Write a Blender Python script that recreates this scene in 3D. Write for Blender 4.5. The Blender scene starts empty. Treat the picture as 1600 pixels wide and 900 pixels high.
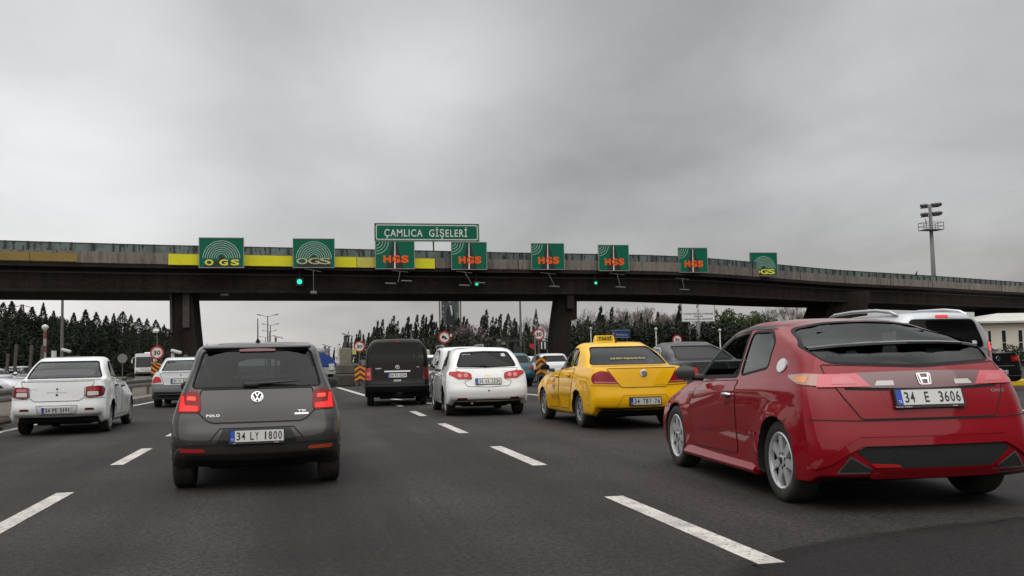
import bpy, bmesh, math, random
import numpy as np
from mathutils import Vector, Matrix
from mathutils.bvhtree import BVHTree
from mathutils.geometry import delaunay_2d_cdt
rad = math.radians
random.seed(7)
S = bpy.context.scene
COL = S.collection

# ------------------------------------------------------------------ camera
F_PX, CX, CY = 1500.0, 800.0, 450.0        # focal length in pixels of the 1600 px wide frame
CAM_H = 1.15
VPX, VPY, HSLOPE = 472.0, 569.6, 0.022     # where the lanes meet, slope of the horizon

def cam_axes():
    r = math.atan(HSLOPE); c, sn = math.cos(r), math.sin(r)
    u0 = (VPX - CX) / F_PX; v0 = -(VPY - CY) / F_PX
    pit = math.atan(-(-sn * u0 + c * v0))
    d = Vector((u0, v0, 1)).normalized()
    up = Vector((-sn * math.cos(pit), c * math.cos(pit), math.sin(pit))).normalized()
    d = (d - up * d.dot(up)).normalized()
    x = d.cross(up)
    if x.x < 0: x = -x
    return x, d, up
AX, AD, AU = cam_axes()
def ray(px, py):
    v = Vector(((px - CX) / F_PX, -(py - CY) / F_PX, 1))
    return Vector((AX.dot(v), AD.dot(v), AU.dot(v)))
def at(px, py, D):                          # point at depth D metres in front of the lens
    return ray(px, py) * D + Vector((0, 0, CAM_H))
def gp(px, py, z=0.0):                      # point of the ground
    r = ray(px, py); return r * ((z - CAM_H) / r.z) + Vector((0, 0, CAM_H))
def horizon(px): return VPY - HSLOPE * (px - VPX)

cam = bpy.data.cameras.new('camera'); cam_o = bpy.data.objects.new('camera', cam); COL.objects.link(cam_o)
cam.sensor_width = 36; cam.lens = 36 * F_PX / 1600; cam.clip_start = 0.05; cam.clip_end = 6000
cr = Vector((AX.x, AD.x, AU.x)); cu = Vector((AX.y, AD.y, AU.y)); cf = Vector((AX.z, AD.z, AU.z))
cam_o.matrix_world = Matrix(((cr.x, cu.x, -cf.x, 0), (cr.y, cu.y, -cf.y, 0), (cr.z, cu.z, -cf.z, CAM_H), (0, 0, 0, 1)))
S.camera = cam_o
S.render.resolution_x, S.render.resolution_y = 1024, 576
S.view_settings.view_transform = 'Standard'; S.view_settings.look = 'None'
S.view_settings.exposure = 0.0; S.view_settings.gamma = 1.0
S.render.engine = 'CYCLES'
S.cycles.max_bounces = 6; S.cycles.transparent_max_bounces = 12; S.cycles.caustics_reflective = False; S.cycles.caustics_refractive = False

# ------------------------------------------------------------------ sky and sun
SUN_EL, SUN_AZ = rad(46), rad(205)          # high, from behind and a little to the left
SKY_OFF = (7.4, 2.2, 0)
W = bpy.data.worlds.new('World'); S.world = W; W.use_nodes = True
nt = W.node_tree; nt.nodes.clear()
def N(t, **k):
    n = nt.nodes.new(t)
    for a, b in k.items(): setattr(n, a, b)
    return n
def L(a, b): nt.links.new(a, b)
def M(op, a, b=None, c=None):
    n = N('ShaderNodeMath', operation=op)
    for i, v in enumerate((a, b, c)):
        if v is None: continue
        if isinstance(v, (int, float)): n.inputs[i].default_value = v
        else: L(v, n.inputs[i])
    return n.outputs[0]
tc = N('ShaderNodeTexCoord'); gen = tc.outputs['Generated']
sep = N('ShaderNodeSeparateXYZ'); L(gen, sep.inputs[0])
zz = M('MAXIMUM', sep.outputs[2], 0.0)
den = M('ADD', zz, 0.16)
cmb = N('ShaderNodeCombineXYZ'); L(M('DIVIDE', sep.outputs[0], den), cmb.inputs[0]); L(M('DIVIDE', sep.outputs[1], den), cmb.inputs[1])
n1 = N('ShaderNodeTexNoise'); n1.inputs['Scale'].default_value = 1.5; n1.inputs['Detail'].default_value = 7; n1.inputs['Roughness'].default_value = 0.52; n1.inputs['Distortion'].default_value = 0.35
mp1 = N('ShaderNodeMapping'); mp1.inputs['Location'].default_value = SKY_OFF; mp1.inputs['Scale'].default_value = (1.0, .62, 1); L(cmb.outputs[0], mp1.inputs[0]); L(mp1.outputs[0], n1.inputs['Vector'])
n2 = N('ShaderNodeTexNoise'); n2.inputs['Scale'].default_value = 3.4; n2.inputs['Detail'].default_value = 6; n2.inputs['Roughness'].default_value = 0.55
L(gen, n2.inputs['Vector'])
wv = N('ShaderNodeVectorMath', operation='SUBTRACT'); L(n2.outputs['Color'], wv.inputs[0]); wv.inputs[1].default_value = (.5, .5, .5)
ws = N('ShaderNodeVectorMath', operation='SCALE'); L(wv.outputs[0], ws.inputs[0]); ws.inputs['Scale'].default_value = 0.17
wa = N('ShaderNodeVectorMath', operation='ADD'); L(gen, wa.inputs[0]); L(ws.outputs[0], wa.inputs[1])
wn = N('ShaderNodeVectorMath', operation='NORMALIZE'); L(wa.outputs[0], wn.inputs[0])
val = M('MULTIPLY_ADD', M('SUBTRACT', n1.outputs['Fac'], 0.5), 0.36, 0.42)
BANKS = [  # cloud banks: direction, tightness, how much lighter or darker
    ((10, 330), 26, .26), ((60, 30), 50, .12), ((520, 140), 130, .15), ((640, 215), 150, .11), ((750, 110), 110, .13), ((170, 160), 200, .05), ((420, 40), 260, -.11), ((590, 300), 150, -.10), ((390, 270), 240, -.06),
    ((970, 170), 60, -.03), ((1100, 110), 110, -.04), ((800, 320), 200, -.05), ((1320, 215), 260, .07), ((1540, 170), 200, .03), ((1480, 80), 45, .085), ((1230, 60), 90, .04), ((1330, 330), 120, .0), ((1180, 260), 200, -.03), ((150, 470), 60, .14), ((650, 490), 60, .05)]
val = M('MULTIPLY_ADD', M('SUBTRACT', n2.outputs['Fac'], 0.5), 0.24, val)
for (px, py), k, a in BANKS:
    d = ray(px, py).normalized()
    dt = N('ShaderNodeVectorMath', operation='DOT_PRODUCT'); L(wn.outputs[0], dt.inputs[0]); dt.inputs[1].default_value = d
    e = M('POWER', 2.71828, M('MULTIPLY', M('SUBTRACT', dt.outputs['Value'], 1.0), float(k)))
    val = M('MULTIPLY_ADD', e, a, val)
up_gain = N('ShaderNodeMapRange', interpolation_type='SMOOTHSTEP'); L(sep.outputs[2], up_gain.inputs[0])
for i, v in zip((1, 2, 3, 4), (0.40, 0.80, 0.0, 1.15)): up_gain.inputs[i].default_value = v
back = N('ShaderNodeMapRange', interpolation_type='SMOOTHSTEP'); L(sep.outputs[1], back.inputs[0])      # unseen darkening added low behind the camera to deepen the car reflections
for i, v in zip((1, 2, 3, 4), (0.25, -0.35, 0.0, 0.82)): back.inputs[i].default_value = v
low = N('ShaderNodeMapRange', interpolation_type='SMOOTHSTEP'); L(sep.outputs[2], low.inputs[0])
for i, v in zip((1, 2, 3, 4), (0.26, 0.60, 1.0, 0.0)): low.inputs[i].default_value = v
dark = M('SUBTRACT', 1.0, M('MULTIPLY', back.outputs[0], low.outputs[0]))
val = M('MULTIPLY', M('ADD', M('MAXIMUM', val, 0.12), up_gain.outputs[0]), dark)
tint = N('ShaderNodeMix', data_type='RGBA'); tint.inputs[6].default_value = (1.0, .962, .925, 1); tint.inputs[7].default_value = (.982, .995, 1.005, 1)
tr = N('ShaderNodeMapRange'); L(sep.outputs[2], tr.inputs[0]); tr.inputs[1].default_value = 0.0; tr.inputs[2].default_value = 0.16; L(tr.outputs[0], tint.inputs[0])
cl = N('ShaderNodeVectorMath', operation='SCALE'); L(tint.outputs[2], cl.inputs[0]); L(val, cl.inputs['Scale'])
bg_c = N('ShaderNodeBackground'); L(cl.outputs[0], bg_c.inputs[0]); bg_c.inputs[1].default_value = 1.0
sky = N('ShaderNodeTexSky', sky_type='NISHITA'); sky.sun_disc = False; sky.sun_elevation = SUN_EL; sky.sun_rotation = SUN_AZ; sky.dust_density = 3
bg_s = N('ShaderNodeBackground'); L(sky.outputs[0], bg_s.inputs[0]); bg_s.inputs[1].default_value = 0.06
mx = N('ShaderNodeMixShader'); mx.inputs[0].default_value = 0.95; L(bg_s.outputs[0], mx.inputs[1]); L(bg_c.outputs[0], mx.inputs[2])
wo = N('ShaderNodeOutputWorld'); L(mx.outputs[0], wo.inputs[0])
sl = bpy.data.lights.new('sun', 'SUN'); sl.energy = 1.5; sl.angle = rad(110); sl.color = (1, .96, .9)
so = bpy.data.objects.new('sun', sl); COL.objects.link(so)
sd = Vector((math.sin(SUN_AZ) * math.cos(SUN_EL), math.cos(SUN_AZ) * math.cos(SUN_EL), math.sin(SUN_EL)))
so.rotation_euler = (-sd).to_track_quat('-Z', 'Y').to_euler(); so.location = (0, -10, 40)

# ------------------------------------------------------------------ materials
MAT = {}
def newmat(name):
    m = bpy.data.materials.new(name); m.use_nodes = True; m.node_tree.nodes.clear(); return m
def mat(name, col, rough=.6, metal=0., coat=0., spec=.5, emit=None, estr=0., noise=None, bump=None, coord='Object', inner=None, vary=None):
    """principled material; noise=(scale, amount, colour2[, stretch xyz]) blots of a second colour; bump=(scale, strength)"""
    if name in MAT: return MAT[name]
    m = newmat(name); t = m.node_tree; nn = t.nodes.new
    p = nn('ShaderNodeBsdfPrincipled'); o = nn('ShaderNodeOutputMaterial')
    p.inputs['Base Color'].default_value = (*col, 1); p.inputs['Roughness'].default_value = rough; p.inputs['Metallic'].default_value = metal
    p.inputs['Coat Weight'].default_value = coat; p.inputs['Coat Roughness'].default_value = .04; p.inputs['Specular IOR Level'].default_value = spec
    if emit: p.inputs['Emission Color'].default_value = (*emit, 1); p.inputs['Emission Strength'].default_value = estr
    tcn = nn('ShaderNodeTexCoord')
    def noisetex(scale, stretch=None, detail=5, rgh=.6):
        n = nn('ShaderNodeTexNoise'); n.inputs['Scale'].default_value = scale; n.inputs['Detail'].default_value = detail; n.inputs['Roughness'].default_value = rgh
        if stretch:
            mp = nn('ShaderNodeMapping'); mp.inputs['Scale'].default_value = stretch; t.links.new(tcn.outputs[coord], mp.inputs[0]); t.links.new(mp.outputs[0], n.inputs['Vector'])
        else: t.links.new(tcn.outputs[coord], n.inputs['Vector'])
        return n
    col_out = None
    if noise:
        lst = noise if isinstance(noise, list) else [noise]
        for nz in lst:
            n = noisetex(nz[0], nz[3] if len(nz) > 3 else None)
            r = nn('ShaderNodeMapRange'); r.interpolation_type = 'SMOOTHSTEP'; lo, hi = (nz[4] if len(nz) > 4 else (.42, .68))
            r.inputs[1].default_value = lo; r.inputs[2].default_value = hi; r.inputs[4].default_value = nz[1]
            t.links.new(n.outputs['Fac'], r.inputs[0])
            mixn = nn('ShaderNodeMix'); mixn.data_type = 'RGBA'; mixn.inputs[7].default_value = (*nz[2], 1)
            if col_out: t.links.new(col_out, mixn.inputs[6])
            else: mixn.inputs[6].default_value = (*col, 1)
            t.links.new(r.outputs[0], mixn.inputs[0]); col_out = mixn.outputs[2]
    if vary:
        oi = nn('ShaderNodeObjectInfo'); hs = nn('ShaderNodeHueSaturation')
        r = nn('ShaderNodeMapRange'); r.inputs[3].default_value = 1 - vary; r.inputs[4].default_value = 1 + vary; t.links.new(oi.outputs['Random'], r.inputs[0])
        t.links.new(r.outputs[0], hs.inputs['Value'])
        if col_out: t.links.new(col_out, hs.inputs['Color'])
        else: hs.inputs['Color'].default_value = (*col, 1)
        col_out = hs.outputs[0]
    if col_out: t.links.new(col_out, p.inputs['Base Color'])
    if bump:
        n = noisetex(bump[0], None, 6, .65); b = nn('ShaderNodeBump'); b.inputs['Strength'].default_value = bump[1]; b.inputs['Distance'].default_value = .02
        t.links.new(n.outputs['Fac'], b.inputs['Height']); t.links.new(b.outputs[0], p.inputs['Normal'])
    last = p.outputs[0]
    if inner:                                # the unpainted inside of a shell
        g = nn('ShaderNodeNewGeometry'); d = nn('ShaderNodeBsdfDiffuse'); d.inputs[0].default_value = (*inner, 1)
        ms = nn('ShaderNodeMixShader'); t.links.new(g.outputs['Backfacing'], ms.inputs[0]); t.links.new(last, ms.inputs[1]); t.links.new(d.outputs[0], ms.inputs[2]); last = ms.outputs[0]
    t.links.new(last, o.inputs[0]); MAT[name] = m; return m
def glassmat(name, tint, base=.05, top=.75, rough=.015, dirt=0.0):
    if name in MAT: return MAT[name]
    m = newmat(name); t = m.node_tree; nn = t.nodes.new
    tr = nn('ShaderNodeBsdfTransparent'); tr.inputs[0].default_value = (*tint, 1)
    gl = nn('ShaderNodeBsdfGlossy'); gl.inputs[0].default_value = (1, 1, 1, 1); gl.inputs['Roughness'].default_value = rough
    lw = nn('ShaderNodeLayerWeight'); lw.inputs[0].default_value = .5
    pw = nn('ShaderNodeMath'); pw.operation = 'POWER'; pw.inputs[1].default_value = 4.0; t.links.new(lw.outputs['Facing'], pw.inputs[0])
    ma = nn('ShaderNodeMath'); ma.operation = 'MULTIPLY_ADD'; ma.inputs[1].default_value = top; ma.inputs[2].default_value = base; t.links.new(pw.outputs[0], ma.inputs[0])
    ms = nn('ShaderNodeMixShader'); t.links.new(ma.outputs[0], ms.inputs[0]); t.links.new(tr.outputs[0], ms.inputs[1]); t.links.new(gl.outputs[0], ms.inputs[2])
    last = ms.outputs[0]
    if dirt:
        df = nn('ShaderNodeBsdfDiffuse'); df.inputs[0].default_value = (.35, .34, .32, 1)
        tcn = nn('ShaderNodeTexCoord'); n = nn('ShaderNodeTexNoise'); n.inputs['Scale'].default_value = 3.5; n.inputs['Detail'].default_value = 6; t.links.new(tcn.outputs['Object'], n.inputs['Vector'])
        r = nn('ShaderNodeMapRange'); r.inputs[1].default_value = .35; r.inputs[2].default_value = .7; r.inputs[4].default_value = dirt; t.links.new(n.outputs['Fac'], r.inputs[0])
        m2 = nn('ShaderNodeMixShader'); t.links.new(r.outputs[0], m2.inputs[0]); t.links.new(last, m2.inputs[1]); t.links.new(df.outputs[0], m2.inputs[2]); last = m2.outputs[0]
    o = nn('ShaderNodeOutputMaterial'); t.links.new(last, o.inputs[0]); MAT[name] = m; return m

# ------------------------------------------------------------------ mesh helpers
def tag(o, label=None, cat=None, group=None, kind=None):
    if label: o['label'] = label
    if cat: o['category'] = cat
    if group: o['group'] = group
    if kind: o['kind'] = kind
    return o
def empty(name, loc=(0, 0, 0), rz=0., scale=1., label=None, cat=None, group=None):
    o = bpy.data.objects.new(name, None); COL.objects.link(o); o.location = loc; o.rotation_euler = (0, 0, rz); o.scale = (scale,) * 3
    o.empty_display_size = .2
    return tag(o, label, cat, group)
def link(name, me, parent=None, loc=None, rot=None):
    o = bpy.data.objects.new(name, me); COL.objects.link(o)
    if parent: o.parent = parent
    if loc is not None: o.location = loc
    if rot is not None: o.rotation_euler = rot
    return o
def mesh(name, V, Fc, mats, idx=None, smooth=False, angle=None):
    me = bpy.data.meshes.new(name); me.from_pydata([tuple(v) for v in V], [], [tuple(f) for f in Fc])
    for m in (mats if isinstance(mats, (list, tuple)) else [mats]): me.materials.append(m)
    if idx is not None: me.polygons.foreach_set('material_index', list(idx))
    if smooth:
        me.polygons.foreach_set('use_smooth', [True] * len(me.polygons))
        if angle: me.set_sharp_from_angle(angle=rad(angle))
    me.update(); return me
class MB:
    """collects shapes into one mesh"""
    def __init__(s): s.V = []; s.F = []; s.I = []
    def add(s, V, Fc, mi=0):
        n = len(s.V); s.V += [Vector(v) for v in V]; s.F += [[i + n for i in f] for f in Fc]; s.I += [mi] * len(Fc); return s
    def box(s, c, d, mi=0, rz=0., ry=0., rx=0., taper=1., bev=0.):
        hx, hy, hz = d[0] / 2, d[1] / 2, d[2] / 2
        R = Matrix.Rotation(rz, 3, 'Z') @ Matrix.Rotation(ry, 3, 'Y') @ Matrix.Rotation(rx, 3, 'X')
        if bev:
            b = min(bev, hx * .9, hy * .9, hz * .9); V = []; 
            ring = [(hx, hy - b), (hx - b, hy), (-hx + b, hy), (-hx, hy - b), (-hx, -hy + b), (-hx + b, -hy), (hx - b, -hy), (hx, -hy + b)]
            ins = [(x - math.copysign(b, x) * (abs(x) > hx - b * 1.01) * .6, y - math.copysign(b, y) * (abs(y) > hy - b * 1.01) * .6) for x, y in ring]
            for zv, rr in ((-hz, ins), (-hz + b, ring), (hz - b, ring), (hz, ins)): V += [(x, y, zv) for x, y in rr]
            Fc = [[k * 8 + i, k * 8 + (i + 1) % 8, k * 8 + 8 + (i + 1) % 8, k * 8 + 8 + i] for k in range(3) for i in range(8)] + [list(range(7, -1, -1)), list(range(24, 32))]
        else:
            V = [(x * hx * (taper if z > 0 else 1), y * hy * (taper if z > 0 else 1), z * hz) for z in (-1, 1) for x, y in ((-1, -1), (1, -1), (1, 1), (-1, 1))]
            Fc = [[3, 2, 1, 0], [4, 5, 6, 7], [0, 1, 5, 4], [1, 2, 6, 5], [2, 3, 7, 6], [3, 0, 4, 7]]
        return s.add([R @ Vector(v) + Vector(c) for v in V], Fc, mi)
    def tube(s, pts, r, n=8, mi=0, caps=True):
        pts = [Vector(p) for p in pts]; rs = r if isinstance(r, (list, tuple)) else [r] * len(pts); V = []
        for i, p in enumerate(pts):
            t = (pts[min(i + 1, len(pts) - 1)] - pts[max(i - 1, 0)]).normalized()
            a = t.orthogonal().normalized() if i == 0 else (a - t * a.dot(t)).normalized()
            b = t.cross(a)
            V += [p + (a * math.cos(2 * math.pi * k / n) + b * math.sin(2 * math.pi * k / n)) * rs[i] for k in range(n)]
        Fc = [[i * n + k, i * n + (k + 1) % n, (i + 1) * n + (k + 1) % n, (i + 1) * n + k] for i in range(len(pts) - 1) for k in range(n)]
        if caps: Fc += [list(range(n - 1, -1, -1)), list(range((len(pts) - 1) * n, len(pts) * n))]
        return s.add(V, Fc, mi)
    def lathe(s, prof, n=24, mi=0, M4=None):       # profile (r, z) turned about z
        V = [Vector((r * math.cos(2 * math.pi * k / n), r * math.sin(2 * math.pi * k / n), z)) for r, z in prof for k in range(n)]
        if M4 is not None: V = [M4 @ v for v in V]
        Fc = [[i * n + k, i * n + (k + 1) % n, (i + 1) * n + (k + 1) % n, (i + 1) * n + k] for i in range(len(prof) - 1) for k in range(n)]
        if M4 is not None and M4.determinant() < 0: Fc = [f[::-1] for f in Fc]
        return s.add(V, Fc, mi)
    def prism(s, poly, y0, y1, mi=0, ax='y', M4=None):    # polygon (a, b) extruded; ax y: (x,z), x: (y,z), z: (x,y)
        f = {'y': lambda a, b, c: (a, c, b), 'x': lambda a, b, c: (c, a, b), 'z': lambda a, b, c: (a, b, c)}[ax]
        n = len(poly); V = [Vector(f(a, b, y0)) for a, b in poly] + [Vector(f(a, b, y1)) for a, b in poly]
        if M4 is not None: V = [M4 @ v for v in V]
        area = sum(poly[i][0] * poly[(i + 1) % n][1] - poly[(i + 1) % n][0] * poly[i][1] for i in range(n))
        flip = (area > 0) ^ (ax == 'y') ^ (y1 < y0)
        c0, c1 = list(range(n)), list(range(2 * n - 1, n - 1, -1))
        side = [[i, n + i, n + (i + 1) % n, (i + 1) % n] for i in range(n)]
        Fc = [c0, c1] + side
        if flip ^ (M4 is not None and M4.determinant() < 0): Fc = [f_[::-1] for f_ in Fc]
        return s.add(V, Fc, mi)
    def mesh(s, name, mats, smooth=False, angle=None): return mesh(name, s.V, s.F, mats, s.I, smooth, angle)
    def build(s, name, mats, parent=None, smooth=False, angle=None, loc=None, rot=None):
        return link(name, s.mesh(name, mats, smooth, angle), parent, loc, rot)
def circle(cx, cy, r, n=24, sx=1., sy=1., a0=0., a1=2 * math.pi): return [(cx + r * sx * math.cos(a0 + (a1 - a0) * k / n), cy + r * sy * math.sin(a0 + (a1 - a0) * k / n)) for k in range(n)]
def arc_band(cx, cy, r0, r1, a0, a1, n=20):
    return [(cx + r1 * math.cos(a0 + (a1 - a0) * k / n), cy + r1 * math.sin(a0 + (a1 - a0) * k / n)) for k in range(n + 1)] + [(cx + r0 * math.cos(a1 - (a1 - a0) * k / n), cy + r0 * math.sin(a1 - (a1 - a0) * k / n)) for k in range(n + 1)]
def rnd(poly, r, n=4):                       # round the corners of a polygon
    out = []; m = len(poly)
    for i in range(m):
        p = Vector(poly[i][:2]); a = Vector(poly[i - 1][:2]) - p; b = Vector(poly[(i + 1) % m][:2]) - p
        rr = poly[i][2] if len(poly[i]) > 2 else r
        k = min(rr, a.length * .45, b.length * .45)
        if k < 1e-4: out.append(tuple(p)); continue
        p0, p1 = p + a.normalized() * k, p + b.normalized() * k
        for j in range(n + 1):
            t = j / n; q = p0 * (1 - t) ** 2 + p * 2 * t * (1 - t) + p1 * t * t; out.append((q.x, q.y))
    return out
_txt = {}
def text_geo(txt, h, w=None, bold=0., space=1.):
    """flat lettering in the x-z plane facing -y, centred; h is the cap height"""
    key = (txt, bold, space)
    if key not in _txt:
        c = bpy.data.curves.new('lettering', 'FONT'); c.body = txt; c.offset = bold; c.space_character = space; c.resolution_u = 3; c.fill_mode = 'FRONT'
        o = bpy.data.objects.new('lettering', c); COL.objects.link(o)
        dg = bpy.context.evaluated_depsgraph_get(); me = bpy.data.meshes.new_from_object(o.evaluated_get(dg))
        V = [(v.co.x, v.co.y) for v in me.vertices]; Fc = [list(p.vertices) for p in me.polygons]
        c2 = bpy.data.curves.new('lettering', 'FONT'); c2.body = 'H'; c2.offset = bold; o.data = c2
        dg = bpy.context.evaluated_depsgraph_get(); mh = bpy.data.meshes.new_from_object(o.evaluated_get(dg))
        ys = [v.co.y for v in mh.vertices]; y0, y1 = min(ys), max(ys)
        bpy.data.objects.remove(o); bpy.data.meshes.remove(me); bpy.data.meshes.remove(mh)
        _txt[key] = (V, Fc, y0, y1)
    V, Fc, y0, y1 = _txt[key]
    xs = [v[0] for v in V]; xa, xb = min(xs), max(xs)
    k = h / (y1 - y0); kx = (w / (xb - xa)) if w else k
    return [((x - (xa + xb) / 2) * kx, 0, (y - (y0 + y1) / 2) * k) for x, y in V], Fc
def text(mb, txt, h, c=(0, 0, 0), w=None, bold=0., mi=0, space=1., M4=None):
    V, Fc = text_geo(txt, h, w, bold, space)
    V = [Vector(v) + Vector(c) for v in V]
    if M4 is not None: V = [M4 @ v for v in V]
    mb.add(V, Fc, mi); return mb
def flat(mb, poly, y, mi=0, M4=None):        # filled polygon (x,z) at depth y facing -y; triangulated so concave outlines work
    vs = [Vector(p) for p in poly]; r = delaunay_2d_cdt(vs, [], [list(range(len(vs)))], 1, 1e-5)
    V = [Vector((v.x, y, v.y)) for v in r[0]]; 
    if M4 is not None: V = [M4 @ v for v in V]
    Fc = []
    for f in r[2]:
        a, b, c = [r[0][i] for i in f[:3]]
        ar = (b.x - a.x) * (c.y - a.y) - (c.x - a.x) * (b.y - a.y)
        Fc.append(list(f) if ar > 0 else list(f)[::-1])
    mb.add(V, Fc, mi); return mb
# ------------------------------------------------------------------ car builder
RUBBER = mat('rubber', (.022, .021, .02), .85, noise=(9, .5, (.05, .047, .043)))
BLACKP = mat('black_plastic', (.018, .018, .018), .5)
GAP = mat('panel_gap', (.012, .012, .012), .9)
LINER = mat('wheel_arch_liner', (.012, .012, .012), .95)
CHROME = mat('chrome', (.75, .75, .76), .12, 1.)
ALLOY = mat('alloy', (.55, .55, .56), .28, .9, noise=(6, .4, (.22, .21, .2)))
HUBCAP = mat('hubcap_grey', (.35, .35, .36), .4, .4)
DARKIN = mat('cabin_dark', (.03, .03, .032), .8)
SEAT = mat('seat_cloth', (.05, .05, .055), .9)
GLASS_D = glassmat('tinted_glass', (.13, .15, .15), .030, .42)
GLASS_P = glassmat('privacy_glass', (.035, .036, .04), .025, .34)
GLASS_C = glassmat('clear_glass', (.62, .70, .67), .07, .75)
GLASS_M = glassmat('grey_glass', (.30, .34, .34), .06, .7)
MIRR = mat('mirror_glass', (.15, .155, .155), .03, 1.)
LENS_R = mat('red_lens', (.24, .006, .006), .14, coat=.35, spec=.2)
LENS_RB = mat('bright_red_lens', (.50, .02, .02), .15, coat=.35, spec=.2)
LENS_DR = mat('dark_red_lens', (.13, .006, .008), .12, coat=.6)
LENS_W = mat('white_lens', (.62, .56, .55), .15, coat=.6)
LENS_P = mat('pink_lens', (.62, .16, .18), .15, coat=.6)
LENS_O = mat('orange_lens', (.7, .26, .08), .2, coat=.6)
LIT_R = mat('lit_brake_lamp', (.8, .02, .01), .3, emit=(1, .05, .02), estr=1.6)
LIT_R2 = mat('lit_tail_lamp', (.6, .01, .01), .3, emit=(1, .02, .01), estr=.45)
PL_W = mat('plate_white', (.62, .62, .60), .4)
PL_B = mat('plate_blue', (.01, .06, .42), .4)
PL_K = mat('plate_black', (.012, .012, .014), .5)
def paint(name, col, metal=0., rough=.32, coat=1., dust=.18, dcol=(.22, .2, .18)):
    return mat('paint_' + name, col, rough, metal, coat, spec=.05, noise=[(1.7, dust, dcol), (14, dust * .5, dcol)], inner=(.03, .03, .03))

def _tang(delta, hs, closed):
    n = len(delta) if closed else len(delta) + 1
    d = np.zeros((n,) + delta.shape[1:])
    for i in range(n):
        a = delta[i - 1] if (closed or i > 0) else None
        b = delta[i] if (closed or i < len(delta)) else None
        if a is None: d[i] = b
        elif b is None: d[i] = a
        else:
            h0 = hs[i - 1][..., None]; h1 = hs[i % len(hs)][..., None]
            w1 = 2 * h1 + h0; w2 = h1 + 2 * h0
            ok = (a * b) > 0
            with np.errstate(divide='ignore', invalid='ignore'): hm = (w1 + w2) / (w1 / np.where(ok, a, 1) + w2 / np.where(ok, b, 1))
            d[i] = np.where(ok, hm, 0)
    return d
def _herm(p0, p1, m0, m1, h, t):
    t2, t3 = t * t, t * t * t
    return (2 * t3 - 3 * t2 + 1) * p0 + (t3 - 2 * t2 + t) * h * m0 + (-2 * t3 + 3 * t2) * p1 + (t3 - t2) * h * m1
AR = (0, .30, .58, .80, .93)                # rear and front face columns, share of the half width
TS = (0, .10, .24, .42, .60, .78, .91, 1.)  # side columns between the rear and the front corner
def loop(r):
    """half outline of one ring from the rear centre round the side to the front centre"""
    (zr, yr, wr), (zs0, zs1, zs2, wm), (zf, yf, wf) = r['r'], r['s'], r['f']
    bow, bowf, cr_, cf_ = r.get('bow', .05), r.get('bowf', .14), r.get('cr', .13), r.get('cf', .25)
    P = []
    for a in AR: P.append((a * wr, yr + bow * a ** 2.2 + (cr_ * .28 if a > .9 else 0), zr + r.get('crown', 0) * (1 - a * a)))
    y0, y1 = yr + bow + cr_, yf - bowf - cf_
    for t in TS:
        w = wr * (1 - t) * (1 - 2 * t) + wm * 4 * t * (1 - t) + wf * t * (2 * t - 1) if not r.get('lin') else (wr + (wm - wr) * min(1, t * 2.5) if t < .5 else wm + (wf - wm) * max(0, (t - .6) / .4))
        z = zs0 + (zs1 - zs0) * t * 2 if t < .5 else zs1 + (zs2 - zs1) * (t - .5) * 2
        P.append((w, y0 + (y1 - y0) * t, z))
    for a in AR[::-1]: P.append((a * wf, yf - bowf * a ** 2.2 - (cf_ * .28 if a > .9 else 0), zf + r.get('crownf', 0) * (1 - a * a)))
    return np.array(P)
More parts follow.
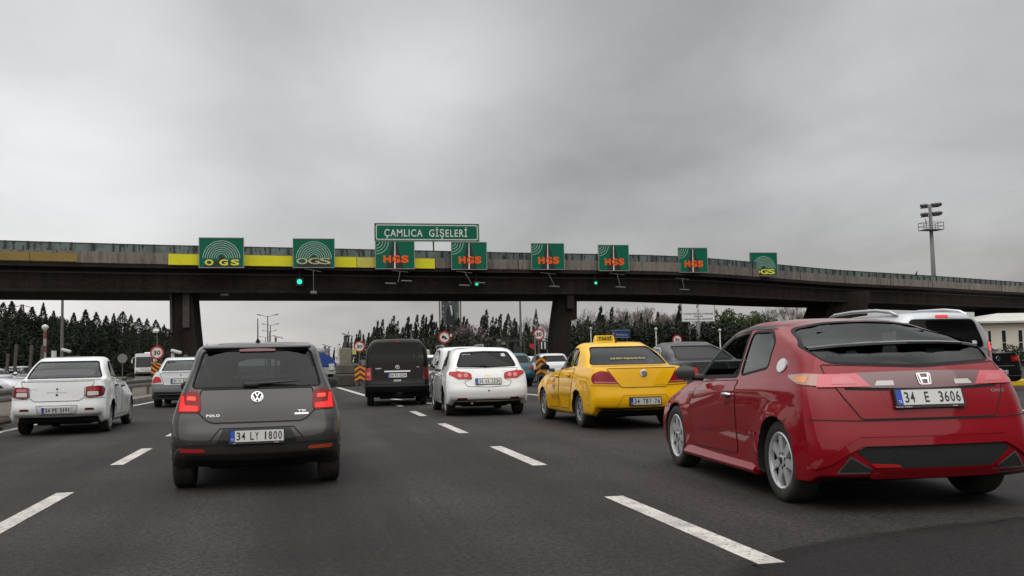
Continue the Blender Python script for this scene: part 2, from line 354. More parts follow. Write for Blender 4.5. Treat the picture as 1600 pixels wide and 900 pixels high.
class Car:
    def __init__(s, name, spec, label, group, loc, rz, paintm, scale=1., cat='car', low=None, holes=True, sub=4):
        s.sp = spec; s.root = empty(name, (0, 0, 0), rz, scale, label, cat, group); s.paint = paintm
        ya = spec['axle'][0]; R = Matrix.Rotation(rz, 3, 'Z'); s.root.location = Vector(loc) - R @ Vector((0, ya * scale, 0))
        s._shell(low or BLACKP, sub); s.low = low
        s.cut_sides, s.cut_rear, s.cut_front = [], [], []
    def _shell(s, low, sub):
        rings = s.sp['rings']; Hs = [loop(r) for r in rings]; n = len(Hs[0])
        # roof ridge ring
        rd = s.sp['ridge']; (za, ya), (zb, yb), (zc, yc) = rd
        base = Hs[-1]; y0, y1 = base[0, 1], base[-1, 1]; P = []
        for p in base:
            t = (p[1] - y0) / (y1 - y0); y = ya + (yc - ya) * t
            tb = (yb - ya) / (yc - ya)
            q = (t - tb) / (tb if t < tb else 1 - tb); z = zb + ((za if t < tb else zc) - zb) * q * q
            P.append((0, y, z))
        full = []
        for h in Hs + [np.array(P)]:
            m = h[1:-1][::-1].copy(); m[:, 0] *= -1; full.append(np.vstack([h, m]))
        A = np.array(full); K, Mn = A.shape[:2]
        hs = np.maximum(np.linalg.norm(np.roll(A, -1, 1) - A, axis=2), 1e-4)       # K, M
        dl = (np.roll(A, -1, 1) - A) / hs[..., None]
        tg = _tang(dl.swapaxes(0, 1), hs.swapaxes(0, 1), True).swapaxes(0, 1)
        cols = []
        for i in range(Mn):
            j = (i + 1) % Mn
            for k in range(sub): cols.append(_herm(A[:, i], A[:, j], tg[:, i], tg[:, j], hs[:, i, None], k / sub))
        B = np.array(cols).swapaxes(0, 1)                                           # K, M*sub, 3
        h2 = np.maximum(np.linalg.norm(B[1:] - B[:-1], axis=2), 1e-4); d2 = (B[1:] - B[:-1]) / h2[..., None]
        t2 = _tang(d2, h2, False); t2[-1, :, 2] = 0
        sharp = {i for i, r in enumerate(rings) if r.get('sharp')}
        rows = [B[0]]; rid = [0]
        for i in range(K - 1):
            m0 = d2[i] if i in sharp else t2[i]; m1 = d2[i] if (i + 1) in sharp else t2[i + 1]
            for k in range(1, sub + 1): rows.append(_herm(B[i], B[i + 1], m0, m1, h2[i][:, None], k / sub)); rid.append(i)
        G = np.array(rows)
        # swelling round the wheel arches
        wr_ = s.sp['wheel'][0]; Ra = wr_ * s.sp.get('arch', 1.13)
        for ya in s.sp['axle']:
            d = np.sqrt((G[..., 1] - ya) ** 2 + (G[..., 2] - wr_) ** 2)
            f = np.clip(1 - np.abs(d - Ra - .01) / .10, 0, 1); f = f * f * (3 - 2 * f) * s.sp.get('flare', .018)
            f = np.where((np.abs(G[..., 0]) > .55) & (G[..., 2] < .85), f, 0); G[..., 0] += np.sign(G[..., 0]) * f
        if s.sp.get('sculpt'): G = s.sp['sculpt'](G)
        nr, nc = G.shape[:2]; V = G.reshape(-1, 3); Fc = []; I = []
        lowz = s.sp.get('low_rings', 0)
        for i in range(nr - 1):
            for j in range(nc):
                Fc.append((i * nc + j, i * nc + (j + 1) % nc, (i + 1) * nc + (j + 1) % nc, (i + 1) * nc + j)); I.append(4 if rid[i + 1] < lowz else 0)
        half = nc // 2
        for j in range(half):                                                        # underside
            a, b = j, j + 1; a2, b2 = (nc - a) % nc, (nc - b) % nc
            f = [b, a, a2, b2]; f = [v for k, v in enumerate(f) if v not in f[:k]]
            if len(f) > 2: Fc.append(tuple(f)); I.append(3)
        bm = bmesh.new(); vs = [bm.verts.new(v) for v in V]
        for f, mi in zip(Fc, I):
            try: fc = bm.faces.new([vs[k] for k in f]); fc.material_index = mi; fc.smooth = True
            except ValueError: pass
        bmesh.ops.remove_doubles(bm, verts=bm.verts, dist=2e-4); bmesh.ops.dissolve_degenerate(bm, edges=bm.edges, dist=1e-5)
        bmesh.ops.recalc_face_normals(bm, faces=bm.faces)
        me = bpy.data.meshes.new('body'); bm.to_mesh(me); 
        for m in (s.paint, GAP, LINER, LINER, low): me.materials.append(m)
        s.bvh = BVHTree.FromBMesh(bm); bm.free(); s.me = me
    # --- probing the shell
    def hit(s, axis, a, b, start=None):
        o, d = {'rear': ((a, -5, b), (0, 1, 0)), 'front': ((a, 9, b), (0, -1, 0)), 'left': ((-5, a, b), (1, 0, 0)), 'right': ((5, a, b), (-1, 0, 0)), 'top': ((a, b, 5), (0, 0, -1))}[axis]
        h = s.bvh.ray_cast(Vector(o), Vector(d))
        if h[0] is None: return None, None
        n = h[1]
        if n.dot(Vector(d)) > 0: n = -n
        return h[0], n
    def patch(s, name, poly, axis, m, off=.003, thick=0., step=.05, parent=None, r=0., build=True, smoothn=True):
        """a skin laid on the shell inside an outline drawn in rear (x,z), side (y,z) or top (x,y) view"""
        poly = rnd(poly, r) if r else [p[:2] for p in poly]
        pts = []; n = len(poly)
        for i in range(n):
            a, b = Vector(poly[i]), Vector(poly[(i + 1) % n]); k = max(1, int((b - a).length / step))
            pts += [a.lerp(b, j / k) for j in range(k)]
        nb = len(pts); x0, x1 = min(p.x for p in pts), max(p.x for p in pts); y0, y1 = min(p.y for p in pts), max(p.y for p in pts)
        def inside(q):
            c = False
            for i in range(nb):
                a, b = pts[i], pts[i - 1]
                if (a.y > q.y) != (b.y > q.y) and q.x < (b.x - a.x) * (q.y - a.y) / (b.y - a.y) + a.x: c = not c
            return c
        def near(q): return any((q - p).length_squared < (step * .45) ** 2 for p in pts[:nb])
        gx = np.arange(x0 + step / 2, x1, step); gy = np.arange(y0 + step / 2, y1, step)
        for x in gx:
            for y in gy:
                q = Vector((x, y))
                if inside(q) and not near(q): pts.append(q)
        res = delaunay_2d_cdt(pts, [], [list(range(nb))], 1, 1e-6)
        V = []; bad = set()
        for i, q in enumerate(res[0]):
            h, nrm = s.hit(axis, q.x, q.y)
            if h is None: bad.add(i); V.append(Vector((0, 0, 0)))
            else: V.append(h + nrm * off)
        Fc = []
        out = {'rear': Vector((0, -1, 0)), 'front': Vector((0, 1, 0)), 'left': Vector((-1, 0, 0)), 'right': Vector((1, 0, 0)), 'top': Vector((0, 0, 1))}[axis]
        for f in res[2]:
            if any(i in bad for i in f): continue
            f = list(f); a, b, c = V[f[0]], V[f[1]], V[f[2]]
            if (b - a).cross(c - a).dot(out) < 0: f.reverse()
            Fc.append(f)
        if thick:
            ed = {}
            for f in Fc:
                for i in range(len(f)): e = (f[i], f[(i + 1) % len(f)]); ed[e] = 1
            bd = [e for e in ed if (e[1], e[0]) not in ed]; mp = {}
            for e in bd:
                for i in e:
                    if i not in mp:
                        h, nrm = s.hit(axis, res[0][i].x, res[0][i].y); mp[i] = len(V); V.append(h + nrm * (off - thick))
            for a, b in bd: Fc.append([b, a, mp[a], mp[b]])
        if not build: return V, Fc
        me = mesh(name, V, Fc, m, smooth=True, angle=40); return link(name, me, parent or s.root)
    def strip(s, name, line, width, axis, m, off=.002, closed=False, parent=None, step=.03, build=True):
        """a ribbon along a line drawn on the shell"""
        P = [Vector(p[:2]) for p in line]
        if closed: P.append(P[0])
        Q = []
        for a, b in zip(P[:-1], P[1:]):
            k = max(1, int((b - a).length / step)); Q += [a.lerp(b, j / k) for j in range(k)]
        if not closed: Q.append(P[-1])
        V = []; Fc = []; n = len(Q); ok = []
        for i, q in enumerate(Q):
            a = Q[i - 1] if (closed or i) else q; b = Q[(i + 1) % n] if (closed or i < n - 1) else q
            t = (b - a).normalized(); nn = Vector((-t.y, t.x)); g = True
            for sg in (-.5, .5):
                w_ = q + nn * width * sg; h, nr = s.hit(axis, w_.x, w_.y)
                if h is None: g = False; V.append(Vector((0, 0, 0)))
                else: V.append(h + nr * off)
            ok.append(g)
        out = {'rear': Vector((0, -1, 0)), 'front': Vector((0, 1, 0)), 'left': Vector((-1, 0, 0)), 'right': Vector((1, 0, 0)), 'top': Vector((0, 0, 1))}[axis]
        for i in range(n if closed else n - 1):
            j = (i + 1) % n
            if ok[i] and ok[j]:
                f = [2 * i, 2 * j, 2 * j + 1, 2 * i + 1]
                if (V[f[1]] - V[f[0]]).cross(V[f[2]] - V[f[0]]).dot(out) < 0: f.reverse()
                Fc.append(f)
        if not build: return V, Fc
        return link(name, mesh(name, V, Fc, m, smooth=True), parent or s.root)
    def panel(s, name, poly, axis, m=None, r=.03, gap=.009, off=.0035, step=.06):
        """a door, lid or flap: a skin of its own with the dark gap round it as a sub-part"""
        o = s.patch(name, poly, axis, m or s.paint, off=off, r=r, step=step)
        s.strip('shut_line', rnd(poly, r), gap, axis, GAP, off=off + .0012, closed=True, parent=o); return o
    def frame(s, axis, a, b, off=.01):
        """matrix that lays an x-z drawing (facing -y) on the shell at a point"""
        h, n = s.hit(axis, a, b); up = Vector((0, 0, 1)); y = -n; x = y.cross(up).normalized(); z = x.cross(y).normalized()
        return Matrix(((x.x, y.x, z.x, h.x + n.x * off), (x.y, y.y, z.y, h.y + n.y * off), (x.z, y.z, z.z, h.z + n.z * off), (0, 0, 0, 1)))
    # --- windows
    def window(s, name, poly, axis, glass=None, r=.04, seal=.022, both=True, mi=None, see=True, sealm=None):
        axes = (['left', 'right'] if axis == 'side' else [axis])
        for ax in axes:
            if see: {'left': s.cut_sides, 'right': s.cut_sides, 'rear': s.cut_rear, 'front': s.cut_front}[ax].append((ax, rnd(poly, r)))
            if glass:
                o = s.patch(name, poly, ax, glass, off=-.005 if see else .003, r=r, step=.09)
            else: o = None
            if seal: s.strip('window_seal', rnd(poly, r), seal, ax, sealm or GAP, off=.0022 if see else .0045, closed=True, parent=o)
    def finish(s):
        """cut the openings and the wheel arches, then link the body"""
        tmp = link('tmp', s.me); cutters = []
        def cutter(mb, mi):
            me = mb.mesh('cut', list(s.me.materials)); me.polygons.foreach_set('material_index', [mi] * len(me.polygons))
            bm = bmesh.new(); bm.from_mesh(me); bmesh.ops.recalc_face_normals(bm, faces=bm.faces); bm.to_mesh(me); bm.free()
            c = link('cut', me); cutters.append(c); md = tmp.modifiers.new('b', 'BOOLEAN'); md.object = c; md.operation = 'DIFFERENCE'; md.solver = 'MANIFOLD'
            try: md.material_mode = 'INDEX'
            except Exception: pass
        for ax in ('left', 'right'):
            mb = MB()
            for a, poly in s.cut_sides:
                if a == ax: mb.prism(poly, *((-1.5, -.12) if ax == 'left' else (.12, 1.5)), ax='x')
            if mb.F: cutter(mb, 1)
        for lst, (y0, y1) in ((s.cut_rear, (-.6, s.sp['L'] * .42)), (s.cut_front, (s.sp['L'] * .5, s.sp['L'] + .5))):
            if lst:
                mb = MB()
                for a, poly in lst: mb.prism(poly, y0, y1, ax='y')
                cutter(mb, 1)
        mb = MB(); wr_, ww, tr = s.sp['wheel']
        for ya in s.sp['axle']:
            for sg in (-1, 1): mb.prism(circle(ya, wr_, wr_ * s.sp.get('arch', 1.13), 28), sg * (tr - ww * .5 - .13), sg * 1.4, ax='x')
        cutter(mb, 2)
        dg = bpy.context.evaluated_depsgraph_get(); me = bpy.data.meshes.new_from_object(tmp.evaluated_get(dg))
        for c in cutters + [tmp]: bpy.data.objects.remove(c)
        bm = bmesh.new(); bm.from_mesh(me)
        bmesh.ops.delete(bm, geom=[f for f in bm.faces if f.material_index == 1], context='FACES')
        for f in bm.faces: f.smooth = True
        bm.to_mesh(me); bm.free(); me.name = 'body'; me.set_sharp_from_angle(angle=rad(35))
        s.body = link('body', me, s.root); return s.body
    # --- fittings
    def wheels(s, style='alloy5', rimr=.66, which=None, rimm=None):
        wr_, ww, tr = s.sp['wheel']; rr = wr_ * rimr
        tp = [(rr * .98, -ww * .42), (rr + .01, -ww * .47), (wr_ * .9, -ww * .5), (wr_ * .97, -ww * .42), (wr_, -ww * .3), (wr_, ww * .3), (wr_ * .97, ww * .42), (wr_ * .9, ww * .5), (rr + .01, ww * .47), (rr * .98, ww * .42)]
        tyre = MB().lathe(tp, 40).mesh('tyre', RUBBER, True, 50)
        b = MB(); b.lathe([(rr * .99, ww * .43), (rr * .95, ww * .46), (rr * .90, ww * .43), (rr * .86, ww * .15), (rr * .5, ww * .05), (.001, ww * .05)], 40, 1)
        b.lathe([(rr * 1.01, ww * .44), (rr * .96, ww * .475), (rr * .90, ww * .44), (rr * .88, ww * .30)], 40, 0)
        ns = {'alloy5': 5, 'alloy6': 6, 'alloy7': 7, 'alloy10': 10}.get(style, 0)
        if ns:
            for k in range(ns):
                a = 2 * math.pi * k / ns + .3; w0, w1 = rr * (.17 if ns < 8 else .1), rr * (.13 if ns < 8 else .07)
                poly = [(-w0, rr * .12), (w0, rr * .12), (w1, rr * .55), (w1 * 1.25, rr * .93), (-w1 * 1.25, rr * .93), (-w1, rr * .55)]
                b.prism(poly, ww * .22, ww * .40, ax='z', M4=Matrix.Rotation(a, 4, 'Z'))
            b.lathe([(rr * .22, ww * .22), (rr * .22, ww * .42), (rr * .13, ww * .44)], 20, 0); b.lathe([(rr * .13, ww * .445), (.001, ww * .45)], 16, 1)
        else:                                                       # pressed wheel trim
            b.lathe([(rr * .9, ww * .40), (rr * .6, ww * .44), (rr * .35, ww * .45), (.001, ww * .45)], 40, 0)
            for k in range(9):
                a = 2 * math.pi * k / 9; b.prism(circle(rr * .72, 0, rr * .10, 10, 1, .8), ww * .43, ww * .462, 1, ax='z', M4=Matrix.Rotation(a, 4, 'Z'))
        rim = b.mesh('rim', [rimm or ALLOY, LINER], True, 35)
        for ya in s.sp['axle']:
            for sg in (-1, 1):
                o = link('wheel', tyre, s.root, (sg * tr, ya, wr_), (0, sg * math.pi / 2, 0)); link('rim', rim, o)
        mb = MB()
        for ya in s.sp['axle']: mb.tube([(-tr, ya, wr_ * .95), (tr, ya, wr_ * .95)], .045, 8)
        mb.box((0, s.sp['L'] * .5, .24), (tr * 1.3, s.sp['L'] * .7, .12)); mb.build('underbody', LINER, s.root)
    def plate(s, txt, z, w=.52, h=.112, x=0., off=.012, framem=None, tilt=None, dealer=False, fr=.012, band=True, gapf=None):
        M4 = s.frame('rear', x, z, off)
        if tilt is not None: M4 = Matrix.Translation(M4.translation) @ Matrix.Rotation(tilt, 4, 'X')
        mb = MB(); low = .022 if dealer else fr
        mb.prism(rnd([(-w / 2 - fr, -h / 2 - low), (w / 2 + fr, -h / 2 - low), (w / 2 + fr, h / 2 + fr), (-w / 2 - fr, h / 2 + fr)], .008), -.008, .03, M4=M4)
        o = mb.build('licence_plate', framem or PL_K, s.root)
        mb = MB(); flat(mb, [(-w / 2, -h / 2), (w / 2, -h / 2), (w / 2, h / 2), (-w / 2, h / 2)], -.0095, 0, M4); mb.build('plate_face', PL_W, s.root).parent = o
        bw = .045 if band else 0
        mb = MB(); flat(mb, [(-w / 2, -h / 2), (-w / 2 + bw, -h / 2), (-w / 2 + bw, h / 2), (-w / 2, h / 2)], -.0112, 0, M4)
        b = mb.build('blue_band', PL_B, o)
        parts = txt.split(' '); mb = MB(); x0 = -w / 2 + bw + .012; x1 = w / 2 - .012; nch = sum(len(p) for p in parts); ng = len(parts) - 1
        cw = (x1 - x0) / (nch + ng * (gapf or .75)); cx = x0
        for p in parts:
            for ch in p:
                text(mb, ch, h * .70, (cx + cw * .5, -.0115, 0), w=cw * (.74 if ch not in '1I' else .30), bold=.012, M4=M4); cx += cw
            cx += cw * (gapf or .75)
        mb.build('plate_number', PL_K, o)
        mb = MB(); text(mb, 'TR', h * .2, (-w / 2 + bw * .5, -.0128, -h * .28), w=bw * .6, bold=.01, M4=M4); mb.build('country_code', PL_W, o)
        if dealer:
            mb = MB(); text(mb, dealer[0], .010, (-w * .42 if len(dealer) > 1 and dealer[1] else 0, -.0095, -h / 2 - .013), bold=.01, M4=M4)
            if len(dealer) > 1 and dealer[1]: text(mb, dealer[1], .010, (w * .36, -.0095, -h / 2 - .013), bold=.01, M4=M4)
            mb.build('dealer_lettering', PL_W, o)
        return o
    def letter(s, name, txt, x, z, h, m=None, bold=.01, w=None, axis='rear', space=1., off=.004):
        M4 = s.frame(axis, x, z, off); mb = MB(); text(mb, txt, h, w=w, bold=bold, space=space, M4=M4); return mb.build(name, m or CHROME, s.root)
    def mirror(s, y, z, x, side=-1, size=(.2, .10, .15), m=None, yaw=0.):
        mb = MB(); sx, sy, sz = size; cx = side * (x + .06 + sx / 2)
        pr = [(0.02, -sy * .9), (.55, -sy * .8), (.9, -sy * .35), (1, .0)]
        prof = [(.94, .0), (.98, sy * .25), (.85, sy * .65), (.55, sy * .95), (.02, sy * 1.05)]
        M4 = Matrix.Translation((cx, y, z)) @ Matrix.Rotation(yaw, 4, 'Z') @ Matrix(((sx / 2, 0, 0, 0), (0, 0, 1, 0), (0, sz / 2, 0, 0), (0, 0, 0, 1)))
        mb.lathe(prof, 20, 0, M4); o = mb.build('door_mirror', m or s.paint, s.root, True, 60)
        g = MB(); poly = circle(0, 0, .93, 20); flat(g, poly, 0, 0, Matrix.Translation((cx, y - .001, z)) @ Matrix.Rotation(yaw, 4, 'Z') @ Matrix.Diagonal((sx / 2, 1, sz / 2, 1))); g.build('mirror_glass', MIRR, o)
        st = MB(); st.tube([(side * (x - .03), y + .05, z - sz * .35), (side * (x + .08), y + .04, z - sz * .3)], [.035, .03], 8); st.build('mirror_arm', BLACKP, o)
        return o
    def handle(s, axis, y, z, m=None, L_=.17, cup=True):
        sg = -1 if axis == 'left' else 1; h, n = s.hit(axis, y, z); x = h.x
        mb = MB(); mb.tube([(x + sg * .006, y - L_ / 2, z), (x + sg * .04, y - L_ * .3, z + .004), (x + sg * .043, y + L_ * .25, z + .004), (x + sg * .006, y + L_ / 2, z)], [.014, .018, .018, .014], 8)
        o = mb.build('door_handle', m or s.paint, s.root, True)
        if cup: s.patch('handle_recess', circle(y, z, L_ * .36, 14, 1, .5), axis, GAP, off=.0055, parent=o, step=.04)
    def interior(s, ys, zb=.30, wheel=True, hx=.36, rear_y=None, shelf=None, top=1.18, dash_y=None, m=None):
        m = m or SEAT
        def seat(x, y, w, nm):
            mb = MB(); mb.box((x, y + .25, zb + .14), (w, .5, .2), bev=.05); mb.box((x, y - .06, zb + .50), (w, .16, .62), rx=rad(-14) * -1, bev=.06); o = mb.build(nm, m, s.root, True, 50)
            hd = MB()
            for hxo in ((0,) if w < .7 else (-w * .3, w * .3)): hd.box((x + hxo, y - .17, zb + .93), (.26, .10, .18), bev=.05); hd.tube([(x + hxo, y - .15, zb + .72), (x + hxo, y - .16, zb + .86)], .02, 6)
            hd.build('headrest', m, o, True, 50)
        for sg in (-1, 1): seat(sg * hx, ys, .5, 'front_seat')
        if rear_y: seat(0, rear_y, 1.2, 'rear_seat')
        dy = dash_y or ys + .95
        mb = MB(); mb.box((0, dy, zb + .42), (1.3, .4, .34), bev=.08); mb.build('dashboard', DARKIN, s.root, True, 50)
        mb = MB(); mb.box((0, s.sp['L'] * .48, zb), (1.36, s.sp['L'] * .62, .05)); mb.build('cabin_floor', DARKIN, s.root)
        if shelf: mb = MB(); mb.box((0, shelf[0], shelf[1]), (1.2, shelf[2], .02)); mb.build('parcel_shelf', DARKIN, s.root)
        if wheel:
            mb = MB(); M4 = Matrix.Translation((-hx, dy - .30, zb + .55)) @ Matrix.Rotation(rad(65), 4, 'X')
            mb.lathe([(.185 + .016 * math.cos(t), .016 * math.sin(t)) for t in [2 * math.pi * k / 8 for k in range(9)]], 28, 0, M4)
            mb.box((-hx, dy - .29, zb + .55), (.34, .03, .05)); mb.build('steering_wheel', DARKIN, s.root, True)
def R_(r, s, f, **k): return dict(r=r, s=s, f=f, **k)
def hatch_spec(L, Wd, H, belt=1.0, roofy=.42, gy=.16, cowl=.70, tail=.93, axle=(.62, 3.1), wheel=(.31, .19, .73), tum=.80, hood=.78, low_rings=0, zb=.28, wtop=None, bow=.06, crown=.015, bumper=.04, shw=.975, midw=.83, **k):
    w = Wd / 2; yc = L * cowl
    wt = wtop or w * .73
    sp = dict(L=L, W=Wd, H=H, axle=axle, wheel=wheel, low_rings=low_rings, rings=[
        R_((zb + .02, .10, w * .86), (.22, .19, .20, w * .90), (.20, L - .16, w * .82), bow=bow),
        R_((zb + .09, .02, w * .97), (.27, .24, .25, w * .965), (.26, L - .03, w * .90), bow=bow),
        R_((.52, .0, w * .995), (.46, .43, .46, w * .99), (.46, L, w * .94), bow=bow),
        R_((.68, bumper, w), (.66, .63, .64, w), (.62, L - .04, w * .93), bow=bow),
        R_((tail - .08, bumper + .045, w * shw), (.86, .83, .80, w * .985), (hood - .02, L - .18, w * .86), bow=bow),
        R_((belt, gy, w * .90), (belt - .01, belt - .05, belt - .08, w * .93), (belt - .03, yc, w * .82), bow=bow, bowf=.18),
        R_((belt + (H - belt) * .45, gy + (roofy - gy) * .42, w * midw), (belt + (H - belt) * .42, belt + (H - belt) * .42, belt + (H - belt) * .38, w * (midw + .025)), (belt + (H - belt) * .42, yc - (yc - L * .5) * .42, w * .76), bow=bow, bowf=.16, cf=.2),
        R_((H - .085, roofy - .03, wt), (H - .075, H - .05, H - .09, wt * 1.02), (H - .10, L * .505, w * .66), bow=bow, bowf=.12, cf=.16, crown=crown, crownf=.02),
        R_((H - .045, roofy + .03, wt * .86), (H - .035, H - .012, H - .05, wt * .86), (H - .06, L * .49, w * .55), bow=bow, bowf=.1, crown=crown)],
        ridge=((H - .022, roofy + .10), (H, L * .36), (H - .035, L * .475)))
    sp.update(k); return sp
def sedan_spec(L, Wd, H, belt=1.0, deck=1.02, ty=.06, gy=.62, roofy=1.22, cowl=.70, axle=(1.0, 3.6), wheel=(.31, .19, .73), hood=.78, low_rings=0, zb=.30, wtop=None, bow=.08, tail=.9, decksharp=True, ws=.51, crownd=.0, gw=.85, gm=.78, **k):
    w = Wd / 2; yc = L * cowl; wt = wtop or w * .70
    sp = dict(L=L, W=Wd, H=H, axle=axle, wheel=wheel, low_rings=low_rings, rings=[
        R_((zb + .02, .10, w * .86), (.22, .19, .20, w * .90), (.20, L - .16, w * .82), bow=bow),
        R_((zb + .09, .02, w * .96), (.27, .24, .25, w * .96), (.26, L - .03, w * .90), bow=bow),
        R_((.52, .0, w * .985), (.46, .43, .46, w * .985), (.46, L, w * .94), bow=bow),
        R_((.68, .03, w * .985), (.66, .63, .64, w), (.62, L - .04, w * .93), bow=bow),
        R_((tail - .05, .05, w * .96), (.85, .82, .80, w * .985), (hood - .02, L - .18, w * .86), bow=bow),
        R_((deck, ty, w * .88), (belt + .005, belt - .04, belt - .09, w * .945), (belt - .12, L * .86, w * .84), bow=bow, sharp=decksharp, crown=crownd),
        R_((deck + .035, gy, w * gw), (belt + .035, belt - .015, belt - .06, w * .915), (belt - .03, yc, w * .80), bow=.10, bowf=.18, crown=.01),
        R_((belt + (H - belt) * .5, gy + (roofy - gy) * .45, w * gm), (belt + (H - belt) * .46, belt + (H - belt) * .44, belt + (H - belt) * .40, w * .82), (belt + (H - belt) * .44, yc - (yc - L * ws) * .44, w * .73), bow=.08, bowf=.16, cf=.2),
        R_((H - .085, roofy - .03, wt * .95), (H - .075, H - .05, H - .085, wt * 1.01), (H - .10, L * ws, w * .64), bow=.07, bowf=.12, cf=.16, crown=.02, crownf=.02),
        R_((H - .05, roofy + .03, wt * .80), (H - .035, H - .012, H - .05, wt * .85), (H - .06, L * ws - .06, w * .54), bow=.06, bowf=.1, crown=.02)],
        ridge=((H - .025, roofy + .12), (H, L * .41), (H - .035, L * ws - .12)))
    sp.update(k); return sp
# ------------------------------------------------------------------ ground and road
def sheet(name, poly, z, m, kind='structure', t=None):
    mb = MB()
    if t:                                        # a slab with a real edge
        mb.prism(poly, z - t, z, ax='z')
    else:
        vs = [Vector(p) for p in poly]; r = delaunay_2d_cdt(vs, [], [list(range(len(vs)))], 1, 1e-5)
        Fc = []
        for f in r[2]:
            a, b, c = [r[0][i] for i in f[:3]]; Fc.append(list(f) if (b.x - a.x) * (c.y - a.y) - (c.x - a.x) * (b.y - a.y) > 0 else list(f)[::-1])
        mb.add([(p.x, p.y, z) for p in r[0]], Fc)
    return tag(mb.build(name, m), kind=kind)
def asphalt(name, base, streak=True):
    m = newmat(name); t = m.node_tree; nn = t.nodes.new; lk = t.links.new
    p = nn('ShaderNodeBsdfPrincipled'); o = nn('ShaderNodeOutputMaterial'); tcn = nn('ShaderNodeTexCoord')
    def nz(scale, det, st=None, rg=.6):
        n = nn('ShaderNodeTexNoise'); n.inputs['Scale'].default_value = scale; n.inputs['Detail'].default_value = det; n.inputs['Roughness'].default_value = rg
        mp = nn('ShaderNodeMapping'); mp.inputs['Scale'].default_value = st or (1, 1, 1); lk(tcn.outputs['Object'], mp.inputs[0]); lk(mp.outputs[0], n.inputs['Vector']); return n
    def mr(src, a, b, c, d):
        r = nn('ShaderNodeMapRange'); r.interpolation_type = 'SMOOTHSTEP'
        for i, v in zip((1, 2, 3, 4), (a, b, c, d)): r.inputs[i].default_value = v
        lk(src, r.inputs[0]); return r.outputs[0]
    def mul(a, b):
        q = nn('ShaderNodeMath'); q.operation = 'MULTIPLY'; lk(a, q.inputs[0]); lk(b, q.inputs[1]); return q.outputs[0]
    v = mr(nz(.35, 5).outputs['Fac'], .3, .7, .72, 1.22)
    v = mul(v, mr(nz(1.0, 4, (1.1, .05, 1)).outputs['Fac'], .3, .7, .70, 1.25))          # wheel tracks along the lanes
    v = mul(v, mr(nz(24, 4, None, .8).outputs['Fac'], .32, .70, .45, 1.65))             # the stones in the surface
    v = mul(v, mr(nz(75, 2, None, .8).outputs['Fac'], .3, .72, .50, 1.65))
    v = mul(v, mr(nz(.9, 6, None, .7).outputs['Fac'], .60, .72, 1., .78))                # oil stains
    sx = nn('ShaderNodeSeparateXYZ'); lk(tcn.outputs['Object'], sx.inputs[0])
    def mm(op, a, b):
        q = nn('ShaderNodeMath'); q.operation = op; lk(a, q.inputs[0]); q.inputs[1].default_value = b; return q.outputs[0]
    wob = nn('ShaderNodeMath'); wob.operation = 'ADD'; lk(sx.outputs[0], wob.inputs[0]); lk(mm('MULTIPLY', nz(.5, 4).outputs['Fac'], .5), wob.inputs[1])
    lane = mm('ABSOLUTE', mm('SUBTRACT', mm('FRACT', mm('DIVIDE', mm('ADD', wob.outputs[0], 2.17 + 47 - .25), 4.7), 0), .5), 0)      # distance from the middle of the lane
    v = mul(v, mr(lane, .02, .13, .74, 1.0)); v = mul(v, mr(mm('ABSOLUTE', mm('SUBTRACT', lane, .19), 0), .02, .09, 1.14, 1.0))       # dripped oil between the polished wheel tracks
    c = nn('ShaderNodeMix'); c.data_type = 'RGBA'; c.blend_type = 'MULTIPLY'; c.inputs[0].default_value = 1; c.inputs[6].default_value = (*base, 1); lk(v, c.inputs[7]); lk(c.outputs[2], p.inputs['Base Color'])
    p.inputs['Roughness'].default_value = .82; p.inputs['Specular IOR Level'].default_value = .25
    b = nn('ShaderNodeBump'); b.inputs['Strength'].default_value = .5; b.inputs['Distance'].default_value = .01; lk(nz(90, 4, None, .8).outputs['Fac'], b.inputs['Height']); lk(b.outputs[0], p.inputs['Normal'])
    lk(p.outputs[0], o.inputs[0]); MAT[name] = m; return m
GROUND = mat('earth', (.06, .055, .038), .95, noise=[(.05, .7, (.035, .045, .02)), (1.2, .5, (.09, .08, .06))])
ASPH = asphalt('asphalt', (.0275, .0243, .0231)); ASPH_REFL = asphalt('asphalt_reflection_dark', (.0125, .0108, .0102))  # the second is darkened to paint in the windscreen reflection
def linemat(name, c):
    m = mat(name, c, .65, noise=[(2.2, .5, (.30, .28, .26), (1, 1, 1), (.44, .6)), (5, .5, (.26, .24, .22), (1, 1, 1), (.46, .66)), (26, .8, (.07, .065, .06), (1, 1, 1), (.54, .66))]); return m
LINE = linemat('road_paint', (.56, .53, .48)); LINEY = linemat('yellow_paint', (.7, .45, .04))
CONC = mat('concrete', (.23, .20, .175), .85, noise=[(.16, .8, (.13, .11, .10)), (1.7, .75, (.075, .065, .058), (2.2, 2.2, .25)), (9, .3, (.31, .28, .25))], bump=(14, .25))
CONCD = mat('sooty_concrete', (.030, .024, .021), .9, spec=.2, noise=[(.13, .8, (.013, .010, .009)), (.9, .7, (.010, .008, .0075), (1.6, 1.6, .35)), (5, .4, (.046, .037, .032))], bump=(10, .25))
KERB = mat('kerb_concrete', (.20, .185, .165), .9, noise=[(1.5, .7, (.10, .09, .075)), (9, .5, (.26, .24, .21))], bump=(20, .3))
STEEL = mat('galvanised_steel', (.20, .185, .17), .6, .4, noise=[(3, .6, (.10, .085, .075))])
STEELD = mat('dull_steel', (.13, .125, .12), .6, .5, noise=[(4, .5, (.07, .06, .055))])
POLE = mat('pole_grey', (.16, .155, .15), .6, .3); WHITEP = mat('white_plastic', (.6, .6, .58), .5)
sheet('ground', [(-2500, -60), (2500, -60), (2500, 3500), (-2500, 3500)], 0.0 - .03, GROUND)
eL = [Vector(gp(*p)).xy for p in ((-60, 692), (0, 675), (120, 651), (240, 628))]
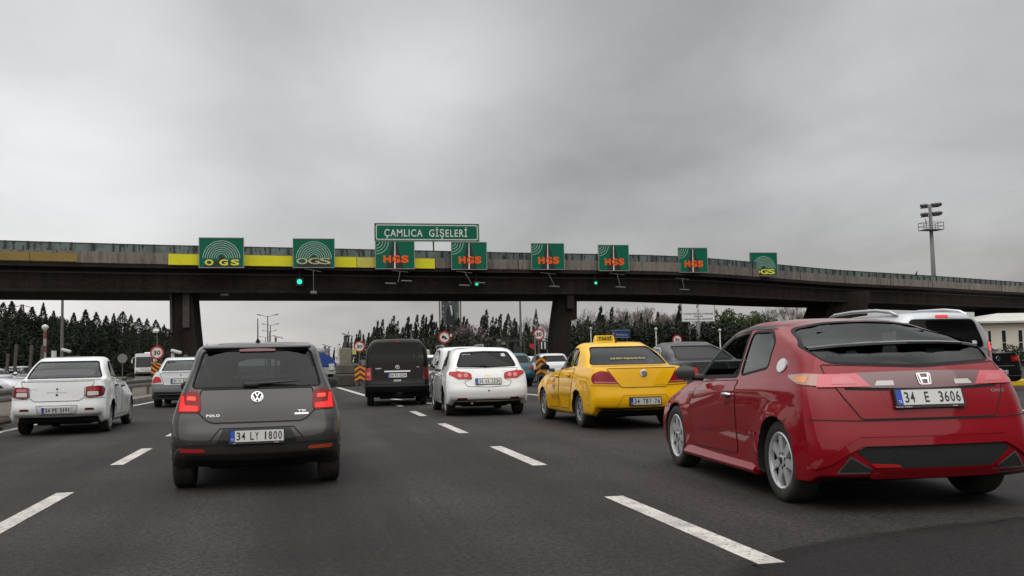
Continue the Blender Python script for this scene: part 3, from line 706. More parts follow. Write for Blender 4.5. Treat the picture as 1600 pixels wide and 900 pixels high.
d_ = (eL[3] - eL[1]).normalized()
roadL = [(-6.6, -40), (-6.6, 8), tuple(eL[1] + Vector((-.9, 0))), tuple(eL[3] + Vector((-.9, 0))), (-4.6, 70), (-4.2, 400)]
sheet('road', roadL + [(40, 400), (80, 120), (90, -40)], 0, ASPH)
def ribbon(name, pts, w, m, z=.004, kind='structure'):
    P = [Vector(p).xy if hasattr(p, 'xy') else Vector(p[:2]) for p in pts]; V = []
    for i, p in enumerate(P):
        t = (P[min(i + 1, len(P) - 1)] - P[max(0, i - 1)]).normalized(); n = Vector((-t.y, t.x)) * w / 2
        V += [(p.x + n.x, p.y + n.y, z), (p.x - n.x, p.y - n.y, z)]
    return tag(link(name, mesh(name, V, [[2 * i + 1, 2 * i + 3, 2 * i + 2, 2 * i] for i in range(len(P) - 1)], m)), kind=kind)
for k, (a, b) in enumerate([(2.2, 4.6), (7.15, 9.79), (12.34, 14.66), (17.05, 19.4), (22.0, 24.5), (27, 29.4)]): ribbon('road_marking', [(-2.17, a), (-2.17, b)], .155, LINE)
for k, (a, b) in enumerate([(-.2, 2.4), (4.96, 7.72), (10.24, 12.71), (15.26, 17.82), (20.5, 22.6), (25.3, 27.6)]): ribbon('road_marking', [(2.52, a), (2.52, b)], .16, LINE)
ribbon('road_marking', [eL[0], eL[1], eL[2], eL[3], eL[3] + d_ * 20, eL[3] + d_ * 60], .17, LINE)
ribbon('road_marking', [gp(528, 605.5), gp(570, 618), gp(650, 628), gp(690, 632)], .22, LINE); ribbon('road_marking', [gp(792, 613), gp(845, 618), gp(900, 622)], .22, LINE)
ribbon('road_marking', [gp(1560, 638.5), gp(1620, 643)], .2, LINE); ribbon('road_marking', [gp(1560, 690), gp(1660, 694)], .2, LINE)
for v in [(1.0, 17.9), (1.15, 22.5), (2.35, 15.4), (1.9, 11)]:                                     # flecks of litter
    pass
# dashboard reflection in the windscreen, painted as a feathered dark sheet at the near right
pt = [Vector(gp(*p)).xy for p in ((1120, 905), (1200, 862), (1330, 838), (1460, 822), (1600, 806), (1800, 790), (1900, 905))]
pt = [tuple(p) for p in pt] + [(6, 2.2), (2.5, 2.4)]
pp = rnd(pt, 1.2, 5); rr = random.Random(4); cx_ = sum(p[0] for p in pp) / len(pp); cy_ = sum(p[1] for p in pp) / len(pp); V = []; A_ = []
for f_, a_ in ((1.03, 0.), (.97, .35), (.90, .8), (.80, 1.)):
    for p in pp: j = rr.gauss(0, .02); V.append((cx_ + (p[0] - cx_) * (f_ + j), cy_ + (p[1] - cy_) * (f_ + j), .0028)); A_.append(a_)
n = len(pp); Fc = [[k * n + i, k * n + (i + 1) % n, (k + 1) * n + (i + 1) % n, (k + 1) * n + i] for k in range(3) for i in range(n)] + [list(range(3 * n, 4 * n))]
me = mesh('dash_reflection_patch', V, Fc, ASPH_REFL); at_ = me.attributes.new('feather', 'FLOAT', 'POINT'); at_.data.foreach_set('value', A_)
t = ASPH_REFL.node_tree; out = [q for q in t.nodes if q.type == 'OUTPUT_MATERIAL'][0]; src = out.inputs[0].links[0].from_socket
aw = t.nodes.new('ShaderNodeAttribute'); aw.attribute_name = 'feather'; tb = t.nodes.new('ShaderNodeBsdfTransparent'); ms = t.nodes.new('ShaderNodeMixShader'); t.links.new(aw.outputs['Fac'], ms.inputs[0]); t.links.new(tb.outputs[0], ms.inputs[1]); t.links.new(src, ms.inputs[2]); t.links.new(ms.outputs[0], out.inputs[0])
bm = bmesh.new(); bm.from_mesh(me); bmesh.ops.recalc_face_normals(bm, faces=bm.faces); bm.to_mesh(me); bm.free(); tag(link('dash_reflection_patch', me), kind='structure')
# left verge: kerb, dirt, guard rail
kl = [p + Vector((-.55, 0)) for p in eL] + [eL[3] + d_ * 25 + Vector((-.55, 0)), eL[3] + d_ * 60 + Vector((-.55, 0))]
kl = [kl[0] - (kl[1] - kl[0]).normalized() * 14] + kl
def swept(name, line, prof, m, kind=None, label=None, cat=None, build=True, mb=None, closed=True):
    mb = mb or MB(); V = []; n = len(prof)
    for i, p in enumerate(line):
        p = Vector((p[0], p[1])); a = Vector(line[max(0, i - 1)][:2]); b = Vector(line[min(len(line) - 1, i + 1)][:2]); t = (b - a).normalized(); nn = Vector((-t.y, t.x))
        V += [(p.x + nn.x * u, p.y + nn.y * u, v) for u, v in prof]
    Fc = [[i * n + (k + 1) % n, i * n + k, (i + 1) * n + k, (i + 1) * n + (k + 1) % n] for i in range(len(line) - 1) for k in range(n if closed else n - 1)] + [list(range(n)), list(range((len(line) - 1) * n, len(line) * n))[::-1]] * closed
    mb.add(V, Fc)
    return tag(mb.build(name, m), label, cat, None, kind) if build else mb
swept('kerb', kl, [(.0, -.02), (.0, .12), (.03, .15), (.32, .15), (.32, -.02)], KERB, 'structure')
swept('verge', kl, [(.325, -.03), (.325, .10), (1.6, .13), (9., .05), (9., -.03)], mat('verge_dirt', (.085, .073, .058), .95, noise=[(.8, .8, (.065, .06, .04)), (5, .6, (.19, .17, .14))], bump=(12, .6)), 'structure')
gl = [p + Vector((-.75, 0)) for p in kl]
gl2 = []
for a, b in zip(gl[:-1], gl[1:]): gl2 += [a.lerp(b, k / 8) for k in range(8)]
g = empty('guard_rail', (*gl[1], 0), label='grey steel guard rail along the kerb at the far left of the road', cat='guard rail')
def setp(o, p): o.parent = p; o.matrix_parent_inverse = Matrix.Translation(-p.location); return o
W_ = [(.0, .43), (-.045, .47), (-.045, .53), (-.0, .575), (-.0, .605), (-.045, .65), (-.045, .71), (.0, .75), (.012, .75), (-.03, .71), (-.03, .65), (.012, .605), (.012, .575), (-.03, .53), (-.03, .47), (.012, .43)]
mb = swept('rail', gl2, W_, None, build=False); setp(mb.build('rail', STEEL), g)
L_ = 0; prev = gl2[0]
for p in gl2[1:]:
    L_ += (p - prev).length; prev = p
    if L_ > 2.4: L_ = 0; mb = MB(); mb.box((p.x - .10, p.y, .38), (.10, .12, .78)); setp(mb.build('rail_post', STEELD), g)
mb = MB(); rr = random.Random(3)
for _ in range(14):
    p = Vector(gp(rr.uniform(-20, 34), 664, .12)) + Vector((rr.uniform(-.4, .1), rr.uniform(-2.2, 2.2), 0)); mb.box((p.x, p.y, .17), (rr.uniform(.2, .5), rr.uniform(.2, .5), rr.uniform(.04, .12)), rz=rr.uniform(0, 3), bev=.05, taper=.6)
tag(mb.build('leaf_litter', mat('dead_leaves', (.05, .038, .028), .95, bump=(25, .8)), smooth=True), kind='stuff')

# ------------------------------------------------------------------ the overpass
TOPZ = 7.48 + CAM_H
BR = [(-140, 371), (0, 376), (240, 383), (480, 388), (660, 392), (840, 396), (1000, 398.5), (1083, 401.5), (1200, 412), (1300, 422), (1467, 432), (1600, 442), (1760, 452)]
def bdepth(px):
    for (a, ya), (b, yb) in zip(BR[:-1], BR[1:]):
        if px <= b or b == 1760:
            y = ya + (yb - ya) * (px - a) / (b - a); return 7.48 * F_PX / (horizon(px) - y)
line = []
for k in range(97):
    px = -140 + 1900 * k / 96; D = bdepth(px); line.append((px, D))
Ds = [d for _, d in line]
for _ in range(6): Ds = [Ds[0]] + [(Ds[i - 1] + 2 * Ds[i] + Ds[i + 1]) / 4 for i in range(1, len(Ds) - 1)] + [Ds[-1]]
def bd(px): 
    t = (px + 140) / 1900 * 96; i = max(0, min(95, int(t))); return Ds[i] + (Ds[i + 1] - Ds[i]) * (t - i)
bl = [Vector(at(px, 400, D)).xy for (px, _), D in zip(line, Ds)]
br = empty('overpass', (*bl[30], 0), label='long dark concrete overpass curving across the whole motorway', cat='overpass')
Z = lambda h: CAM_H + h
def bpart(name, prof, m, a=0, b=97, **k): return setp(swept(name, bl[a:b], prof, m, build=True, **k), br)
# outward (towards us) is the right of the walking direction, so negative u faces the camera
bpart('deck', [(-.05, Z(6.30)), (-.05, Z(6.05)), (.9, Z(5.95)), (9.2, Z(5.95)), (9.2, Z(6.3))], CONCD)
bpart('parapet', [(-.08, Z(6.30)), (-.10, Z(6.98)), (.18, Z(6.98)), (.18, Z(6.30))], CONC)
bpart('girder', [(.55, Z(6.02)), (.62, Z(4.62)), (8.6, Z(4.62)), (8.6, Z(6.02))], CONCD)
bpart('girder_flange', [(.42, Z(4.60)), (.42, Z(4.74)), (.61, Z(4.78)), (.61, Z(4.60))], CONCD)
def resample(pts, step):
    out = [pts[0]]; acc = 0
    for a, b in zip(pts[:-1], pts[1:]):
        L0 = (b - a).length; s = step - acc
        while s <= L0: out.append(a.lerp(b, s / L0)); s += step
        acc = (acc + L0) % step if s > L0 else 0
        acc = L0 - (s - step)
    return out
rp = resample(bl, 1.15)
mb = MB(); mp_ = MB(); rr = random.Random(5)
for i, p in enumerate(rp):
    mb.box((p.x, p.y - .01, Z(7.22)), (.10, .09, .56))
    if i < len(rp) - 1:
        q = rp[i + 1]; c = (p + q) / 2; rz = math.atan2((q - p).y, (q - p).x); ln = (q - p).length
        mb.box((c.x, c.y + .03, Z(7.47)), (ln, .06, .05), rz=rz)
        mp_.box((c.x, c.y + .03, Z(7.20)), (ln - .06, .02, .48), rz=rz)
setp(mb.build('railing', mat('railing_steel', (.05, .052, .05), .6, .2, noise=[(1.5, .6, (.03, .028, .026))])), br)
setp(mp_.build('railing_panel', mat('railing_panel', (.15, .20, .185), .5, noise=[(.12, .8, (.075, .085, .078)), (.9, .7, (.08, .095, .085), (1, 1, 1), (.45, .6)), (2.2, .92, (.016, .018, .016), (2.4, 2.4, .5), (.54, .58))])), br)
def bidx(px): return max(0, min(96, round((px + 140) / 1900 * 96)))
def band(name, x0, x1, u, z0, z1, m):
    pts = [Vector(at(px, 400, bd(px))).xy for px in np.linspace(x0, x1, max(3, int((x1 - x0) / 18)))]
    return setp(swept(name, pts, [(-u, z0), (-u, z1), (-u + .03, z1), (-u + .03, z0)], m), br)
YEL = mat('yellow_board', (.80, .76, .008), .55, noise=[(.35, .2, (.66, .55, .02)), (3, .2, (.55, .48, .03))]); YEL2 = mat('pale_yellow_board', (.62, .56, .10), .6, noise=[(2, .3, (.40, .35, .08))]); OCH = mat('ochre_board', (.30, .205, .05), .8, noise=[(.8, .7, (.19, .14, .06)), (4, .5, (.22, .165, .075))])
for a, b, m in ((263, 313, YEL), (378, 461, YEL), (519, 556, YEL), (557, 590, YEL2), (645, 678, YEL)): band('yellow_board', a, b, .16, Z(6.26), Z(6.93), m)
for a, b in ((-120, 46), (47, 121)): band('ochre_board', a, b, .14, Z(6.34), Z(6.84), OCH)
mb = MB()
for p, q in zip(resample(bl, 7.3)[:-1], resample(bl, 7.3)[1:]):
    rz = math.atan2((q - p).y, (q - p).x); nn = Vector((math.sin(rz), -math.cos(rz))); c = p + nn * .105; mb.box((c.x, c.y, Z(6.64)), (.06, .02, .68), rz=rz)
setp(mb.build('parapet_joint', mat('joint_dark', (.03, .027, .025), .9)), br)
bpart('conduit', [(.50, Z(5.72)), (.50, Z(5.82)), (.56, Z(5.82)), (.56, Z(5.72))], mat('conduit_grey', (.05, .045, .042), .7))
# lamp under the girder
p = at(350, 464, bd(350)); mb = MB(); mb.box((p.x, p.y + .5, Z(4.50)), (.55, .35, .16), bev=.04); mb.box((p.x, p.y + .5, Z(4.6)), (.1, .1, .1)); o = mb.build('girder_lamp', STEELD); setp(o, br)
# piers
def pier(pts_l, pts_r, depth, thick, name='pier'):
    """outline edges given as (px, py) at one depth, extruded away from us"""
    mb = MB(); poly = [at(*p, depth) for p in pts_l] + [at(*p, depth) for p in pts_r[::-1]]
    y = poly[0].y; f = ray(CX, CY); dv = Vector((0.06, 1, 0)).normalized() * thick
    V = [Vector(p) for p in poly] + [Vector(p) + dv for p in poly]; n = len(poly)
    mb.add(V, [list(range(n))[::-1] if False else list(range(n)), list(range(2 * n - 1, n - 1, -1))] + [[i, n + i, n + (i + 1) % n, (i + 1) % n] for i in range(n)])
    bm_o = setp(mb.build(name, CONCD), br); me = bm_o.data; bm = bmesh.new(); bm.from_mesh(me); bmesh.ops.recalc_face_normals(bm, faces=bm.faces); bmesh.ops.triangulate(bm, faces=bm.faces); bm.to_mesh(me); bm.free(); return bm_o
D1 = bd(290) + 1.0; gy1 = horizon(290) + CAM_H * F_PX / D1
pier([(266, 440), (267, 500), (269, gy1 + 2)], [(299, 440), (301, 470), (304, 505), (307, 535), (311, gy1 + 2)], D1, 2.6)
mb = MB(); a = at(300, 480, D1); mb.box((a.x - .35, a.y - .06, Z(3.6)), (.42, .12, 2.3), bev=.03); setp(mb.build('drain_casing', mat('casing_grey', (.085, .075, .07), .8, noise=[(1.2, .6, (.04, .035, .03))])), br)
mb = MB(); mb.tube([at(267, 452, D1 - .1), at(268, 520, D1 - .1)], .09, 8); setp(mb.build('drain_pipe', STEELD), br)
D2 = bd(875) + 1.2; gy2 = horizon(875) + CAM_H * F_PX / D2
pier([(888, 440), (874, 462), (868, 505), (864, 545), (862, gy2 + 2)], [(901.5, 440), (901.5, 499), (893, 500), (892, 545), (891, gy2 + 2)], D2, 2.4)
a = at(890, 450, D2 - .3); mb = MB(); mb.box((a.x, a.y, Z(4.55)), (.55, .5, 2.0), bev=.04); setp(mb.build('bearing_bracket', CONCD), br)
D3 = bd(1310) + 1.2; gy3 = horizon(1310) + CAM_H * F_PX / D3
pier([(1298, 455), (1297, 474), (1288, 497), (1287, gy3 + 2)], [(1360, 455), (1356, 480), (1352, gy3 + 2)], D3, 4.5)
D4 = bd(1545) + 1.2; pier([(1556, 470), (1560, 600)], [(1600, 470), (1604, 600)], bd(1590) + 2.5, 4.0)
D0 = bd(-70) + 1.; pier([(-95, 440), (-95, 602)], [(-55, 440), (-52, 602)], D0, 4.5)

# ------------------------------------------------------------------ signs over the lanes
GREEN = mat('sign_green', (.001, .135, .075), .5, spec=.2, noise=[(.6, .35, (.001, .095, .055)), (5, .2, (.004, .15, .09))])
SIGNW = mat('sign_white', (.74, .74, .70), .5, noise=[(3, .3, (.42, .42, .40))]); SIGNY = mat('sign_yellow', (.85, .76, .06), .5); SIGNO = mat('sign_orange', (.95, .12, .010), .5, spec=.2); SIGNK = mat('sign_black', (.018, .018, .018), .6); ARCW = mat('sign_arc_grey', (.42, .52, .46), .5); SIGNF = mat('sign_frame', (.30, .29, .27), .5, .5); SIGNRED = mat('sign_red', (.48, .03, .035), .45); SIGNBLUE = mat('sign_blue', (.012, .11, .42), .45)
def fore(px, D):                          # width in metres of one pixel at a board square to the road
    r0 = at(px, 400, D); r1 = ray(px + 1, 400); y = r0.y
    return (r1 * (y / r1.y)).x - r0.x
def board(name, label, cat, px, pyb, D, w, h, frame=True, group=None, post=False, m=None, t=.07):
    p = at(px, pyb, D); o = empty(name, p, 0, 1, label, cat, group)
    mb = MB(); mb.prism([(-w / 2, 0), (w / 2, 0), (w / 2, h), (-w / 2, h)], 0, t); mb.build('panel', m or GREEN, o)
    if frame:
        mb = MB(); b = .045
        for a, c in (((-w / 2 - b, -b), (w / 2 + b, 0)), ((-w / 2 - b, h), (w / 2 + b, h + b)), ((-w / 2 - b, 0), (-w / 2, h)), ((w / 2, 0), (w / 2 + b, h))): mb.prism([(a[0], a[1]), (c[0], a[1]), (c[0], c[1]), (a[0], c[1])], -.02, t + .02)
        mb.build('frame', SIGNF, o)
    return o
def brackets(o, w, h, t=.07):
    for sx in (-.3, .3): mb = MB(); mb.box((w * sx, .22, h * .45), (.07, .34, .07)); mb.box((w * sx, .10, h * .45), (.08, .06, h * .7)); mb.build('bracket', STEELD, o)
LS = [(311, 381, 371, 418, 'O', 'green toll lane sign with white arcs and widely spaced yellow letters OGS'), (458, 523, 372.5, 418, 'o', 'green toll lane sign with white arcs and outlined letters OGS'), (587, 648, 376, 420, 'H', 'green HGS lane sign directly beneath the start of the long place name board'),
      (706, 761, 378, 421, 'H', 'green HGS lane sign under the right end of the place name board'), (831, 882, 380, 421, 'H', 'green HGS lane sign above the middle pier of the overpass'), (936, 983, 382.5, 423, 'H', 'green HGS lane sign just above the roof of the yellow taxi'),
      (1061, 1106, 387, 425.5, 'H', 'smallest green HGS lane sign, above the white ministry board'), (1173, 1215, 394.5, 431, 'Y', 'smallest green OGS lane sign with closely set yellow letters, last along the overpass')]
for x0, x1, y0, y1, kd, lab in LS:
    px = (x0 + x1) / 2; D = bd(px) - .75; w = (x1 - x0) * fore(px, D) * .98; h = (y1 - y0) * D / F_PX * .97
    o = board('lane_sign', lab, 'lane sign', px, y1 - .5, D, w, h, group='toll lane signs on the overpass'); brackets(o, w, h)
    if kd != 'H':
        mb = MB(); r0 = min(w * .44, h * .62); cz = h * .30
        for k in range(8):
            r = r0 * (1 - k * .118); flat(mb, arc_band(0, cz, r - r0 * .034, r, .02, math.pi - .02, 26), -.004)
        mb.build('arc_symbol', ARCW, o)
        mb = MB(); V = [(-r0 * .98, .03), (r0 * .98, .03), (r0 * .80, h * .12), (r0 * .25, h * .22), (0, h * .26), (-r0 * .25, h * .22), (-r0 * .80, h * .12)]; flat(mb, V, -.003 - .004)
        flat(mb, circle(0, cz + .02, r0 * .16, 16), -.0075); mb.build('vehicle_silhouette', SIGNK, o)
        mb = MB()
        if kd == 'O':
            for ch, fx in (('O', -.28), ('G', .05), ('S', .31)): text(mb, ch, h * .20, (w * fx, -.012, h * .165), w=w * .20, bold=.035)
        else:
            for ch, fx in (('O', -.29), ('G', .0), ('S', .28)): text(mb, ch, h * .22, (w * fx, -.012, h * .17 + (h * .05 if kd == 'o' else 0)), w=w * .28, bold=.03 if kd == 'Y' else .012)
        mb.build('lettering', SIGNY if kd != 'o' else mat('sign_pale_yellow', (.55, .50, .28), .5), o)
        if kd == 'o':
            mb = MB()
            for ch, fx in (('O', -.29), ('G', .0), ('S', .28)): text(mb, ch, h * .25, (w * fx, -.0095, h * .22), w=w * .30, bold=.05)
            mb.build('letter_outline', SIGNK, o)
    else:
        mb = MB()
        for k in range(4): flat(mb, arc_band(-w * .49, h * .98, w * (.085 + .075 * k), w * (.101 + .075 * k), -math.pi / 2, 0, 12), -.004)
        mb.build('arc_symbol', ARCW, o)
        mb = MB(); flat(mb, [(-w * .235, .005), (w * .235, .005), (w * .045, h * .985), (-w * .06, h * .985)], -.0035); mb.build('lane_silhouette', SIGNK, o)
        mb = MB(); flat(mb, [(-w * .028, .01), (w * .012, .01), (w * .012, h * .98), (-w * .012, h * .98)], -.007); mb.build('lane_line', SIGNW, o)
        mb = MB()
        for ch, fx in (('H', -.205), ('G', .03), ('S', .255)): text(mb, ch, h * .27, (w * fx, -.012, h * .345), w=w * .20, bold=.05)
        mb.build('lettering', SIGNO, o)
D = bd(728) - .25; w = 162 * fore(668, D); h = 26.5 * D / F_PX
o = board('place_name_sign', 'long green board reading ÇAMLICA GİŞELERİ on posts above the overpass', 'place name sign', 668, 376.3, D, w, h)
mb = MB(); a, b = rnd([(-w / 2 + .06, .06), (w / 2 - .06, .06), (w / 2 - .06, h - .06), (-w / 2 + .06, h - .06)], .14), rnd([(-w / 2 + .12, .12), (w / 2 - .12, .12), (w / 2 - .12, h - .12), (-w / 2 + .12, h - .12)], .10)
n = len(a); mb.add([(x, -.006, z) for x, z in a] + [(x, -.006, z) for x, z in b], [[i, (i + 1) % n, n + (i + 1) % n, n + i] for i in range(n)]); mb.build('border', SIGNW, o)
mb = MB(); text(mb, 'ÇAMLICA  GİŞELERİ', h * .43, (-w * .012, -.008, h * .46), w=w * .80, bold=.012, space=1.15); mb.build('lettering', SIGNW, o)
mb = MB()
for sx in (-.43, .06, .37): mb = MB(); mb.box((w * sx, .16, -.85), (.10, .10, 2.0 + h)); mb.build('post', STEELD, o)

# green lane lights and antenna arms hanging from the girder
LAMPG = mat('green_lamp', (.02, .5, .3), .4, emit=(.01, .95, .55), estr=1.3)
for k, (px, py, r, lab) in enumerate(((468, 440, .155, 'round green lane light hanging below the sign with outlined letters'), (745, 443.5, .105, 'round green lane light between two antenna heads under the place name board'), (931, 442, .09, 'dim green lane light to the right of the middle pier'))):
    D = bd(px) - .3; p = at(px, py, D); o = empty('lane_light', p, 0, 1, lab, 'traffic light', 'green lane lights')
    mb = MB(); mb.prism(rnd([(-r * 1.5, -r * 1.6), (r * 1.5, -r * 1.6), (r * 1.5, r * 1.6), (-r * 1.5, r * 1.6)], .04), .03, .30); mb.tube([(0, .2, r), (0, .2, 1.2), (0, .8, 1.25)], .03, 6); mb.build('housing', BLACKP, o)
    mb = MB(); mb.prism(circle(0, 0, r, 18), 0.0, .05); mb.build('lens', LAMPG, o)
    mb = MB(); mb.prism(arc_band(0, 0, r * 1.05, r * 1.2, .1, math.pi - .1, 12), -.12, .04); mb.build('visor', BLACKP, o)
for k, (px, py, dx, dy, heads, lab) in enumerate(((490, 455, 0, -38, 1, 'thin hanging rod with a small antenna box under the sign with outlined letters'), (622, 441, 4, -20, 2, 'antenna arm with two stacked heads under the start of the place name board'), (737, 444, -10, -22, 2, 'bent antenna arm with a head on each side of a green lane light'), (866, 446, -8, -22, 1, 'slanted antenna arm above the middle pier'), (969, 447, -3, -22, 1, 'antenna arm hanging above the yellow taxi'), (1069, 451, -1, -18, 1, 'faint antenna arm above the white ministry board'))):
    D = bd(px) - 1.4; s = D / F_PX; p = at(px, py, D); o = empty('lane_antenna', p, 0, 1, lab, 'antenna', 'toll antennas under the overpass')
    mb = MB(); mb.tube([(0, 0, 0), (dx * s, .2, -dy * s * .9), (dx * s, 1.9, -dy * s)], .025, 6); mb.tube([(-.55 + dx * s, .3, -dy * s * .95), (.5 + dx * s, .1, -dy * s * .8)], .02, 6); mb.build('arm', STEELD, o)
    for q in range(heads):
        mb = MB(); xx = (0 if heads == 1 else (-.5 if q == 0 else .55)); mb.box((xx, 0, -.08 + (.16 * q if heads > 1 else 0)), (.70 if k else .40, .30, .07 if k else .18), bev=.02, ry=.04); mb.build('antenna_head', mat('antenna_grey', (.17, .165, .155), .6), o)
# a bird on the railing
p = at(1431, 430, bd(1431)); p.z = TOPZ + .01; mb = MB(); 
mb.lathe([(.001, -.02), (.05, .0), (.085, .08), (.08, .16), (.05, .22), (.045, .26), (.06, .30), (.05, .35), (.001, .38)], 10, 0, Matrix.Rotation(rad(25), 4, 'Y')); mb.tube([(.14, 0, .33), (.20, 0, .33)], [.02, .004], 6); mb.tube([(-.02, 0, .05), (-.14, 0, -.06)], [.05, .02], 6)
tag(mb.build('bird', mat('bird_dark', (.03, .03, .03), .9), smooth=True, loc=p), 'dark bird perched on the railing of the overpass near the floodlight mast', 'bird')
# ------------------------------------------------------------------ the cars
P_GREY = paint('grey', (.062, .0585, .057), .45, .30, 1., .10, (.075, .07, .065))
P_WHITE = paint('white', (.81, .82, .82), 0, .35, 1, .10, (.6, .59, .56))
P_WHITE2 = paint('white_clean', (.82, .83, .83), 0, .3, 1, .08, (.55, .54, .52))
P_YELLOW = paint('yellow', (.88, .47, .004), 0, .35, .7, .10, (.66, .36, .03))
P_RED = paint('red', (.245, .004, .010), .0, .30, .8, .05, (.17, .012, .016))
P_BLACK = paint('black', (.0045, .004, .0045), .0, .4, .55, .15, (.015, .013, .012))
P_SILVER = paint('silver', (.50, .51, .53), .6, .34, .8, .12)
P_PALE = paint('pale_silver', (.60, .62, .63), .3, .36, .8, .1)
P_DARK = paint('dark_grey', (.022, .022, .024), .2, .3, .7, .10, (.03, .028, .026))
P_TEAL = paint('teal', (.012, .075, .10), .4, .35, .9, .15)
LOWGREY = mat('grey_bumper', (.16, .16, .165), .6)

def polo():
    sp = hatch_spec(3.97, 1.682, 1.515, belt=1.0, gy=.17, roofy=.40, axle=(.64, 3.11), wheel=(.305, .215, .735), tail=.90, wtop=.60, shw=.95, midw=.80, bow=.10, bumper=.05)
    A, B = Vector(gp(292, 761)), Vector(gp(511, 749)); c = Car('grey_hatchback', sp, 'dark grey hatchback with both brake lights on, black roof aerial and plate 34 LY 1800', 'cars queuing for the toll', (A + B) / 2, rad(1.5), P_GREY, .92)
    c.window('rear_window', [(-.645, 1.03), (.645, 1.03), (.625, 1.12), (.545, 1.41), (-.545, 1.41), (-.625, 1.12)], 'rear', GLASS_D, .05, .016)
    c.window('windscreen', [(-.6, 1.02), (.6, 1.02), (.52, 1.34), (-.52, 1.34)], 'front', GLASS_C, .05)
    c.window('rear_side_window', [(.78, 1.03), (1.62, .99), (1.62, 1.38), (1.1, 1.38), (.85, 1.27)], 'side', GLASS_D, .05)
    c.window('front_side_window', [(1.70, .99), (2.72, .97), (2.2, 1.34), (1.70, 1.38)], 'side', GLASS_D, .05)
    c.finish(); c.wheels('alloy5'); c.interior(1.55, rear_y=.75, shelf=(.48, .98, .42))
    lid = [(-.55, 1.012), (.55, 1.012), (.58, .88), (.58, .79), (.49, .705), (.43, .68), (-.43, .68), (-.49, .705), (-.58, .79), (-.58, .88)]
    c.panel('tailgate', lid, 'rear', r=.02, gap=.012)
    for sg in (-1, 1):
        L4 = [(sg * .565, .99), (sg * .66, 1.0), (sg * .75, .965), (sg * .785, .79), (sg * .56, .785), (sg * .545, .84)]
        o = c.patch('tail_lamp', L4, 'rear', LENS_R, off=.014, thick=.03, r=.035, step=.03)
        for nm, pl in (('brake_light', [(sg * .60, .905), (sg * .68, .91), (sg * .68, .945), (sg * .60, .94)]),
                       ('brake_light', [(sg * .575, .80), (sg * .575, .85), (sg * .70, .86), (sg * .71, .955), (sg * .745, .95), (sg * .755, .80)])):
            c.patch(nm, pl, 'rear', LIT_R if pl[0][1] > .85 else LIT_R2, off=.0165, r=.006, step=.03, parent=o)
        c.patch('reflector', [(sg * .50, .395), (sg * .74, .40), (sg * .75, .435), (sg * .52, .425)], 'rear', mat('orange_reflector', (.45, .06, .02), .3, coat=.3) if sg > 0 else LENS_RB, off=.006, thick=.01, r=.01)
    # bumper: recess for the plate, lower lip
    c.strip('bumper_crease', [(-.46, .505), (-.36, .625), (.36, .625), (.46, .505)], .012, 'rear', GAP, .002)
    c.patch('plate_recess', [(-.40, .47), (.40, .47), (.33, .62), (-.33, .62)], 'rear', P_DARK, off=.0025, r=.02)
    c.strip('bumper_lip', [(-.80, .46), (-.5, .465), (.5, .465), (.80, .46)], .022, 'rear', GAP, .003)
    c.patch('bumper_valance', [(-.68, .345), (.68, .345), (.70, .37), (-.70, .37)], 'rear', BLACKP, off=.004, r=.01)
    c.plate('34 LY 1800', .545, dealer=('Auto', 'ALKAN'), off=.012)
    M4 = c.frame('rear', 0, .925, .007); mb = MB(); mb.lathe([(.060, 0), (.060, .012), (.050, .014), (.050, .004)], 28, 0, M4 @ Matrix.Rotation(math.pi / 2, 4, 'X'))
    def bar(a, b, w=.011):
        a, b = Vector(a), Vector(b); t = (b - a).normalized() * w / 2; nn = Vector((-t.y, t.x)); flat(mb, [a - nn, b - nn, b + nn, a + nn], -.011, 0, M4)
    V_ = [((-.022, .045), (0, .004)), ((.022, .045), (0, .004)), ((-.046, .018), (-.020, -.045)), ((-.020, -.045), (0, -.006)), ((0, -.006), (.020, -.045)), ((.020, -.045), (.046, .018))]
    for a, b in V_: bar(a, b)
    e = mb.build('emblem', CHROME, c.root, True, 30)
    mb = MB(); mb.lathe([(.052, .003), (.001, .004)], 28, 0, M4 @ Matrix.Rotation(math.pi / 2, 4, 'X')); mb.build('emblem_ground', BLACKP, e)
    c.letter('lettering', 'POLO', -.43, .755, .024, bold=.02, w=.13, space=1.2); c.letter('lettering', 'TSI', .44, .78, .020, bold=.02, w=.08); 
    c.patch('trim_badge', [(.37, .742), (.51, .742), (.51, .76), (.37, .76)], 'rear', CHROME, off=.006)
    # roof spoiler, aerial, wiper
    mb = MB(); mb.box((0, .44, 1.452), (1.10, .20, .03), rx=rad(8), bev=.013); sp_ = mb.build('roof_spoiler', P_GREY, c.root, True, 50)
    c.patch('high_brake_lamp', [(-.18, 1.395), (.18, 1.395), (.18, 1.428), (-.18, 1.428)], 'rear', LENS_DR, off=.012, thick=.02)
    mb = MB(); mb.tube([(0, .62, 1.49), (0, .58, 1.51), (0, .55, 1.525)], [.03, .022, .012], 8); mb.tube([(0, .55, 1.52), (0, .50, 1.75)], [.007, .005], 6); mb.build('roof_aerial', BLACKP, c.root, True)
    h, n = c.hit('rear', -.06, 1.05); mb = MB(); mb.tube([(-.08, h.y - .02, 1.06), (.25, h.y - .025, 1.075), (.42, h.y - .02, 1.085)], [.016, .011, .006], 6); mb.box((-.06, h.y - .02, 1.055), (.16, .03, .05), bev=.01); mb.build('rear_wiper', BLACKP, c.root, True, 40)
    for sg in (-1, 1): c.mirror(2.55, 1.01, .72, sg, (.19, .10, .14), P_DARK if sg > 0 else None)
    return c
GRP = 'cars queuing for the toll'
def mirror_pts(P): return [(-x, y) for x, y in P]
def both(P): return list(P) + [(-x, y) for x, y in P[::-1]]
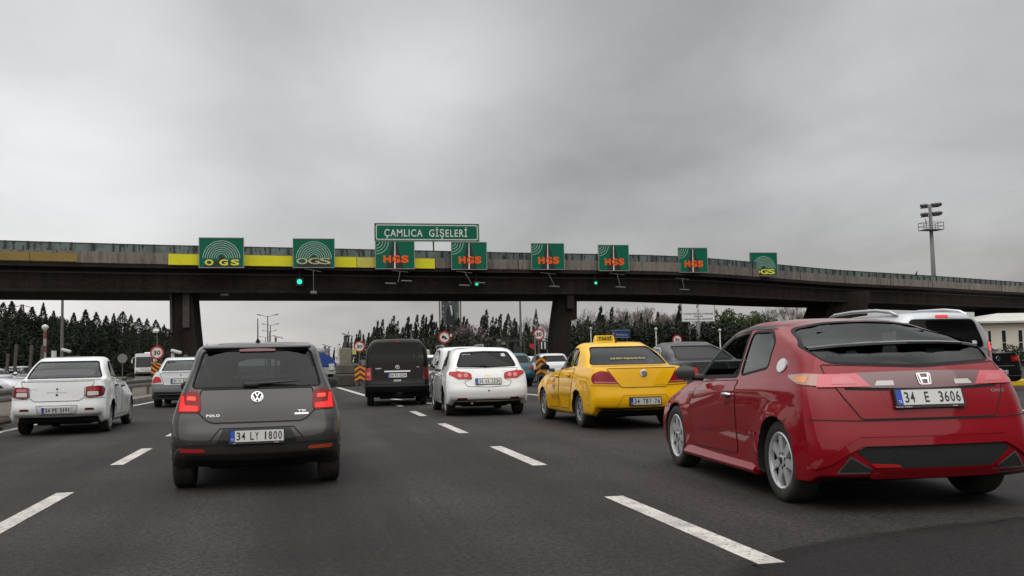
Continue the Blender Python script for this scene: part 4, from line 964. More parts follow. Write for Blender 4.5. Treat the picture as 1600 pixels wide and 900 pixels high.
def civic():
    w = .8825
    sp = dict(L=4.25, W=1.765, H=1.46, axle=(.76, 3.38), wheel=(.318, .215, .765), arch=1.10, flare=.026, low_rings=0, rings=[
        R_((.235, .10, .78), (.19, .17, .18, .80), (.16, 4.08, .74), bow=.12),
        R_((.27, .02, .87), (.22, .19, .20, .875), (.20, 4.20, .82), bow=.12),
        R_((.45, .0, .885), (.42, .38, .40, .88), (.42, 4.25, .85), bow=.12),
        R_((.66, .05, .885), (.65, .62, .62, .885), (.60, 4.20, .83), bow=.12),
        R_((.85, .105, .865), (.86, .83, .78, .875), (.76, 3.98, .75), bow=.13),
        R_((1.03, .185, .795), (1.02, .935, .88, .83), (.965, 3.24, .74), bow=.15, bowf=.2),
        R_((1.19, .36, .745), (1.17, 1.14, 1.10, .768), (1.17, 2.93, .68), bow=.18, bowf=.2, cf=.2),
        R_((1.345, .98, .62), (1.365, 1.395, 1.365, .648), (1.365, 2.47, .60), bow=.12, bowf=.15, cf=.16, crown=.03, crownf=.02),
        R_((1.385, 1.10, .53), (1.405, 1.438, 1.405, .55), (1.41, 2.36, .49), bow=.1, bowf=.1, crown=.03)],
        ridge=((1.42, 1.22), (1.465, 1.85), (1.43, 2.25)))
    A = Vector(gp(1239, 783)); c = Car('red_hatchback', sp, 'red three door hatchback with full width tail lamp bar and plate 34 E 3606', GRP, A + Vector((.77, -.06, 0)), rad(-4.2), P_RED, 1.0)
    rw = [(-.66, 1.075), (0, 1.045), (.66, 1.075), (.725, 1.19), (.66, 1.26), (.565, 1.355), (.30, 1.40), (0, 1.41), (-.30, 1.40), (-.565, 1.355), (-.66, 1.26), (-.725, 1.19)]
    c.window('rear_window', rw, 'rear', GLASS_D, .06, .014)
    c.window('windscreen', [(-.64, 1.0), (.64, 1.0), (.52, 1.35), (-.52, 1.35)], 'front', GLASS_C, .05)
    q = [(1.05, 1.04), (1.63, .97), (1.60, 1.345), (1.26, 1.345), (1.07, 1.25)]
    f = [(1.70, .965), (2.92, .935), (2.72, 1.09), (2.45, 1.235), (2.16, 1.315), (1.67, 1.355)]
    c.window('quarter_window', q, 'side', GLASS_M, .06, .02)
    c.window('door_window', f, 'side', None, .05, .034)
    # the driver's window is wound down, the passenger's is up
    c.patch('door_window', f, 'right', GLASS_C, off=-.005, r=.05, step=.09)
    c.finish(); c.wheels('alloy7', .70, rimm=mat('polished_alloy', (.72, .72, .73), .32, .55)); c.interior(1.75, rear_y=1.05, shelf=(.55, .93, .5), dash_y=2.82, hx=.37)
    # door, tailgate
    for ax in ('left', 'right'):
        c.panel('door', [(1.64, .93), (1.62, .60), (1.60, .30), (2.78, .28), (2.92, .60), (2.90, .885)], ax, r=.06, gap=.008)
        c.handle(ax, 1.78, .80, CHROME)
        c.strip('sill_crease', [(1.15, .50), (1.9, .49), (2.75, .46)], .022, ax, P_RED, .010)
        # side skirt
    for sg in (-1, 1):
        mb = MB(); mb.prism(rnd([(.80, .30), (.86, .27), (.93, .20), (.905, .165), (.78, .165)], .02), 1.18, 2.98, ax='y', M4=Matrix.Diagonal((sg, 1, 1, 1))); o = mb.build('side_skirt', P_RED, c.root, True, 40)
    c.panel('tailgate', [(-.70, 1.06), (-.70, .97), (-.62, .82), (-.52, .665), (.52, .665), (.62, .82), (.70, .97), (.70, 1.06), (0, 1.03)], 'rear', r=.02, gap=.008)
    # fuel flap with its oval cover
    c.patch('fuel_flap', circle(.80, 1.06, .082, 22, 1.0, .66), 'left', CHROME, off=.008, thick=.012, step=.04)
    c.patch('flap_cover', circle(.80, 1.06, .072, 22, 1.0, .64), 'left', mat('flap_white', (.7, .7, .7), .35), off=.010, step=.04)
    # lamp bar
    bar = [(-.60, .895), (-.60, .992), (-.25, 1.0), (0, 1.003), (.25, 1.0), (.60, .992), (.60, .895), (.25, .882), (0, .878), (-.25, .882)]
    lb = c.patch('lamp_bar', bar, 'rear', mat('smoked_red_lens', (.155, .062, .066), .14, coat=1.), off=.010, thick=.02, step=.04)
    for sg in (-1, 1):
        tl = c.patch('tail_lamp', [(sg * .41, .895), (sg * .49, .988), (sg * .735, .985), (sg * .775, .895)], 'rear', mat('clear_red_lens', (.62, .10, .12), .14, coat=.7), off=.014, thick=.02, step=.03)
        c.patch('brake_light', [(sg * .50, .915), (sg * .55, .967), (sg * .66, .965), (sg * .68, .915)], 'rear', LENS_P, off=.016, step=.03, parent=tl)
        c.patch('reversing_lamp', [(sg * .24, .90), (sg * .24, .935), (sg * .36, .935), (sg * .385, .90)], 'rear', LENS_W, off=.013, step=.03, parent=lb)
        ax = 'left' if sg < 0 else 'right'
        wl = c.patch('indicator_lamp', [(.205, .90), (.215, .985), (.40, .995), (.63, .985), (.61, .965), (.42, .92)], ax, mat('smoked_lens', (.42, .22, .17), .15, coat=.7), off=.010, thick=.015, r=.015, step=.03)
        c.patch('indicator_bulb', [(.34, .925), (.35, .97), (.47, .975), (.45, .935)], ax, LENS_O, off=.0125, step=.03, parent=wl)
    # emblem, lettering, plate
    M4 = c.frame('rear', 0, .942, .016); mb = MB()
    fr = rnd([(-.058, .046), (.058, .046), (.048, -.046), (-.048, -.046)], .018); fi = rnd([(-.050, .039), (.050, .039), (.041, -.039), (-.041, -.039)], .014)
    n = len(fr); V = [(x, 0, z) for x, z in fr] + [(x, 0, z) for x, z in fi]; mb.add([M4 @ Vector(v) for v in V], [[i, (i + 1) % n, n + (i + 1) % n, n + i] for i in range(n)])
    for sg in (-1, 1): flat(mb, [(sg * .018, -.036), (sg * .032, -.036), (sg * .044, .038), (sg * .028, .038)], -.001, 0, M4)
    flat(mb, [(-.026, -.006), (.026, -.006), (.026, .010), (-.026, .010)], -.0015, 0, M4); mb.build('emblem', CHROME, c.root)
    c.letter('lettering', 'CIVIC', .60, .845, .022, bold=.02, w=.13)
    c.patch('plate_recess', [(-.32, .745), (.32, .745), (.35, .87), (-.35, .87)], 'rear', P_RED, off=.005, r=.02)
    c.plate('34 E 3606', .808, dealer=('The Power of Dreams', 'Honda'), off=.016, gapf=1.5)
    # bumper: body kit, mesh, exhaust tips
    kit = [(-.86, .34), (-.78, .375), (-.66, .455), (-.56, .505), (.56, .505), (.66, .455), (.78, .375), (.86, .34)]
    c.strip('bumper_moulding', kit, .055, 'rear', P_RED, .018)
    c.strip('bumper_moulding', [(x, z + .04) for x, z in kit[1:-1]], .012, 'rear', P_RED, .012)
    c.patch('diffuser_mesh', both([(-.44, .315), (-.60, .44), (-.52, .475), (0, .475)]), 'rear', mat('diffuser_black', (.012, .012, .013), .8, bump=(120, .6)), off=.004, r=.015)
    c.strip('diffuser_bar', [(-.50, .285), (-.40, .28), (.40, .28), (.50, .285)], .05, 'rear', P_RED, .016)
    c.patch('rear_fog_lamp', [(-.46, .325), (-.27, .325), (-.30, .345), (-.50, .355)], 'rear', LENS_RB, off=.008)
    for sg in (-1, 1):
        tri = [(sg * .735, .285), (sg * .64, .41), (sg * .43, .285)]
        c.patch('exhaust_tip', tri, 'rear', CHROME, off=.010, r=.012); c.patch('exhaust_opening', [(sg * .712, .296), (sg * .638, .395), (sg * .475, .296)], 'rear', GAP, off=.012, r=.01)
    for ax in ('left', 'right'): c.strip('window_frame', [(2.97, .95), (2.75, 1.115), (2.47, 1.26), (2.17, 1.34), (1.66, 1.382), (1.24, 1.375)], .03, ax, mat('frame_black', (.012, .012, .012), .35), .004)
    c.strip('lamp_bar_gap', [(-.60, .885), (-.25, .872), (0, .868), (.25, .872), (.60, .885)], .018, 'rear', GAP, .006)
    c.strip('bumper_shut_line', [(-.86, .665), (-.52, .655), (.52, .655), (.86, .665)], .007, 'rear', GAP, .004)
    # spoiler bar across the glass
    pts = [(-.705, .57, 1.185), (-.5, .45, 1.205), (-.25, .39, 1.215), (0, .375, 1.218), (.25, .39, 1.215), (.5, .45, 1.205), (.705, .57, 1.185)]
    mb = MB(); 
    for a, b in zip(pts[:-1], pts[1:]):
        a, b = Vector(a), Vector(b); V = []
        for p in (a, b):
            for dy, dz in ((-.045, .006), (-.048, -.010), (.03, -.022), (.06, .012), (.0, .016)): V.append(p + Vector((0, dy, dz)))
        mb.add(V, [[i, (i + 1) % 5, 5 + (i + 1) % 5, 5 + i] for i in range(5)])
    mb.build('rear_spoiler', mat('spoiler_black', (.012, .012, .012), .2, coat=.6), c.root, True, 50)
    c.mirror(2.72, .985, .80, -1, (.20, .13, .15), BLACKP, rad(-12)); c.mirror(2.62, .97, .80, 1, (.20, .13, .15), BLACKP)
    return c
def taxi():
    sp = sedan_spec(4.56, 1.73, 1.47, belt=1.0, deck=1.01, ty=.09, gy=.64, roofy=1.34, axle=(1.03, 3.63), wheel=(.305, .195, .735), tail=.90, bow=.13, wtop=.60, decksharp=False, crownd=.015, flare=.024, gw=.88, gm=.80)
    A = Vector(gp(909, 668)); c = Car('yellow_taxi', sp, 'yellow saloon taxi with roof sign and plate 34 TBY 76', GRP, A + Vector((.79, .03, 0)), rad(-.5), P_YELLOW, .975, 'taxi')
    c.window('rear_window', [(-.685, 1.065), (.685, 1.065), (.655, 1.14), (.535, 1.37), (-.535, 1.37), (-.655, 1.14)], 'rear', GLASS_D, .05, .014)
    c.window('windscreen', [(-.60, 1.03), (.60, 1.03), (.5, 1.34), (-.5, 1.34)], 'front', GLASS_C, .05)
    c.window('quarter_window', [(1.30, 1.06), (1.55, 1.05), (1.52, 1.32), (1.44, 1.26)], 'side', GLASS_D, .03, .022)
    c.window('rear_door_window', [(1.61, 1.045), (2.28, 1.015), (2.24, 1.365), (1.58, 1.345)], 'side', GLASS_C, .04, .03)
    c.window('front_door_window', [(2.36, 1.01), (3.22, .985), (2.75, 1.28), (2.32, 1.365)], 'side', GLASS_C, .04, .03)
    c.finish(); c.wheels('alloy5', .64, rimm=HUBCAP); c.interior(2.15, rear_y=1.5, shelf=(.98, 1.0, .6), dash_y=3.1)
    c.panel('boot_lid', [(-.60, 1.0), (-.54, .90), (-.43, .75), (-.38, .69), (.38, .69), (.43, .75), (.54, .90), (.60, 1.0)], 'rear', r=.03, gap=.009)
    for sg in (-1, 1):
        P = [(sg * .43, .755), (sg * .56, .945), (sg * .70, .965), (sg * .79, .915), (sg * .825, .855), (sg * .82, .765)]
        o = c.patch('tail_lamp', P, 'rear', mat('taxi_red_lens', (.25, .010, .018), .14, coat=.4, spec=.2), off=.012, thick=.02, r=.03, step=.03)
        c.patch('lamp_strip', [(sg * .46, .765), (sg * .47, .780), (sg * .795, .790), (sg * .805, .773)], 'rear', LENS_P, off=.0145, step=.03, parent=o)
        ax = 'left' if sg < 0 else 'right'
        c.panel('front_door', [(2.34, .98), (2.33, .6), (2.36, .30), (3.10, .28), (3.30, .62), (3.25, .95)], ax, r=.05, gap=.008)
        c.panel('rear_door', [(2.29, .98), (2.28, .6), (2.30, .30), (1.66, .30), (1.45, .62), (1.36, .80), (1.34, 1.0)], ax, r=.05, gap=.008)
        c.handle(ax, 2.46, .86); c.handle(ax, 1.58, .89)
        c.strip('rub_strip', [(1.50, .56), (2.3, .55), (3.2, .53)], .03, ax, P_YELLOW, .009)
        c.mirror(3.02, 1.02, .77, sg, (.20, .11, .15), P_DARK if sg < 0 else None, rad(-10 * sg) if sg < 0 else 0)
        d = -1 if ax == 'left' else 1
        M4 = c.frame(ax, 2.68, .72, .006); mb = MB(); V = []
        for r0, r1 in ((.085, .105), (.045, .06)): flat(mb, arc_band(0, 0, r0, r1, .2, 2 * math.pi - .05), 0, 0, M4)
        mb.build('door_emblem', mat('taxi_lettering_brown', (.35, .12, .02), .5), c.root)
        c.letter('door_lettering', '34 TBY 76', 2.62, .47, .085, mat('taxi_lettering_red', (.5, .09, .02), .5), axis=ax, w=.52, bold=.01, off=.006)
    c.patch('plate_recess', [(-.47, .37), (.47, .37), (.36, .56), (-.36, .56)], 'rear', P_YELLOW, off=.002, r=.03)
    c.strip('bumper_crease', [(-.80, .37), (-.48, .36), (-.36, .565), (.36, .565), (.48, .36), (.80, .37)], .010, 'rear', mat('paint_shadow_line', (.35, .18, .004), .5), .003)
    c.plate('34 TBY 76', .465, off=.012, framem=PL_K, gapf=.9)
    c.strip('bumper_shut_line', [(-.84, .73), (-.40, .715)], .007, 'rear', GAP, .004); c.strip('bumper_shut_line', [(.40, .715), (.84, .73)], .007, 'rear', GAP, .004)
    c.patch('bumper_valance', [(-.68, .33), (.68, .33), (.72, .36), (-.72, .36)], 'rear', BLACKP, off=.003)
    M4 = c.frame('rear', 0, .915, .006); mb = MB(); mb.lathe([(.058, 0), (.058, .012), (.046, .014)], 24, 0, M4 @ Matrix.Rotation(math.pi / 2, 4, 'X')); e = mb.build('emblem', CHROME, c.root, True, 30)
    mb = MB(); mb.lathe([(.047, .013), (.001, .015)], 24, 0, M4 @ Matrix.Rotation(math.pi / 2, 4, 'X')); mb.build('emblem_shield', mat('emblem_grey', (.2, .2, .21), .3, .8), e)
    c.letter('lettering', 'LINEA', .27, .725, .018, mat('badge_dull', (.3, .2, .05), .4, .5), w=.2)
    c.letter('window_lettering', 'Çok Şükür Bugünümüze Anne', 0, 1.165, .038, mat('window_lettering_yellow', (.7, .52, .08), .5), w=.62, off=.004)
    mb = MB(); mb.prism(rnd([(-.20, 0), (.20, 0), (.165, .135), (-.165, .135)], .03), -.06, .06); mb2 = mb.build('taxi_sign', mat('taxi_sign_yellow', (.85, .60, .03), .35), c.root, False, None, (0, 2.18, 1.462))
    mb = MB(); flat(mb, rnd([(-.165, .03), (.165, .03), (.145, .122), (-.145, .122)], .01), -.0615); mb.build('sign_face', mat('taxi_sign_face', (.45, .36, .02), .4), mb2)
    mb = MB(); text(mb, 'TAKSİ', .062, (0, -.0635, .072), w=.25, bold=.03); mb.build('sign_lettering', PL_K, mb2)
    mb = MB(); mb.tube([(0, 1.48, 1.44), (0, 1.46, 1.48)], [.03, .012], 8); mb.tube([(0, 1.46, 1.47), (0, 1.44, 1.64)], .006, 6); mb.build('roof_aerial', mat('aerial_red', (.12, .01, .01), .5), c.root, True)
    return c
def white_sedan():
    sp = sedan_spec(4.35, 1.74, 1.53, belt=1.05, deck=1.04, ty=.07, gy=.55, roofy=1.15, axle=(.86, 3.49), wheel=(.31, .185, .74), tail=.95, bow=.10, wtop=.635, zb=.33, ws=.52, flare=.02, gw=.88, gm=.805)
    A, B = Vector(gp(50, 681)), Vector(gp(168, 671)); c = Car('white_saloon', sp, 'white saloon beside the guard rail with plate 34 PE 5191', GRP, (A + B) / 2 + Vector((-.09, 0, 0)), rad(1.0), P_WHITE, .915)
    c.window('rear_window', [(-.69, 1.095), (.69, 1.095), (.665, 1.17), (.56, 1.42), (-.56, 1.42), (-.665, 1.17)], 'rear', GLASS_M, .05, .022)
    c.window('windscreen', [(-.62, 1.07), (.62, 1.07), (.53, 1.38), (-.53, 1.38)], 'front', GLASS_C, .05)
    c.window('rear_door_window', [(1.22, 1.12), (1.98, 1.075), (1.95, 1.42), (1.42, 1.40), (1.28, 1.27)], 'side', GLASS_D, .04, .026)
    c.window('front_door_window', [(2.06, 1.07), (2.98, 1.04), (2.52, 1.33), (2.03, 1.42)], 'side', GLASS_D, .04, .026)
    c.finish(); c.wheels('trim', .66, rimm=HUBCAP); c.interior(1.9, rear_y=1.25, shelf=(.82, 1.03, .5), dash_y=2.85)
    c.panel('boot_lid', [(-.66, 1.03), (-.62, .93), (-.49, .91), (-.485, .72), (-.40, .655), (.40, .655), (.485, .72), (.49, .91), (.62, .93), (.66, 1.03)], 'rear', r=.03, gap=.009)
    for sg in (-1, 1):
        P = [(sg * .495, .725), (sg * .515, .925), (sg * .74, .935), (sg * .80, .92), (sg * .828, .86), (sg * .815, .74), (sg * .60, .705)]
        o = c.patch('tail_lamp', P, 'rear', LENS_DR, off=.012, thick=.022, r=.04, step=.03)
        c.patch('indicator_lens', [(sg * .535, .75), (sg * .535, .83), (sg * .725, .83), (sg * .73, .755)], 'rear', LENS_W, off=.0145, step=.03, parent=o, r=.02)
        c.patch('brake_lens', [(sg * .54, .85), (sg * .545, .895), (sg * .73, .90), (sg * .73, .85)], 'rear', LENS_P if sg < 0 else LENS_RB, off=.0145, step=.03, parent=o, r=.015)
        c.patch('reflector', [(sg * .49, .475), (sg * .67, .475), (sg * .65, .515), (sg * .51, .515)], 'rear', LENS_DR, off=.006, thick=.012, r=.01)
        ax = 'left' if sg < 0 else 'right'
        c.panel('front_door', [(2.04, 1.03), (2.02, .6), (2.04, .31), (2.92, .30), (3.08, .62), (3.02, 1.0)], ax, r=.05)
        c.panel('rear_door', [(1.99, 1.03), (1.97, .6), (1.99, .31), (1.42, .31), (1.25, .64), (1.16, .84), (1.14, 1.06)], ax, r=.05)
        c.handle(ax, 2.16, .89, BLACKP); c.handle(ax, 1.36, .92, BLACKP); c.mirror(2.78, 1.07, .77, sg, (.19, .11, .15), BLACKP if sg > 0 else None, rad(14) if sg > 0 else 0)
    M4 = c.frame('rear', 0, .885, .007); mb = MB(); flat(mb, [(0, -.055), (.042, 0), (0, .055), (-.042, 0)], 0, 0, M4); e = mb.build('emblem', CHROME, c.root)
    mb = MB(); flat(mb, [(0, -.030), (.022, 0), (0, .030), (-.022, 0)], -.002, 0, M4); mb.build('emblem_centre', P_DARK, e)
    c.letter('lettering', 'SYMBOL', 0, .82, .020, mat('badge_grey', (.3, .3, .3), .3, .8), w=.36, bold=.0); c.patch('boot_lock', circle(0, .775, .022, 12), 'rear', BLACKP, off=.008, step=.03)
    c.letter('lettering', 'JOY', -.42, .885, .018, mat('badge_grey', (.3, .3, .3), .3, .8), w=.14)
    c.patch('plate_recess', both([(-.32, .41), (-.36, .565), (0, .565)]), 'rear', mat('paint_recess_white', (.6, .6, .59), .5), off=.002, r=.03)
    c.strip('recess_edge', both([(-.33, .40), (-.37, .57), (0, .57)]), .014, 'rear', mat('recess_grey', (.28, .28, .27), .6), .004, closed=True)
    c.plate('34 PE 5191', .485, off=.010, framem=PL_W, fr=.004)
    c.strip('bumper_shut_line', [(-.84, .70), (-.50, .70)], .006, 'rear', GAP, .004); c.strip('bumper_shut_line', [(.50, .70), (.84, .70)], .006, 'rear', GAP, .004)
    return c
def white_hatch():
    sp = hatch_spec(4.30, 1.725, 1.445, belt=1.0, gy=.19, roofy=.62, axle=(.80, 3.40), wheel=(.305, .19, .735), tail=.90, wtop=.60, bow=.13, bumper=.05, crown=.03, flare=.02)
    A, B = Vector(gp(709, 649)), Vector(gp(813, 645)); c = Car('white_hatchback', sp, 'white hatchback with a window sticker and plate 35 AS 2536', GRP, (A + B) / 2 + Vector((-.08, 0, 0)), rad(-2.0), P_WHITE2, 1.0)
    c.window('rear_window', [(-.62, 1.03), (0, 1.015), (.62, 1.03), (.60, 1.10), (.50, 1.325), (0, 1.34), (-.50, 1.325), (-.60, 1.10)], 'rear', GLASS_P, .05, .03)
    c.window('windscreen', [(-.60, 1.02), (.60, 1.02), (.5, 1.32), (-.5, 1.32)], 'front', GLASS_C, .05)
    c.window('quarter_window', [(.86, 1.07), (1.22, 1.04), (1.2, 1.30), (1.02, 1.24)], 'side', GLASS_D, .03, .025)
    c.window('rear_door_window', [(1.28, 1.035), (1.98, 1.0), (1.94, 1.345), (1.26, 1.315)], 'side', GLASS_D, .04, .03)
    c.window('front_door_window', [(2.06, 1.0), (2.95, .97), (2.45, 1.26), (2.02, 1.345)], 'side', GLASS_D, .04, .03)
    c.finish(); c.wheels('alloy5', .66, rimm=HUBCAP); c.interior(1.85, rear_y=1.1, shelf=(.62, 1.0, .5), dash_y=2.8)
    c.panel('tailgate', both([(-.66, .99), (-.62, .93), (-.38, .90), (-.345, .76), (-.50, .72), (-.44, .62), (0, .60)]), 'rear', r=.03, gap=.008)
    for sg in (-1, 1):
        P = [(sg * .335, .77), (sg * .345, .885), (sg * .60, .935), (sg * .78, .925), (sg * .80, .87), (sg * .62, .775)]
        o = c.patch('tail_lamp', P, 'rear', mat('orange_red_lens', (.42, .018, .012), .14, coat=.35, spec=.2), off=.013, thick=.02, r=.03, step=.03)
        for cx in (.46, .58): c.patch('lamp_bowl', circle(sg * cx, .845, .042, 16), 'rear', LENS_P, off=.0155, step=.03, parent=o)
        c.patch('reflector', [(sg * .44, .355), (sg * .66, .355), (sg * .64, .385), (sg * .46, .385)], 'rear', LENS_DR, off=.006, thick=.012, r=.01)
        ax = 'left' if sg < 0 else 'right'
        c.panel('front_door', [(2.04, .97), (2.02, .6), (2.04, .30), (2.85, .28), (3.04, .62), (2.98, .94)], ax, r=.05)
        c.panel('rear_door', [(1.99, .97), (1.97, .6), (1.99, .30), (1.36, .30), (1.20, .62), (1.10, .80), (1.10, 1.0)], ax, r=.05)
        c.handle(ax, 2.16, .85); c.handle(ax, 1.34, .88); c.mirror(2.76, 1.0, .76, sg, (.19, .11, .15), P_DARK)
    M4 = c.frame('rear', 0, .845, .008); mb = MB(); flat(mb, [(-.055, -.012), (-.018, -.012), (-.018, -.022), (.018, -.022), (.018, -.012), (.055, -.012), (.055, .012), (.018, .012), (.018, .022), (-.018, .022), (-.018, .012), (-.055, .012)], 0, 0, M4); mb.build('emblem', mat('emblem_gold', (.6, .48, .2), .25, .9), c.root)
    c.letter('lettering', 'CHEVROLET', -.40, .985 - .05, .018, mat('badge_grey', (.3, .3, .3), .3, .8), w=.24); c.letter('lettering', 'LACETTI', .42, .925, .018, mat('badge_red', (.35, .08, .08), .3, .4), w=.22)
    c.patch('bumper_lock', circle(0, .53, .018, 10), 'rear', BLACKP, off=.005, step=.03)
    c.plate('35 AS 2536', .715, off=.014)
    c.letter('window_sticker', 'CHILOE', -.40, 1.285, .03, PL_W, w=.18); c.patch('window_sticker', [(.34, 1.23), (.44, 1.23), (.42, 1.30), (.34, 1.29)], 'rear', mat('sticker_grey', (.5, .5, .5), .5), off=.004, r=.02)
    c.strip('bumper_crease', [(-.80, .40), (0, .37), (.80, .40)], .008, 'rear', mat('crease_grey', (.3, .3, .3), .5), .003); c.patch('bumper_valance', [(-.66, .33), (.66, .33), (.70, .355), (-.70, .355)], 'rear', BLACKP, off=.003)
    mb = MB(); mb.tube([(-.35, .12, .27), (-.35, .02, .26)], .025, 10); mb.build('exhaust_pipe', mat('exhaust_steel', (.2, .18, .16), .5, .8), c.root, True)
    h, n = c.hit('rear', 0, 1.03); mb = MB(); mb.tube([(0, h.y - .02, 1.03), (-.18, h.y + .0, 1.07), (-.34, h.y + .03, 1.10)], [.02, .011, .006], 6); mb.build('rear_wiper', BLACKP, c.root, True)
    return c
def box_spec(L, Wd, H, belt=1.12, axle=(.75, 3.45), wheel=(.315, .195, .75), wtop=None, lean=.16, nose=.98, roofend=.66, zb=.30, low_rings=0, **k):
    w = Wd / 2; wt = wtop or w * .83
    sp = dict(L=L, W=Wd, H=H, axle=axle, wheel=wheel, low_rings=low_rings, rings=[
        R_((zb + .02, .10, w * .88), (.24, .21, .22, w * .92), (.22, L - .14, w * .84), bow=.05),
        R_((zb + .09, .02, w * .98), (.29, .26, .27, w * .97), (.28, L - .03, w * .90), bow=.05),
        R_((.56, .0, w * .995), (.50, .46, .48, w * .99), (.48, L, w * .94), bow=.05),
        R_((.74, .05, w), (.70, .68, .68, w), (.68, L - .05, w * .93), bow=.04),
        R_((.95, .07, w * .99), (.92, .90, .88, w * .99), (.88, L - .22, w * .88), bow=.04),
        R_((belt, .085, w * .975), (belt, belt - .03, belt - .05, w * .975), (1.08, L * .80, w * .86), bow=.04, bowf=.18),
        R_((belt + (H - belt) * .5, .085 + lean * .45, w * .935), (belt + (H - belt) * .5, belt + (H - belt) * .48, belt + (H - belt) * .45, w * .935), (belt + (H - belt) * .45, L * .73, w * .82), bow=.04, bowf=.15, cf=.18),
        R_((H - .13, lean + .02, wt), (H - .12, H - .11, H - .14, wt * 1.03), (H - .14, L * roofend, wt * .92), bow=.04, bowf=.12, cf=.16, crown=.025),
        R_((H - .055, lean + .09, wt * .88), (H - .045, H - .03, H - .07, wt * .90), (H - .075, L * roofend - .08, wt * .78), bow=.04, bowf=.1, crown=.02)],
        ridge=((H - .025, lean + .2), (H, L * .4), (H - .045, L * roofend - .14)))
    sp.update(k); return sp
def black_van():
    sp = box_spec(4.40, 1.80, 1.90, belt=1.17, axle=(.86, 3.54), lean=.17, wtop=.70)
    A, B = Vector(gp(584, 634)), Vector(gp(656, 631)); c = Car('black_van', sp, 'black panel van with a tailgate window, chrome bar and white plate', GRP, (A + B) / 2, rad(-4), P_BLACK, .95, 'van')
    c.window('rear_window', [(-.75, 1.20), (.75, 1.20), (.74, 1.40), (.66, 1.76), (-.66, 1.76), (-.74, 1.40)], 'rear', GLASS_D, .06, .02)
    c.window('windscreen', [(-.66, 1.18), (.66, 1.18), (.6, 1.66), (-.6, 1.66)], 'front', GLASS_D, .05)
    c.window('front_side_window', [(2.2, 1.18), (3.2, 1.15), (2.8, 1.62), (2.2, 1.64)], 'side', GLASS_D, .05)
    c.finish(); c.wheels('trim', .64); c.interior(2.0, rear_y=1.2, dash_y=3.0, zb=.45)
    c.panel('tailgate', [(-.70, 1.16), (-.70, .62), (.70, .62), (.70, 1.16)], 'rear', r=.04)
    for sg in (-1, 1):
        o = c.patch('tail_lamp', [(sg * .715, .73), (sg * .72, 1.08), (sg * .87, 1.06), (sg * .875, .73)], 'rear', LENS_DR if sg > 0 else mat('red_lens_light', (.40, .015, .015), .12, coat=.6), off=.012, thick=.02, r=.02, step=.03)
        c.patch('lamp_window', [(sg * .75, .85), (sg * .75, .96), (sg * .83, .95), (sg * .83, .86)], 'rear', LENS_P if sg < 0 else LENS_DR, off=.0145, parent=o)
        c.mirror(3.05, 1.22, .84, sg, (.20, .12, .22))
    M4 = c.frame('rear', 0, 1.075, .007); mb = MB(); mb.lathe([(.06, 0), (.06, .012), (.05, .014), (.05, .004)], 20, 0, M4 @ Matrix.Rotation(math.pi / 2, 4, 'X'))
    for sg in (-1, 1):
        flat(mb, [(sg * .022, .045), (sg * .034, .045), (sg * .006, -.004), (sg * -.004, .0)], -.011, 0, M4); flat(mb, [(sg * .048, .015), (sg * .020, -.045), (sg * .0, -.01), (sg * .01, -.01), (sg * .020, -.03)], -.011, 0, M4)
    mb.build('emblem', CHROME, c.root, True, 30)
    c.patch('chrome_bar', [(-.36, .945), (.36, .945), (.36, .985), (-.36, .985)], 'rear', CHROME, off=.02, thick=.02, r=.01)
    c.plate('34 FA 0294', .85, off=.014); c.letter('lettering', 'CADDY', -.52, 1.05, .032, w=.17, bold=.02); c.letter('lettering', 'TDI', .57, 1.075, .024, w=.08)
    c.patch('dealer_sticker', rnd([(-.10, .685), (.10, .685), (.10, .735), (-.10, .735)], .02), 'rear', mat('sticker_grey', (.5, .5, .5), .5), off=.005); c.letter('sticker_lettering', 'VDF', 0, .71, .026, PL_K, w=.12, off=.008)
    c.strip('bumper_step', [(-.85, .57), (.85, .57)], .03, 'rear', BLACKP, .012); c.patch('high_brake_lamp', [(-.08, 1.785), (.08, 1.785), (.08, 1.805), (-.08, 1.805)], 'rear', LENS_R, off=.01, thick=.015)
    return c
